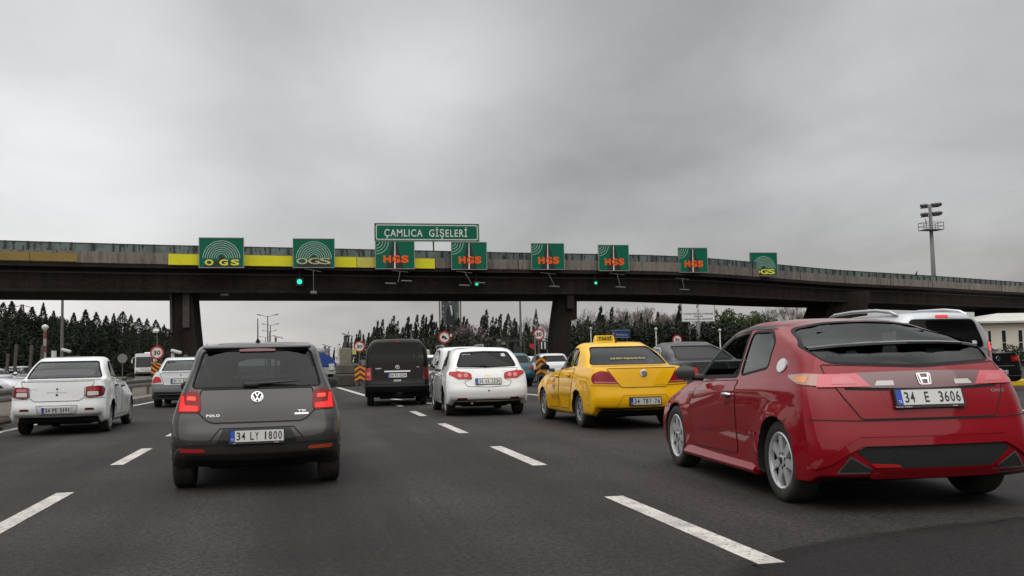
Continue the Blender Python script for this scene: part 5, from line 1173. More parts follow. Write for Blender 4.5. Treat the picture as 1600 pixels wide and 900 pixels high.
def silver_sedan():
    sp = sedan_spec(4.20, 1.66, 1.46, belt=1.0, deck=1.0, ty=.07, gy=.58, roofy=1.2, axle=(.88, 3.32), wheel=(.295, .185, .71), bow=.09, wtop=.59, low_rings=3)
    A = Vector(gp(247, 636)); c = Car('silver_saloon', sp, 'small silver saloon with a grey bumper driving between the white saloon and the grey hatchback', GRP, A + Vector((.70, .1, 0)), rad(1.0), P_PALE, 1.0, low=LOWGREY)
    c.window('rear_window', [(-.60, 1.06), (.60, 1.06), (.57, 1.12), (.49, 1.35), (-.49, 1.35), (-.57, 1.12)], 'rear', GLASS_M, .05, .02)
    c.window('windscreen', [(-.58, 1.02), (.58, 1.02), (.48, 1.33), (-.48, 1.33)], 'front', GLASS_C, .05)
    c.window('side_window', [(1.25, 1.05), (2.85, .99), (2.4, 1.28), (1.9, 1.35), (1.4, 1.32)], 'side', GLASS_D, .05)
    c.finish(); c.wheels('trim'); c.interior(1.85, rear_y=1.2, shelf=(.85, .99, .5), dash_y=2.75)
    c.panel('boot_lid', [(-.58, .99), (-.50, .80), (-.46, .64), (.46, .64), (.50, .80), (.58, .99)], 'rear', r=.03)
    for sg in (-1, 1):
        c.patch('tail_lamp', [(sg * .52, .735), (sg * .57, .87), (sg * .69, .90), (sg * .79, .75), (sg * .77, .71)], 'rear', LENS_RB, off=.012, thick=.02, r=.03); c.mirror(2.65, 1.0, .72, sg)
    c.strip('chrome_strip', [(-.40, .865), (.40, .865)], .028, 'rear', CHROME, .012); c.plate('34 YA 8371', .755, off=.012)
    c.letter('emblem', 'S', 0, .925, .06, P_DARK, bold=.02)
    c.patch('lower_bumper', both([(-.60, .33), (-.78, .44), (-.60, .455), (0, .44)]), 'rear', BLACKP, off=.004)
    mb = MB(); mb.tube([(0, 1.32, 1.43), (0, 1.26, 1.52)], [.01, .006], 6); mb.build('roof_aerial', BLACKP, c.root)
    return c
def dark_sedan():
    sp = sedan_spec(4.77, 1.82, 1.47, belt=1.0, deck=1.03, ty=.07, gy=.70, roofy=1.55, axle=(1.05, 3.76), wheel=(.32, .21, .76), bow=.12, wtop=.60, decksharp=False)
    P = at(1128, 560, 19.5); c = Car('dark_grey_saloon', sp, 'dark grey saloon with round white reversing lamps, between the taxi and the red hatchback', GRP, Vector((P.x, P.y, 0)) + Vector((0, 1.05, 0)), rad(1.0), P_DARK, 1.0)
    c.window('rear_window', [(-.66, 1.09), (.66, 1.09), (.60, 1.17), (.50, 1.37), (-.50, 1.37), (-.60, 1.17)], 'rear', GLASS_P, .05, .02)
    c.window('windscreen', [(-.62, 1.03), (.62, 1.03), (.5, 1.34), (-.5, 1.34)], 'front', GLASS_C, .05)
    c.window('quarter_window', [(1.42, 1.09), (1.62, 1.08), (1.60, 1.30), (1.55, 1.27)], 'side', GLASS_M, .04, .022, sealm=CHROME)
    c.window('rear_door_window', [(1.68, 1.07), (2.40, 1.03), (2.36, 1.37), (1.66, 1.33)], 'side', GLASS_C, .05, .022, sealm=CHROME)
    c.window('front_door_window', [(2.48, 1.03), (3.35, .99), (2.9, 1.26), (2.44, 1.37)], 'side', GLASS_M, .05, .022, sealm=CHROME)
    c.finish(); c.wheels('alloy5'); c.interior(2.2, rear_y=1.55, shelf=(1.05, 1.03, .6), dash_y=3.2)
    c.panel('boot_lid', [(-.60, 1.01), (-.52, .84), (-.46, .68), (.46, .68), (.52, .84), (.60, 1.01)], 'rear', r=.03)
    for sg in (-1, 1):
        o = c.patch('tail_lamp', [(sg * .50, .76), (sg * .53, .91), (sg * .70, .935), (sg * .84, .90), (sg * .85, .78)], 'rear', LENS_RB, off=.012, thick=.02, r=.03)
        c.patch('reversing_lamp', circle(sg * .66, .84, .055, 18), 'rear', LENS_W, off=.0155, step=.03, parent=o); c.mirror(3.1, 1.02, .80, sg); c.handle('left' if sg < 0 else 'right', 1.8, .90)
        c.panel('rear_door', [(2.42, .99), (2.40, .4), (1.70, .38), (1.45, .8), (1.44, 1.02)], 'left' if sg < 0 else 'right', r=.05)
    c.plate('34 BJ 4275', .60)
    return c
def silver_van():
    sp = box_spec(4.25, 1.83, 1.81, belt=1.18, axle=(.80, 3.50), lean=.20, wtop=.685)
    P = at(1490, 600, 15.4); c = Car('silver_van', sp, 'silver van with roof rails standing behind the red hatchback', GRP, Vector((P.x, P.y + .8, 0)), rad(1.0), P_SILVER, 1.0, 'van')
    c.window('rear_window', [(-.68, 1.19), (.68, 1.19), (.672, 1.36), (.60, 1.655), (-.60, 1.655), (-.672, 1.36)], 'rear', GLASS_P, .09, .02)
    c.window('windscreen', [(-.66, 1.18), (.66, 1.18), (.6, 1.66), (-.6, 1.66)], 'front', GLASS_D, .05)
    c.window('side_window', [(.55, 1.2), (1.9, 1.18), (1.88, 1.64), (.6, 1.64)], 'side', GLASS_D, .06)
    c.window('front_side_window', [(2.0, 1.18), (3.1, 1.15), (2.7, 1.62), (2.0, 1.64)], 'side', GLASS_D, .06)
    c.finish(); c.wheels('trim'); c.interior(1.9, rear_y=1.1, dash_y=2.9, zb=.45)
    c.panel('tailgate', [(-.74, 1.70), (-.76, 1.2), (-.74, .55), (.74, .55), (.76, 1.2), (.74, 1.70), (.6, 1.73), (-.6, 1.73)], 'rear', r=.05) if False else c.panel('tailgate', [(-.76, 1.16), (-.74, .55), (.74, .55), (.76, 1.16)], 'rear', r=.05)
    for sg in (-1, 1):
        o = c.patch('tail_lamp', [(sg * .77, .86), (sg * .775, 1.30), (sg * .845, 1.33), (sg * .88, 1.25), (sg * .89, .86)], 'rear', LENS_P if sg < 0 else mat('grey_pink_lens', (.35, .16, .16), .2, coat=.6), off=.012, thick=.02, r=.03)
        c.patch('brake_light', [(sg * .785, 1.14), (sg * .785, 1.27), (sg * .86, 1.27), (sg * .87, 1.14)], 'rear', LIT_R if sg > 0 else LENS_RB, off=.0145, parent=o, step=.03)
        rl = MB(); P_ = [(sg * .66, .45, 1.74), (sg * .665, .62, 1.80), (sg * .67, 1.0, 1.845), (sg * .67, 1.7, 1.855), (sg * .655, 2.3, 1.83), (sg * .64, 2.55, 1.765)]; rl.tube(P_, [.02, .03, .03, .03, .03, .02], 8); rl.build('roof_rail', CHROME if sg > 0 else P_SILVER, c.root, True)
        c.mirror(2.95, 1.2, .84, sg, (.2, .12, .2), BLACKP)
    c.patch('high_brake_lamp', [(-.115, 1.685), (.115, 1.685), (.115, 1.725), (-.115, 1.725)], 'rear', LIT_R2, off=.012, thick=.02)
    c.patch('window_sticker', [(.47, 1.25), (.555, 1.25), (.555, 1.30), (.47, 1.30)], 'rear', mat('sticker_grey', (.5, .5, .5), .5), off=.004); c.plate('34 FD 5917', .80)
    return c
def black_sedan():
    sp = sedan_spec(4.77, 1.82, 1.46, belt=1.0, deck=1.04, ty=.07, gy=.66, roofy=1.5, axle=(1.05, 3.76), wheel=(.32, .21, .76), bow=.10, wtop=.60, low_rings=0)
    P = at(1562, 590, 27); c = Car('black_saloon', sp, 'black saloon with red tail lamps at the edge of the road, beyond the silver van', GRP, Vector((P.x, P.y + 1.05, 0)), rad(1.0), P_BLACK, 1.0)
    c.window('rear_window', [(-.66, 1.10), (.66, 1.10), (.50, 1.37), (-.50, 1.37)], 'rear', GLASS_D, .05, .02)
    c.window('windscreen', [(-.62, 1.03), (.62, 1.03), (.5, 1.34), (-.5, 1.34)], 'front', GLASS_C, .05)
    c.finish(); c.wheels('alloy5')
    for sg in (-1, 1):
        o = c.patch('tail_lamp', [(sg * .46, .80), (sg * .46, .95), (sg * .84, .95), (sg * .85, .80)], 'rear', LENS_R, off=.012, thick=.02, r=.02); c.patch('brake_light', [(sg * .58, .84), (sg * .58, .92), (sg * .70, .92), (sg * .70, .84)], 'rear', LENS_RB, off=.0155, parent=o)
    c.strip('chrome_strip', [(-.55, .68), (.55, .68)], .022, 'rear', CHROME, .01); c.plate('34 LP 8862', .50); M4 = c.frame('rear', 0, .89, .008); mb = MB(); mb.lathe([(.07, 0), (.07, .012), (.055, .014), (.055, .004)], 20, 0, M4 @ Matrix.Rotation(math.pi / 2, 4, 'X')); flat(mb, [(-.05, .03), (-.035, .03), (0, -.045), (.035, .03), (.05, .03), (.006, -.055), (-.006, -.055)], -.01, 0, M4); mb.build('emblem', CHROME, c.root)
    c.strip('chrome_strip', [(-.80, .40), (.80, .40)], .02, 'rear', CHROME, .006)
    return c
def far_car(name, label, kind, loc, rz, pm, lamp=LENS_R, plate=True, front=False, group=GRP, cat='car', rails=False):
    if kind == 'hatch': sp = hatch_spec(4.0, 1.70, 1.45, axle=(.65, 3.15))
    elif kind == 'box': sp = box_spec(4.3, 1.8, 1.82, axle=(.8, 3.5))
    elif kind == 'wagon': sp = hatch_spec(4.45, 1.76, 1.58, belt=1.05, gy=.15, roofy=.34, axle=(.82, 3.45), wtop=.66)
    else: sp = sedan_spec(4.4, 1.72, 1.45, axle=(.95, 3.55))
    c = Car(name, sp, label, group, loc, rz, pm, 1.0, cat, sub=3)
    H = sp['H']; b = sp['rings'][5]['r'][0]
    if kind == 'sedan':
        rw = [(-.60, b + .06), (.60, b + .06), (.48, H - .10), (-.48, H - .10)]; sw = [(1.25, 1.05), (2.9, 1.0), (2.4, 1.3), (1.9, 1.36), (1.4, 1.32)]
    else:
        rw = [(-.62, b + .03), (.62, b + .03), (.52, H - .14), (-.52, H - .14)]; sw = [(.5, b + .03), (2.75, b - .02), (2.25, H - .16), (1.6, H - .11), (.65, H - .13)]
    if kind == 'wagon':
        c.window('rear_window', rw, 'rear', GLASS_P, .05); c.window('windscreen', [(-.6, b + .02), (.6, b + .02), (.52, H - .13), (-.52, H - .13)], 'front', GLASS_C, .05)
        for a, z in (((.50, 1.12, 1.2), 0), ((1.26, 1.98), 1), ((2.06, 2.75), 1)):
            y0, y1 = a[0], a[1]; c.window('side_window', [(y0, b + .02), (y1, b - .0), (y1 - (.4 if y1 > 2.5 else 0), H - (.20 if y1 > 2.5 else .12)), (y0 + (.12 if y0 < 1 else 0), H - .13)], 'side', GLASS_M, .05, .03)
    else:
        c.window('rear_window', rw, 'rear', GLASS_P, .05, see=False); c.window('side_window', sw, 'side', GLASS_P, .06, see=False)
        yw = sp['rings'][7]['f'][1]; c.window('windscreen', [(-.6, b + .02), (.6, b + .02), (.50, H - .13), (-.50, H - .13)], 'front', GLASS_P, .05, see=False)
    c.finish(); c.wheels('trim')
    for sg in (-1, 1):
        c.patch('tail_lamp', [(sg * .56, .74), (sg * .56, .93), (sg * .80, .92), (sg * .81, .74)], 'rear', lamp, off=.012, thick=.02, r=.02)
        c.mirror(2.7, 1.04, .74, sg)
        if front: c.patch('headlamp', [(sg * .45, .58), (sg * .45, .70), (sg * .72, .74), (sg * .76, .60)], 'front', LENS_W, off=.01, thick=.02, r=.03)
        if rails: mb = MB(); mb.tube([(sg * .58, .65, H - .03), (sg * .60, .85, H + .035), (sg * .60, 2.0, H + .035), (sg * .57, 2.2, H - .03)], .022, 8); mb.build('roof_rail', mat('rail_grey', (.2, .2, .21), .5), c.root, True)
    if front: c.patch('grille', [(-.40, .55), (.40, .55), (.40, .68), (-.40, .68)], 'front', BLACKP, off=.008, r=.03)
    if plate: c.patch('licence_plate', [(-.26, .60), (.26, .60), (.26, .71), (-.26, .71)], 'rear', PL_W, off=.014, thick=.012)
    if rails: c.patch('high_brake_lamp', [(-.16, H - .125), (.16, H - .125), (.16, H - .08), (-.16, H - .08)], 'rear', LENS_RB, off=.03, thick=.04, r=.01)
    return c
def tail(px, D, ya): P = at(px, 570, D); return Vector((P.x, P.y + ya, 0))
for f in (polo, civic, taxi, white_sedan, white_hatch, black_van, silver_sedan, dark_sedan, silver_van, black_sedan): f()
# ------------------------------------------------------------------ trees
def leafmat(name, a, b, c, vary=.2):
    return mat(name, a, .75, spec=.2, noise=[(.55, .9, b, (1, 1, 1), (.40, .62)), (2.6, .7, c, (1, 1, 1), (.50, .68))], vary=vary)
M_CON = leafmat('conifer_needles', (.040, .048, .032), (.026, .033, .023), (.058, .064, .040))
M_CYP = leafmat('cypress_needles', (.034, .042, .027), (.020, .026, .018), (.048, .056, .034))
M_BUSH = leafmat('dark_leaves', (.036, .043, .027), (.022, .028, .018), (.055, .06, .034))
M_GRN = leafmat('spring_leaves', (.055, .075, .024), (.026, .038, .014), (.12, .14, .05))
M_BARK = mat('bark', (.075, .062, .05), .9, noise=[(3, .6, (.04, .034, .03))]); M_TWIG = mat('bare_twigs', (.15, .125, .105), .9, noise=[(.8, .5, (.09, .075, .065))]); M_BLOS = mat('blossom', (.20, .145, .14), .8, noise=[(2, .5, (.13, .10, .09))])
def spray(V, Fc, p, d, L0, w, rr):
    d = d.normalized(); s = d.cross(Vector((rr.gauss(0, 1), rr.gauss(0, 1), rr.gauss(0, 1)))).normalized() * w
    n = len(V); V += [p - s * .35, p + d * L0 * .45 - s, p + d * L0, p + d * L0 * .5 + s]; Fc.append((n, n + 1, n + 2, n + 3))
def conifer_mesh(seed, h, r, n, shape=.72, ragged=.35, mt=None, droop=-.12, base=.03, size=.42):
    rr = random.Random(seed); V, Fc = [], []; az = [rr.uniform(.72, 1.15) for _ in range(9)]; lean = Vector((rr.uniform(-.03, .05), 0, 0)); wh = max(5, int(h * 1.3)); lv = [rr.uniform(1 - ragged, 1.1) for _ in range(wh + 1)]
    for _ in range(n):
        t = base + (1 - base) * rr.random() ** 1.25; a = rr.uniform(0, 2 * math.pi); k = a / (2 * math.pi) * 9; i = int(k) % 9; m = az[i] + (az[(i + 1) % 9] - az[i]) * (k % 1)
        ph = (t * wh) % 1; q = int(t * wh); R_0 = r * (1 - t) ** (shape + .18) * m * lv[q] * (1.1 - .45 * ph) + .02
        rad_ = R_0 * math.sqrt(rr.uniform(.02, 1)); p = Vector((rad_ * math.cos(a), rad_ * math.sin(a), t * h)) + lean * t * t * h
        d = Vector(((math.cos(a) + rr.gauss(0, .3)) * (1 - .7 * t ** 3), (math.sin(a) + rr.gauss(0, .3)) * (1 - .7 * t ** 3), droop + rr.gauss(0, .28) + .9 * t ** 3)); q2 = 1.15 - .75 * t * t; spray(V, Fc, p, d, size * q2 * rr.uniform(.6, 1.4), size * .22 * q2, rr)
    for k in range(14): t = 1 - .06 * rr.random(); spray(V, Fc, Vector((rr.gauss(0, .05), rr.gauss(0, .05), t * h)) + lean * h, Vector((rr.gauss(0, .35), rr.gauss(0, .35), 1)), size * .5, size * .09, rr)
    return mesh('crown', V, Fc, mt or M_CON)
def cypress_mesh(seed, h, r, n):
    rr = random.Random(seed); V, Fc = [], []; tops = [(0, 0, 1.)] + [(rr.uniform(-.35, .35) * r, rr.uniform(-.3, .3) * r, rr.uniform(.72, .93)) for _ in range(rr.randint(1, 3))]; bend = rr.uniform(.0, .09)
    for _ in range(n):
        ox, oy, tt = rr.choice(tops); t = rr.random() ** .9; a = rr.uniform(0, 2 * math.pi); pr = min(1, (t + .05) * 4) * (1 - t) ** .62 * (1 + .25 * math.sin(t * 19 + seed + ox * 9)); R_0 = r * pr * rr.uniform(.55, 1.05) * (1 if tt == 1 else .75)
        x = ox * min(1, t * 2) + R_0 * math.cos(a) + bend * h * max(0, t - .6) ** 2 * 3; p = Vector((x, oy + R_0 * math.sin(a), t * h * tt))
        spray(V, Fc, p, Vector((math.cos(a) * .25, math.sin(a) * .25, 1 + rr.gauss(0, .1))), rr.uniform(.2, .42), .055, rr)
    return mesh('crown', V, Fc, M_CYP)
def bare_mesh(seed, h, spread=.5, blossom=0):
    rr = random.Random(seed); mb = MB(); tips = []
    def grow(p, d, L0, r, lev):
        q = p + d * L0; mid = p + d * L0 * .5 + Vector((rr.gauss(0, .04), rr.gauss(0, .04), 0)) * L0
        mb.tube([p, mid, q], [r, r * .82, r * .62], 4 if lev < 2 else 3, caps=False)
        if lev == 5: tips.append(q); return
        for _ in range(rr.choice((2, 3, 3)) if lev else 4):
            nd = (d + Vector((rr.gauss(0, spread), rr.gauss(0, spread), rr.gauss(.08, .22)))).normalized(); grow(p.lerp(q, rr.uniform(.55, 1)), nd, L0 * rr.uniform(.58, .80), r * .58, lev + 1)
    grow(Vector((0, 0, 0)), Vector((0, 0, 1)), h * .27, h * .014, 0)
    V, Fc = [], []
    for t in tips:
        for _ in range(3): spray(V, Fc, t, Vector((rr.gauss(0, .5), rr.gauss(0, .5), .8)), h * .075, .013, rr)
        for _ in range(blossom): spray(V, Fc, t + Vector((rr.gauss(0, .15), rr.gauss(0, .15), rr.gauss(0, .15))), Vector((rr.gauss(0, 1), rr.gauss(0, 1), rr.gauss(0, 1))), .16, .06, rr)
    zmax = max(v.z for v in mb.V); k = h / zmax
    tw = mesh('twigs', [v * k for v in V], Fc, M_BLOS if blossom else M_TWIG); mb.V = [v * k for v in mb.V]; br_ = mb.mesh('branches', M_TWIG)
    return br_, tw
def leafy_mesh(seed, h, r, n, mt, size=.24, z0=.18):
    rr = random.Random(seed); V, Fc = [], []; cl = []
    for _ in range(26):
        a = rr.uniform(0, 2 * math.pi); t = rr.uniform(z0, 1); m = r * (math.sin(math.pi * min(.97, (t * .82 + .12))) ** .7) * math.sqrt(rr.random()); cl.append((Vector((m * math.cos(a), m * math.sin(a), t * h * .93)), rr.uniform(.16, .30) * r + .15))
    for _ in range(n):
        c, q = rr.choice(cl); d = Vector((rr.gauss(0, 1), rr.gauss(0, 1), rr.gauss(0, 1))).normalized(); p = c + d * q * rr.uniform(.6, 1.08)
        if p.z < 0: continue
        spray(V, Fc, p, (d + Vector((rr.gauss(0, .5), rr.gauss(0, .5), .25))), size * rr.uniform(.6, 1.4), size * .34, rr)
    return mesh('crown', V, Fc, mt)
def trunk_mesh(h, r): return MB().tube([(0, 0, -.05), (0, 0, h * .4), (.02 * h, 0, h * .9)], [r, r * .7, r * .2], 8).mesh('trunk', M_BARK, True)
CON = [conifer_mesh(s, 9, 3.6, 4200, shape=.74, ragged=.42, size=.40) for s in (1, 2, 3, 4, 5)]; CYP = [cypress_mesh(s, 7, .66, 1500) for s in range(11, 18)]
BARE = [bare_mesh(s, 6.5, sp) for s, sp in ((21, .42), (22, .5), (23, .38))]; BLO = bare_mesh(29, 4.2, .6, 1); GRN = [leafy_mesh(s, 6, 2.2, 3000, M_GRN) for s in (31, 32, 33)]; BSH = [leafy_mesh(s, 3, 1.9, 1500, M_BUSH, .24, .05) for s in (41, 42, 43)]
DRK = [leafy_mesh(s, 9, 3.2, 3200, M_CON, .36, .05) for s in (61, 62, 63)]
SPRUCE = conifer_mesh(55, 8, 2.2, 2200, shape=1.0, ragged=.5, size=.36)
TRK = trunk_mesh(6, .14)
rt = random.Random(17)
def tree(name, label, group, cat, px, ytop, D, mes, h0, wide=1., part='crown', yb=None):
    b = horizon(px) + CAM_H * F_PX / D; p = at(px, b, D); top = at(px, ytop, D).z; k = top / h0
    o = empty(name, (p.x, p.y, 0), rt.uniform(0, 6.28) if part != 'lean' else 0, 1, label, cat, group); o.scale = (k * wide, k * wide, k)
    for m, nm in zip(mes, (part if part != 'lean' else 'crown', 'trunk')): link(nm, m, o)
    return o
WL = 'dark conifer in the dense wood at the far left of the road'; WG = 'conifers of the wood on the left'
for px, yt in ((-22, 470), (0, 473), (15, 471), (29, 482), (46, 480), (67, 474), (81, 486), (97, 497), (113, 489), (134, 484), (150, 488), (163, 494), (176, 490), (188, 487), (203, 492), (216, 497), (229, 498), (244, 500), (256, 507), (266, 513)):
    tree('conifer', WL, WG, 'conifer', px, yt, rt.uniform(146, 160), (rt.choice(CON), TRK), 9, rt.uniform(.75, 1.35))
for k in range(34): px = -25 + k * 8.9; tree('conifer', WL, WG, 'conifer', px + rt.uniform(-5, 5), 484 + 32 * (px / 280) + rt.uniform(0, 16), rt.uniform(162, 178), (rt.choice(CON), TRK), 9, rt.uniform(1.2, 1.9))
WB = 'dark bushy tree among the conifers of the wood at the far left of the road'
for k in range(13): px = -14 + k * 22 + rt.uniform(-6, 6); tree('bushy_tree', WB, 'bushy trees of the wood on the left', 'tree', px, 482 + 34 * max(0, px / 280) ** 1.3 + rt.uniform(2, 16), rt.uniform(161, 172), (rt.choice(DRK), TRK), 9, rt.uniform(.8, 1.3))
for k in range(16): px = -12 + k * 18; tree('conifer', WL, WG, 'conifer', px + rt.uniform(-6, 6), 520 + 22 * (px / 280) + rt.uniform(0, 14), rt.uniform(141, 145) if not 200 < px < 252 else rt.uniform(156, 160), (rt.choice(CON), TRK), 9, rt.uniform(1.5, 2.2))
for px, yt in ((322, 541), (330, 549)): tree('conifer', 'small dark tree just right of the left overpass pier', 'small trees right of the left pier', 'conifer', px, yt, 120, (rt.choice(CON), TRK), 9, 1.)
CL = [(470, 'slim dark cypress at the low far end of the row, above the blue tarpaulin lorry'), (530, 'slim dark cypress behind the concrete toll island'), (570, 'slim dark cypress rising above the black van'), (686, 'slim dark cypress in front of the tall portrait banner'), (731, 'slim dark cypress between the portrait banner and the tall lamp pole'), (850, 'slim dark cypress among the bare trees right of the middle pier')]
for px, yt in ((507, 546), (513, 541), (522, 543), (529, 538), (536, 536), (543, 520), (549, 528), (556, 523), (562, 517), (568, 524), (575, 521), (583, 512), (589, 503), (597, 501), (604, 512), (609, 507), (613, 495), (620, 503), (628, 513), (636, 497), (642, 508), (651, 494), (660, 494), (665, 497), (673, 493), (680, 505), (690, 500), (700, 508), (711, 501), (717, 499), (724, 496), (728, 500), (737, 517), (748, 513), (753, 495), (761, 486), (769, 497), (774, 499), (781, 493), (789, 503), (803, 499), (808, 505), (813, 507), (826, 512), (918, 496), (938, 481), (956, 482), (980, 490), (1003, 491), (1012, 499), (1030, 490), (1062, 478), (945, 500), (968, 502), (992, 503), (1043, 499)):
    lab = [l for x, l in CL if px >= x][-1]; D = 118 + (570 - px) * 2.4 if px < 570 else (118 if px < 850 else 112)
    o = tree('cypress', lab, 'cypresses: ' + lab[19:], 'cypress', px, yt, D + rt.uniform(-3, 3), (rt.choice(CYP), TRK), 7, rt.uniform(.9, 1.35)); o.rotation_euler.z = rt.uniform(-.3, .3)
tree('spruce', 'pointed spruce with spread branches just left of the middle pier', None, 'spruce', 838, 483, 108, (SPRUCE, TRK), 8, .9)
tree('spruce', 'broad ragged spruce between the portrait banner and the lamp pole', None, 'spruce', 795, 490, 112, (CON[2], TRK), 9, .9)
tree('spruce', 'low broad spruce at the left foot of the pointed spruce', None, 'spruce', 826, 505, 104, (CON[0], TRK), 9, 1.1)
BL = [(890, 'bare leafless tree right of the middle pier, above the dark hedge'), (1100, 'bare leafless tree rising behind the roof of the red hatchback')]
for px, yt in ((905, 492), (915, 499), (928, 487), (944, 491), (953, 496), (966, 490), (976, 486), (990, 495), (1002, 488), (1018, 482), (1028, 494), (1040, 490), (1052, 488), (1066, 494), (1208, 482), (1222, 479), (1240, 480), (1254, 483), (1262, 492)):
    lab = [l for x, l in BL if px >= x][-1]; tree('bare_tree', lab, 'bare trees: ' + lab[19:], 'bare tree', px, yt, rt.uniform(112, 122), rt.choice(BARE), 6.5, rt.uniform(.7, 1.0), 'branches')
for px, yt in ((820, 500), (852, 505), (818, 508)): tree('bare_tree', 'faint bare tree by the lamp pole left of the middle pier', 'bare trees by the lamp pole', 'bare tree', px, yt, 128, rt.choice(BARE), 6.5, .9, 'branches')
tree('blossom_tree', 'small pinkish bare tree right of the portrait banner', None, 'blossom tree', 737, 509, 115, BLO, 4.2, 1.1, 'branches')
for px, yt, lab in ((1122, 484, 'green leafy tree half hidden by the white ministry board'), (1142, 486, 'green leafy tree just right of the white ministry board'), (1160, 490, 'lower green leafy tree in the middle of the green clump'), (1180, 487, 'green leafy tree towards the right of the green clump'), (1196, 491, 'green leafy tree at the right end of the clump, by the bare trees'), (1100, 505, 'low green tree under the white ministry board')):
    tree('leafy_tree', lab, 'green trees behind the red hatchback', 'leafy tree', px, yt, rt.uniform(108, 116), (rt.choice(GRN), TRK), 6, rt.uniform(.8, 1.0))
for px, yt, lab in [(px, 531 + rt.uniform(-6, 8), 0) for px in range(585, 850, 11)] + [(px, 513 + rt.uniform(-5, 8), 1) for px in range(900, 1110, 9)] + [(px, 512 + rt.uniform(-5, 8), 2) for px in range(1112, 1300, 12)]:
    lb = ('dark shrub in the hedge at the foot of the cypresses', 'dark shrub in the hedge behind the yellow taxi', 'dark shrub in the hedge behind the red hatchback')[lab]
    tree('shrub', lb, 'shrubs: ' + lb, 'shrub', px, yt, rt.uniform(98, 105), (rt.choice(BSH),), 3, rt.uniform(.75, 1.1))

# ------------------------------------------------------------------ road signs, posts, lamps
def px_z(px, py, D): return at(px, py, D).z
def ground_at(px, D): p = at(px, horizon(px) + CAM_H * F_PX / D, D); return Vector((p.x, p.y, 0))
def round_sign(px, py, dpx, lab, kind='30', posth=None, dia=.72, group=None):
    D = dia * F_PX / dpx; o = empty('speed_sign' if kind == '30' else 'road_sign', ground_at(px, D), 0, 1, lab, 'speed sign' if kind == '30' else 'road sign', group)
    z = px_z(px, py, D); R_0 = dia / 2
    mb = MB(); mb.tube([(0, .06, 0), (0, .06, posth or z + R_0 * .6)], .035, 8); mb.build('post', STEEL, o)
    mb = MB(); mb.prism([(x, z2 + z) for x, z2 in circle(0, 0, R_0, 28)], 0, .03); pn = mb.build('panel', SIGNF if kind == 'back' else SIGNRED, o)
    if kind != 'back':
        mb = MB(); flat(mb, [(x, q + z) for x, q in circle(0, 0, R_0 * .74, 28)], -.004); mb.build('sign_face', SIGNW, o)
        mb = MB()
        if kind == '30': text(mb, '30', R_0 * .66, (0, -.008, z), w=R_0 * .98, bold=.035)
        else:                                  # no overtaking by lorries: lorry and car
            flat(mb, [(R_0 * x, z + R_0 * q) for x, q in ((-.45, -.12), (-.45, .30), (.0, .30), (.0, .18), (.2, .18), (.28, .02), (.28, -.12))], -.008)
            flat(mb, [(R_0 * x, z + R_0 * q) for x, q in ((-.05, -.34), (-.05, -.2), (.06, -.18), (.14, -.08), (.38, -.08), (.46, -.2), (.5, -.34))], -.009)
            for x, q in ((-.3, -.14), (.14, -.14)): flat(mb, [(a, b) for a, b in circle(R_0 * x, z + R_0 * q, R_0 * .1, 10)], -.010)
        mb.build('symbol', SIGNK, o)
    return o, z, D
SG = '30 speed limit signs before the toll lanes'
o, z, D = round_sign(245, 551, 21, 'round 30 speed sign on the striped diagonal marker left of the road', group=SG)
mb = MB(); zz_ = px_z(245, 517, D); mb.tube([(0, .06, z), (0, .06, zz_)], .03, 6); mb.build('pole', STEEL, o); mb = MB(); mb.box((-.05, -.05, zz_), (.30, .45, .14), rx=.2, bev=.03); mb.build('camera', WHITEP, o)
round_sign(562, 541.5, 17.5, 'round 30 speed sign beside the concrete toll island', group=SG); round_sign(843.5, 522.5, 18.5, 'round 30 speed sign left of the middle pier', group=SG); round_sign(1060, 531, 16, 'half hidden 30 speed sign above the roof of the dark grey saloon', group=SG)
round_sign(695.5, 527, 19, 'round no overtaking sign above the white estate car', 'truck'); round_sign(191, 560, 14.5, 'grey back of a round sign between the white saloon and the coach', 'back')
def marker(px0, px1, y0, y1, D, lab, chev):
    px = (px0 + px1) / 2; o = empty('marker_board', ground_at(px, D), 0, 1, lab, 'marker board', 'orange and black marker boards'); s = D / F_PX; w = (px1 - px0) * s; za, zb = px_z(px, y1, D), px_z(px, y0, D); h = zb - za
    mb = MB(); mb.prism([(-w / 2, za), (w / 2, za), (w / 2, zb), (-w / 2, zb)], 0, .03); mb.build('panel', SIGNK, o)
    mb = MB(); OR = mat('marker_orange', (.72, .22, .012), .5)
    if chev:
        n = 3; st = h / n
        for k in range(n):
            b = za + k * st - st * .15; P = [(-w / 2, b), (0, b + st * .75), (w / 2, b), (w / 2, b + st * .55), (0, b + st * 1.3), (-w / 2, b + st * .55)]; P = [(x, min(max(q, za), zb)) for x, q in P]; flat(mb, P, -.004)
    else:
        for k in range(-1, 4):
            b = za + k * h / 3; P = [(-w / 2, b + w * .8), (w / 2, b), (w / 2, b + h / 6), (-w / 2, b + w * .8 + h / 6)]; P = [(x, min(max(q, za), zb)) for x, q in P]
            if abs(P[0][1] - P[3][1]) + abs(P[1][1] - P[2][1]) > .02: flat(mb, [p for i, p in enumerate(P) if p not in P[:i]], -.004)
    mb.build('stripes', OR, o); mb = MB()
    for sx in (-.3, .3): mb.box((w * sx, .06, za / 2 + .2), (.06, .06, za + .4))
    mb.build('post', STEELD, o)
marker(236, 254, 565, 589, 50, 'diagonally striped orange marker board below the 30 sign left of the road', False); marker(554.5, 571.5, 571, 596, 43.5, 'orange chevron board at the end of the concrete toll island', True); marker(838, 855, 558, 586, 42, 'orange chevron board between the teal hatchback and the yellow taxi', True)
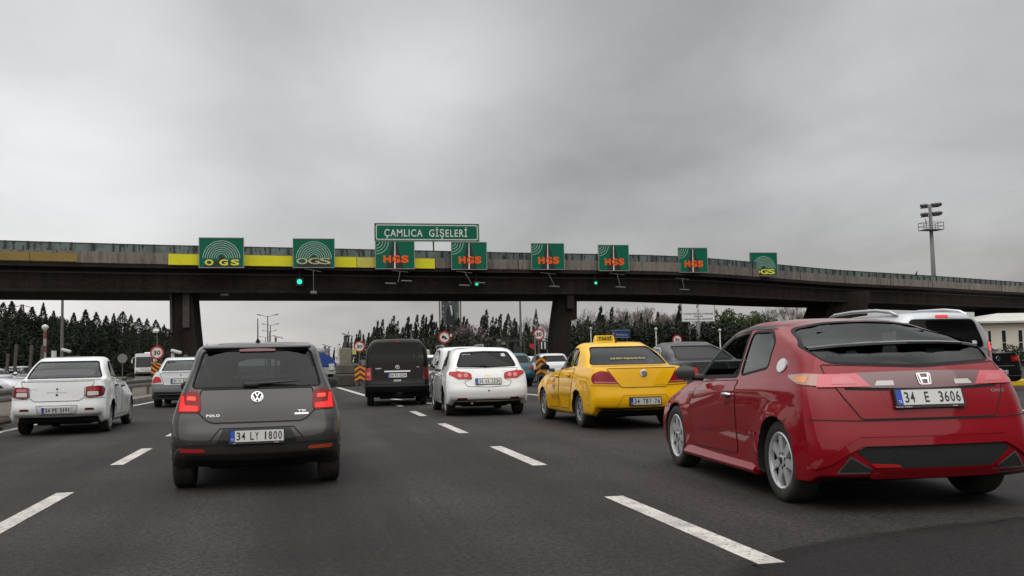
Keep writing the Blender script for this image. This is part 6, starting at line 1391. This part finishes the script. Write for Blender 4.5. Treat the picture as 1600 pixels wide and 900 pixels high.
# posts of the old fence at the left
for px, y0, lab in ((8, 553, 'shortest grey concrete fence post at the far left'), (20, 538, 'grey concrete fence post beside the parked silver car'), (43, 539, 'tall grey concrete fence post left of the striped barrier pole'), (60, 540, 'thin grey concrete fence post touching the striped barrier pole')):
    D = 42; h = px_z(px, y0, D); mb = MB(); mb.box((0, 0, h / 2), (.125, .12, h), taper=.85, bev=.02); tag(mb.build('fence_post', mat('post_concrete', (.085, .075, .067), .9, noise=[(2, .6, (.06, .055, .05))]), loc=ground_at(px, D), rot=(0, rad(rt.uniform(2, 4)), 0)), lab, 'fence post', 'concrete fence posts at the far left')
D = 46; h = px_z(69, 518, D); o = empty('barrier_pole', ground_at(69, D), 0, 1, 'raised barrier pole with worn red and white stripes left of the white saloon', 'barrier pole')
mb = MB()
for k in range(9): mb.tube([(0, 0, h * k / 9), (0, 0, h * (k + 1) / 9)], .075, 8, mi=k % 2)
mb.build('pole', [mat('worn_red', (.20, .06, .045), .7), mat('worn_white', (.34, .31, .28), .7)], o); mb = MB(); mb.lathe([(.001, h + .36), (.13, h + .30), (.17, h + .2), (.1, h + .1), (.04, h)], 12); mb.build('lamp_head', WHITEP, o, True)
def post_cam(px, yt, D, lab, r=.05, cam=True, side=1, m=STEEL, group='camera posts beside the toll lanes', w=.55):
    h = px_z(px, yt, D); o = empty('camera_post', ground_at(px, D), 0, 1, lab, 'camera post', group); mb = MB(); mb.tube([(0, 0, 0), (0, 0, h)], r, 8); mb.build('post', m, o)
    if cam: mb = MB(); mb.box((side * .18, -.1, h + .08), (w, .26, .17), ry=rad(16) * side, bev=.05); mb.build('camera', WHITEP, o)
    return o
post_cam(98, 550, 55, 'white camera box on a short post behind the roof of the white saloon'); post_cam(270, 552, 50, 'white camera box on a post above the small silver saloon', r=.09, m=WHITEP)
post_cam(83.5, 548, 50, 'plain white post between the barrier pole and the camera box', .13, False, m=WHITEP); post_cam(121, 555, 60, 'small dark post above the roof of the white saloon', .12, False, m=STEELD)
post_cam(290, 554, 52, 'short grey post right of the white camera box', .1, False); post_cam(431, 527, 95, 'dark camera post standing above the roof of the grey hatchback', .10, True, m=STEELD, w=1.1); post_cam(508, 541, 90, 'dark camera post above the lorry with the blue tarpaulin', .10, True, m=STEELD, w=.9); post_cam(540, 524, 80, 'tall dark camera post left of the 30 sign at the toll island', .13, True, m=STEELD, w=1.0)
for px, y0, lab in ((1027, 516, 'thin white topped post between the taxi and the ministry board'), (1127, 518, 'thin white topped post right of the ministry board'), (925, 515, 'thin white topped post behind the taxi roof sign'), (643.5, 519, 'white topped post above the black van')):
    D = 70; h = px_z(px, y0, D); o = empty('lane_post', ground_at(px, D), 0, 1, lab, 'post', 'thin white topped posts'); mb = MB(); mb.tube([(0, 0, 0), (0, 0, h)], .05, 8); mb.build('post', SIGNW, o); mb = MB(); mb.lathe([(.001, h + .22), (.11, h + .16), (.11, h + .02), (.03, h)], 10); mb.build('lamp_head', WHITEP, o, True)
for px, D, lab, r in ((96, 85, 'tall plain lamp pole behind the white saloon, passing up behind the overpass', .13), (815, 100, 'tall plain lamp pole left of the middle pier, passing up behind the overpass', .12)):
    o = empty('lamp_pole', ground_at(px, D), 0, 1, lab, 'lamp pole', 'tall lamp poles behind the overpass'); mb = MB(); mb.tube([(0, 0, 0), (0, 0, 9.6)], [r * 1.2, r * .7], 10); mb.build('pole', POLE, o); mb = MB(); mb.tube([(0, 0, 9.5), (.6, 0, 9.8), (1.5, 0, 9.9)], .05, 6); mb.box((1.7, 0, 9.9), (.6, .25, .14), bev=.04); mb.build('lamp_arm', POLE, o)
for k, (px, yt, lab) in enumerate(((418.5, 494, 'tallest and nearest twin armed street lamp above the grey hatchback'), (422.7, 508, 'second twin armed street lamp of the row, just right of the tallest'), (421, 518, 'third twin armed street lamp of the row, half hidden by nearer ones'), (415, 527, 'fourth twin armed street lamp, left of the tallest pole'), (414.5, 533, 'farthest and smallest twin armed street lamp of the row'))):
    D = 8.85 * F_PX / (horizon(px) - yt); o = empty('street_lamp', ground_at(px, D), 0, 1, lab, 'street lamp', 'twin armed street lamps down the motorway'); mb = MB(); mb.tube([(0, 0, 0), (0, 0, 10)], [.14, .09], 8); mb.build('pole', POLE, o)
    for sg in (-1, 1): mb = MB(); mb.tube([(0, 0, 9.9), (sg * 1.3, 0, 10.25)], .05, 6); mb.build('arm', POLE, o); mb = MB(); mb.box((sg * 1.55, 0, 10.28), (.65, .3, .16), ry=-sg * .25, bev=.05); mb.build('lamp_head', STEELD, o)
# concrete toll island
D = 49; s = D / F_PX; g0 = ground_at(545, D); o = empty('toll_island', g0, 0, 1, 'low concrete island with a pale block behind the grey hatchback mirror', 'toll island')
CI = mat('island_concrete', (.10, .09, .075), .9, noise=[(1.5, .6, (.06, .054, .045)), (6, .4, (.13, .12, .10))])
mb = MB(); mb.box((0, 3, .30), (1.1, 7, .60), bev=.06); mb.build('base', mat('island_base', (.06, .053, .045), .9, noise=[(1.5, .6, (.04, .036, .03))]), o); mb = MB(); mb.box((.10, 2.5, .86), (1.25, 3.0, .55), bev=.08); mb.build('upper_block', CI, o)
mb = MB(); mb.box((-.05, 2.8, 1.55), (.62, 1.2, .85), bev=.03); mb.build('cabinet', mat('cabinet_beige', (.22, .20, .16), .7, noise=[(2, .6, (.11, .115, .08))]), o); mb = MB(); mb.box((-.42, 2.6, 1.6), (.14, .2, 1.1)); mb.build('post', SIGNW, o)
mb = MB(); mb.box((.42, 2.2, 1.78), (.18, .06, .30)); mb.build('notice', mat('notice_yellow', (.5, .5, .12), .5), o)
o = empty('warning_lamp', ground_at(833, 58), 0, 1, 'small red lane signal on a post under the 30 sign by the middle pier', 'lane signal'); z = px_z(833, 541, 58); mb = MB(); mb.tube([(.18, .05, 0), (.18, .05, z + .7)], .05, 6); mb.build('post', STEEL, o); mb = MB(); mb.prism([(x, q + z) for x, q in circle(0, 0, .17, 8)], 0, .06); mb.build('lamp', mat('lamp_red', (.5, .015, .03), .4), o)
o = empty('lane_indicator', ground_at(850, 60), 0, 1, 'narrow dark panel with two pale strokes below the 30 sign by the middle pier', 'lane panel'); z0, z1 = px_z(850, 545, 60), px_z(850, 534, 60); mb = MB(); mb.box((0, .05, (z0 + z1) / 2), (.62, .06, z1 - z0 + .1)); mb.build('panel', SIGNK, o)
mb = MB(); flat(mb, [(-.14, z0), (-.06, z0), (-.06, z1), (-.14, z1)], .015); flat(mb, [(.08, z0), (.16, z0), (.16, z1), (.08, z1)], .015); mb.build('strokes', SIGNW, o); mb = MB(); mb.tube([(.28, .09, 0), (.28, .09, z1)], .04, 6); mb.tube([(-.28, .09, 0), (-.28, .09, z1)], .04, 6); mb.build('post', STEEL, o)
# frame gantry
D = 72; o = empty('frame_gantry', ground_at(799, D), 0, 1, 'low grey steel frame with lamps behind the teal hatchback', 'gantry'); s = D / F_PX; z = px_z(799, 532.5, D); mb = MB(); mb.box((0, 0, z), (45 * s, .16, .12)); mb.build('beam', STEEL, o)
for x in (-21, -17, -5, 22): mb = MB(); mb.box((x * s, 0, z / 2), (.11, .11, z)); mb.build('post', STEEL, o)
for x in (-19.5, -12): mb = MB(); mb.box((x * s, -.1, z + (.05 if x < -15 else -.18)), (.3, .3, .2), bev=.04); mb.build('lamp', WHITEP, o)
mb = MB(); mb.box((11 * s, .1, z - .85), (.5, .4, .9)); mb.build('cabinet', STEELD, o)
D = 78; o = empty('frame_gantry', ground_at(745, D), 0, 1, 'dark steel frame behind the white estate car', 'gantry'); s = D / F_PX; z = px_z(745, 536, D); mb = MB(); mb.box((0, 0, z), (24 * s, .12, .08)); mb.build('beam', STEELD, o)
for x in (-10, 10): mb = MB(); mb.box((x * s, 0, z / 2), (.1, .1, z)); mb.build('post', STEELD, o)
D = 66; z = px_z(669, 546, D); mb = MB(); mb.box((0, 0, z / 2), (.22, .2, z), bev=.02); tag(mb.build('bollard', SIGNW, loc=ground_at(669, D)), 'white bollard between the black van and the white estate', 'bollard')
D = 68; z = px_z(655, 549, D); mb = MB(); mb.box((0, 0, z / 2), (.9, .6, z), bev=.04); mb.box((0, 0, z + .03), (1.0, .7, .06)); tag(mb.build('cabinet', mat('cabinet_ochre', (.16, .12, .07), .8), loc=ground_at(664, D)), 'brownish roadside cabinet behind the black van', 'cabinet')
# cone
g0 = gp(241, 623); o = empty('traffic_cone', (g0.x, g0.y, 0), 0, 1, 'orange traffic cone with a white collar on the left edge line', 'traffic cone'); mb = MB(); mb.box((0, 0, .025), (.32, .32, .05), bev=.02); mb.build('base', mat('cone_orange', (.62, .10, .02), .6, noise=[(5, .4, (.35, .08, .03))]), o)
mb = MB(); mb.lathe([(.135, .05), (.05, .42), (.03, .44), (.001, .44)], 16); mb.build('cone', MAT['cone_orange'], o, True, 40); mb = MB(); mb.lathe([(.097, .26), (.065, .385)], 16); q = mb.build('collar', SIGNW, o, True)
# blue direction sign, ministry board
D = 74; w = 29 * fore(970, D); h = 13 * D / F_PX; o = board('direction_sign', 'small blue direction sign behind the roof of the yellow taxi', 'direction sign', 970, 528, D, w, h, False, m=SIGNBLUE); mb = MB(); text(mb, 'Ankara', h * .30, (w * .06, -.006, h * .42), w=w * .62, bold=.015); b = .04
for a, c in (((-w / 2 + .03, .03), (w / 2 - .03, .07)), ((-w / 2 + .03, h - .07), (w / 2 - .03, h - .03))): flat(mb, [(a[0], a[1]), (c[0], a[1]), (c[0], c[1]), (a[0], c[1])], -.005)
flat(mb, [(-w * .42, h * .3), (-w * .36, h * .3), (-w * .36, h * .55), (-w * .32, h * .55), (-w * .39, h * .75), (-w * .46, h * .55), (-w * .42, h * .55)], -.006); mb.build('lettering', SIGNW, o); mb = MB(); mb.box((w * .35, .10, -o.location.z / 2), (.08, .08, o.location.z + h)); mb.box((-w * .35, .10, -o.location.z / 2), (.08, .08, o.location.z + h)); mb.build('post', STEEL, o)
D = 98; w = 51 * fore(1091, D); h = 28.5 * D / F_PX; o = board('ministry_board', 'white notice board with black lettering on two legs behind the red hatchback', 'notice board', 1091.5, 502, D, w, h, True, m=mat('board_white', (.90, .90, .90), .5, noise=[(1, .2, (.82, .82, .82))])); mb = MB()
for tx, zf, wf, hf in (('T.C.', .60, .10, .075), ('ULAŞTIRMA DENİZCİLİK VE HABERLEŞME', .41, .90, .072), ('BAKANLIĞI', .275, .26, .072), ('KARAYOLLARI GENEL MÜDÜRLÜĞÜ', .12, .88, .070)): text(mb, tx, h * hf, (0, -.006, h * zf), w=w * wf, bold=.03)
mb.build('lettering', SIGNK, o); mb = MB(); r = h * .10
flat(mb, arc_band(-.02, h * .82, r * .62, r, .5, 5.2, 20), -.006); flat(mb, [(-r * 1.5, h * .80), (-r * .2, h * .84), (r * .3, h * .88), (-r * .4, h * .79)], -.007); mb.build('emblem', mat('emblem_dark', (.06, .06, .08), .5), o)
zb_ = o.location.z; mb = MB(); mb.tube([(0, .2, -zb_), (0, .2, h * .6)], .22, 12); mb.build('leg', mat('leg_grey', (.2, .19, .18), .6), o, True); mb = MB(); mb.tube([(-w * .26, .2, -zb_), (-w * .26, .2, h * .6)], .09, 10); mb.build('leg', POLE, o, True)
p = at(1076, 473, 99); o = empty('camera_cluster', ground_at(1077, 99), 0, 1, 'cluster of traffic cameras on a mast above the ministry board', 'camera mast'); mb = MB(); mb.tube([(0, .6, 0), (0, .6, p.z + .55)], .09, 8); mb.build('mast', POLE, o); mb = MB()
mb.box((0, .5, p.z + .62), (.55, .3, .3), bev=.04); mb.box((-.1, .5, p.z + 1.0), (.9, .3, .16), bev=.03, ry=.12); mb.box((.35, .5, p.z + .55), (.1, .1, .9)); mb.tube([(-1.1, .5, p.z + .2), (.4, .5, p.z + .3)], .04, 6); mb.box((-1.05, .5, p.z + .3), (.3, .2, .2)); mb.box((-.55, .5, p.z + .32), (.2, .2, .2)); mb.build('cameras', STEELD, o)
# portrait banner
D = 148; s = D / F_PX; o = empty('portrait_banner', ground_at(705, D), 0, 1, 'tall dark banner with a grey standing figure between two poles', 'banner'); w = 33 * s; zt = px_z(705, 443, D); zb_ = px_z(705, 522, D)
mb = MB(); mb.prism([(-w / 2 + .25, zb_), (w / 2 - .25, zb_), (w / 2 - .25, zt), (-w / 2 + .25, zt)], 0, .04); mb.build('banner', mat('banner_grey', (.065, .075, .078), .7, noise=[(.55, .8, (.028, .032, .034)), (2.2, .45, (.14, .15, .15))]), o)
Hb = zt - zb_; mb = MB()
flat(mb, [(w * x, zb_ + Hb * q) for x, q in ((-.22, .05), (-.20, .40), (-.12, .56), (-.03, .60), (.10, .57), (.20, .44), (.24, .05))], -.004); mb.build('figure_coat', mat('figure_dark', (.022, .024, .026), .8), o)
mb = MB(); flat(mb, [(w * x, zb_ + Hb * q) for x, q in ((-.03, .585), (.07, .57), (.12, .44), (.09, .36), (.05, .38))], -.008); mb.build('figure_shirt', mat('figure_light', (.50, .52, .52), .8), o)
mb = MB(); flat(mb, [(a, zb_ + b) for a, b in circle(-.02 * w, Hb * .665, .24 * .9, 16, 1, 1.35)], -.008); mb.build('figure_head', mat('figure_grey', (.26, .27, .27), .8), o)
mb = MB(); rr = random.Random(9)
for q, x in ((.56, -.33), (.44, -.33), (.36, -.35), (.28, -.34), (.22, -.30), (.16, -.36)): flat(mb, circle(w * x, zb_ + Hb * q, rr.uniform(.10, .19), 9), -.006)
for _ in range(18): flat(mb, circle(w * rr.uniform(-.36, .38), zb_ + Hb * rr.uniform(.02, .18), rr.uniform(.05, .14), 7), -.010 - rr.random() * .01)
for q in (.40, .34, .28): flat(mb, circle(w * .34, zb_ + Hb * q, .13, 8, .7, 1.6), -.006)
mb.build('light_blotches', mat('figure_pale', (.30, .31, .30), .8), o)
for sg in (-1, 1): mb = MB(); mb.tube([(sg * w / 2, .1, 0), (sg * w / 2, .1, zt + .5)], .13, 8); mb.build('pole', POLE, o)
# floodlight mast
D = 132; o = empty('floodlight_mast', ground_at(1466, D), 0, 1, 'tall floodlight mast with a railed platform rising beyond the right of the overpass', 'floodlight mast'); s = D / F_PX
z0, zp, za, zb_ = px_z(1466, 432, D), px_z(1460, 354, D), px_z(1457, 334, D), px_z(1457, 320, D); FM = mat('mast_grey', (.17, .165, .16), .6, .3); mb = MB(); mb.tube([(0, 0, 0), (0, 0, zb_ + .3)], [.42, .20], 12); mb.build('mast', FM, o, True)
mb = MB(); rw = 1.35
mb.box((0, 0, zp - .3), (rw * 2, 1.8, .10))
for x in (-rw, -rw * .33, rw * .33, rw):
    for y in (-.9, .9): mb.box((x, y, zp + .2), (.06, .06, 1.0))
for zz2 in (zp + .2, zp + .7):
    for y in (-.9, .9): mb.box((0, y, zz2), (rw * 2, .05, .06))
    for x in (-rw, rw): mb.box((x, 0, zz2), (.05, 1.8, .06))
mb.build('platform', FM, o)
for zz2 in (za, zb_):
    mb = MB(); mb.box((0, 0, zz2 - .12), (3.0, .12, .12), ry=-.10); mb.build('lamp_bar', FM, o)
    for x in (-1.3, -.75, .45, .95, 1.45):
        mb = MB(); mb.box((x, -.15, zz2 + .18 + x * .10), (.5, .45, .42), rx=.5, bev=.06); mb.build('floodlight', STEELD, o)
mb = MB(); mb.box((-.7, .1, (za + zp) / 2), (.08, .08, zp - za + 1)); mb.build('ladder', FM, o)
# low cream building at the right
D = 92; p0 = ground_at(1537, D); o = empty('toll_building', p0, rad(-4), 1, 'low cream building with narrow windows and a white roof at the right edge', 'building'); wh = px_z(1545, 505, D); mb = MB(); mb.box((9, 5, wh / 2), (18, 10, wh)); mb.build('wall', mat('cream_wall', (.70, .64, .55), .85, noise=[(.5, .4, (.58, .52, .43)), (3, .3, (.74, .68, .58))]), o)
rz1 = px_z(1600, 491.5, D); mb = MB(); V = [(-.6, -.6, wh), (18.6, -.6, wh), (18.6, 10.6, wh), (-.6, 10.6, wh), (-.6, -.6, wh + .18), (18.6, -.6, wh + .18), (18.6, 10.6, wh + .18), (-.6, 10.6, wh + .18), (4.5, 4, rz1 + .35), (14, 4, rz1 + .35)]
mb.add([(a, b, c + .004) for a, b, c in V], [[3, 2, 1, 0], [0, 1, 5, 4], [1, 2, 6, 5], [2, 3, 7, 6], [3, 0, 4, 7], [4, 5, 9, 8], [5, 6, 9], [6, 7, 8, 9], [7, 4, 8]]); mb.build('roof', mat('roof_white', (.55, .54, .50), .7, noise=[(1, .4, (.42, .41, .38))]), o)
for x in (.75, 2.25, 4.0, 6.3, 8.6, 11):
    ww = .42 if x > 1 else .3; mb = MB()
    for a, b in (((-ww / 2 - .06, 1.0), (-ww / 2, 3.0)), ((ww / 2, 1.0), (ww / 2 + .06, 3.0)), ((-ww / 2, 2.94), (ww / 2, 3.0)), ((-ww / 2, 1.0), (ww / 2, 1.06)), ((-ww / 2, 1.75), (ww / 2, 1.80))): mb.prism([(x + a[0], a[1]), (x + b[0], a[1]), (x + b[0], b[1]), (x + a[0], b[1])], -.05, .02)
    f = mb.build('window', SIGNW, o); mb = MB(); flat(mb, [(x - ww / 2, 1.05), (x + ww / 2, 1.05), (x + ww / 2, 2.95), (x - ww / 2, 2.95)], -.012); mb.build('pane', GLASS_P if False else mat('window_dark', (.02, .02, .022), .15), f)
mb = MB(); mb.box((9, -.06, 1.0 - .12), (18, .06, .06)); mb.build('sill_band', SIGNW, o)
for dx in (0, 2.4): P = at(1579 + dx * 8, 577, 70); 
tree('shrub', 'low green hedge plant in front of the cream building', None, 'shrub', 1582, 542.5, 62, (BSH[0],), 3, 1.4); tree('shrub', 'second low hedge plant right of the first by the cream building', None, 'shrub', 1603, 546, 62, (BSH[1],), 3, 1.4)
# yellow kerb block behind the black saloon
g0 = gp(1596, 604); mb = MB(); mb.box((0, 0, .10), (1.2, .3, .22), bev=.04); tag(mb.build('lane_divider', mat('divider_yellow', (.7, .45, .03), .6), loc=(g0.x + .3, g0.y + .4, 0)), 'yellow painted lane divider block at the right edge by the black saloon', 'lane divider')
# pylons far away
for px, yt, D, lab in ((324.5, 537, 620, 'distant lattice pylon right of the left pier'), (33, 475, 420, 'distant lattice pylon peeking over the wood at the left')):
    h = px_z(px, yt, D); o = empty('pylon', ground_at(px, D), 0, 1, lab, 'pylon'); mb = MB()
    for k in range(4):
        a = Vector(((-1) ** k * h * .09, (-1) ** (k // 2) * h * .09, 0)); mb.tube([a, (a.x * .15, a.y * .15, h)], h * .007, 4)
    for j in range(7):
        z0, z1 = h * j / 7, h * (j + 1) / 7; f0, f1 = h * .09 * (1 - .85 * j / 7), h * .09 * (1 - .85 * (j + 1) / 7); mb.tube([(-f0, -f0, z0), (f1, -f1, z1)], h * .005, 4); mb.tube([(f0, -f0, z0), (-f1, -f1, z1)], h * .005, 4)
    mb.build('tower', STEELD, o); mb = MB()
    for zf, wf in ((.74, .20), (.86, .16), (.96, .11)): mb.tube([(-h * wf, 0, h * zf), (0, 0, h * (zf + .025)), (h * wf, 0, h * zf)], h * .006, 4)
    mb.build('arm', STEELD, o)

# ------------------------------------------------------------------ farther traffic
def coach():
    D = 138; o = empty('coach', ground_at(226, D), 0, 1, 'white coach facing us on the opposite carriageway at the left', 'coach'); W2, H2 = 1.38, 3.25
    sec = rnd([(-W2, .35), (W2, .35), (W2 * .96, H2 - .05), (W2 * .7, H2), (-W2 * .7, H2), (-W2 * .96, H2 - .05)], .18); mb = MB(); mb.prism(sec, 0, 11.5); mb.build('body', P_WHITE, o, True, 35)
    mb = MB(); flat(mb, rnd([(-1.2, 1.25), (1.2, 1.25), (1.17, 2.75), (-1.17, 2.75)], .12), -.02); mb.build('windscreen', GLASS_D if False else mat('coach_glass', (.02, .025, .028), .08, coat=.5), o)
    mb = MB(); flat(mb, rnd([(-.7, .75), (.7, .75), (.6, 1.12), (-.6, 1.12)], .08), -.02); mb.build('grille', mat('coach_panel', (.58, .58, .57), .4), o)
    for sg in (-1, 1):
        mb = MB(); mb.prism(circle(sg * 1.05, .82, .16, 14, 1.2, .8), -.05, .02); mb.build('headlamp', LENS_W, o); mb = MB(); mb.tube([(sg * 1.25, 0, 2.75), (sg * 1.62, -.35, 2.55), (sg * 1.65, -.35, 2.35)], .04, 6); mb.box((sg * 1.66, -.35, 2.1), (.22, .16, .5), bev=.05); mb.build('door_mirror', WHITEP, o)
        for y in (2.2, 8.8): mb = MB(); mb.tube([(sg * 1.2, y, .48), (sg * .9, y, .48)], .48, 18); mb.build('wheel', RUBBER, o)
    mb = MB(); mb.box((0, -.05, .48), (2.5, .16, .3), bev=.05); mb.build('bumper', mat('coach_bumper', (.10, .09, .08), .6), o)
    mb = MB(); mb.box((.35, 3, H2 + .08), (1.4, 2.2, .2), bev=.06); mb.build('roof_unit', P_WHITE, o)
coach()
def lorry():
    D = 62; o = empty('lorry', ground_at(501, D), 0, 1, 'small lorry under a blue tarpaulin, half hidden by the grey hatchback', 'lorry'); TB = mat('tarpaulin_blue', (.012, .055, .30), .55, noise=[(1.6, .6, (.008, .035, .18)), (5, .3, (.03, .11, .42))], bump=(2.5, .8))
    mb = MB(); mb.box((0, 3, .75), (1.9, 4.6, .5)); mb.build('load_bed', mat('lorry_white', (.45, .45, .43), .6, noise=[(2, .5, (.25, .24, .22))]), o)
    sec = [(-.95, 1.0), (.98, .92), (1.02, 1.20), (.72, 1.62), (.3, 1.86), (-.2, 1.92), (-.9, 1.75)]; mb = MB(); n = len(sec); rr = random.Random(2); V = []
    for j in range(7): V += [(x + rr.gauss(0, .04), .7 + j * .75, z + rr.gauss(0, .05)) for x, z in sec]
    mb.add(V, [[i, (i + 1) % n, n + (i + 1) % n, n + i] for j in range(1) for i in range(n)]); mb.F = []; mb.I = []; mb.V = []
    mb.add(V, [[j * n + i, j * n + (i + 1) % n, (j + 1) * n + (i + 1) % n, (j + 1) * n + i] for j in range(6) for i in range(n)] + [list(range(n))[::-1], list(range(6 * n, 7 * n))]); mb.build('tarpaulin', TB, o, True, 50)
    mb = MB(); mb.box((-.1, 5.9, 1.5), (1.7, 1.5, 1.5), bev=.15); mb.build('cab', P_WHITE, o, True, 40); mb = MB(); mb.box((-.35, 3.0, 2.02), (1.4, 3.4, .35), bev=.12); mb.build('load', mat('load_white', (.5, .52, .52), .6), o, True, 40)
    for sg in (-1, 1):
        for y in (1.5, 5.6): mb = MB(); mb.tube([(sg * .85, y, .38), (sg * .62, y, .38)], .38, 18); mb.build('wheel', RUBBER, o)
    mb = MB(); mb.box((.72, .62, .95), (.35, .06, .42), bev=.02); mb.build('number_panel', WHITEP, o); mb = MB(); mb.tube([(1.0, .8, 1.1), (1.1, .7, 1.25), (1.12, .7, .9)], .04, 6); mb.build('rope', SIGNW, o)
lorry()
far_car('white_estate', 'white estate car with roof rails just ahead of the white hatchback', 'wagon', tail(731, 27.3, .82), rad(1), P_WHITE2, rails=True)
far_car('white_red_car', 'white and red car glimpsed between the black van and the white hatchback', 'hatch', tail(664, 39, .65), 0, P_WHITE, LIT_R2)
far_car('teal_hatchback', 'dark teal hatchback partly hidden by the white hatchback', 'hatch', tail(806, 41, .65), rad(1.5), P_TEAL, LENS_DR)
far_car('grey_car', 'pale grey car behind the chevron board beside the taxi mirror', 'hatch', tail(868, 47, .65), 0, P_SILVER)
far_car('white_car', 'white car far ahead under the middle of the overpass', 'hatch', tail(824, 82, .65), rad(-35), P_WHITE, plate=False, group='far cars at the toll lanes'); far_car('white_car', 'white car beside the foot of the middle pier far ahead', 'hatch', tail(850, 76, .65), rad(-70), P_WHITE, plate=False, group='far cars at the toll lanes')
far_car('dark_car', 'dark car with a roof line just left of the white estate', 'hatch', tail(686, 52, .65), 0, P_DARK, plate=False)
gc = ground_at(-66, 36); far_car('silver_car', 'silver car partly cut off by the left edge, beyond the guard rail', 'sedan', gc, rad(-118), P_SILVER, front=True, group='cars across the guard rail')
gc = ground_at(32, 62); far_car('grey_saloon', 'small pale car between the fence posts beyond the guard rail', 'hatch', gc, rad(175), P_PALE, front=True, group='cars across the guard rail')
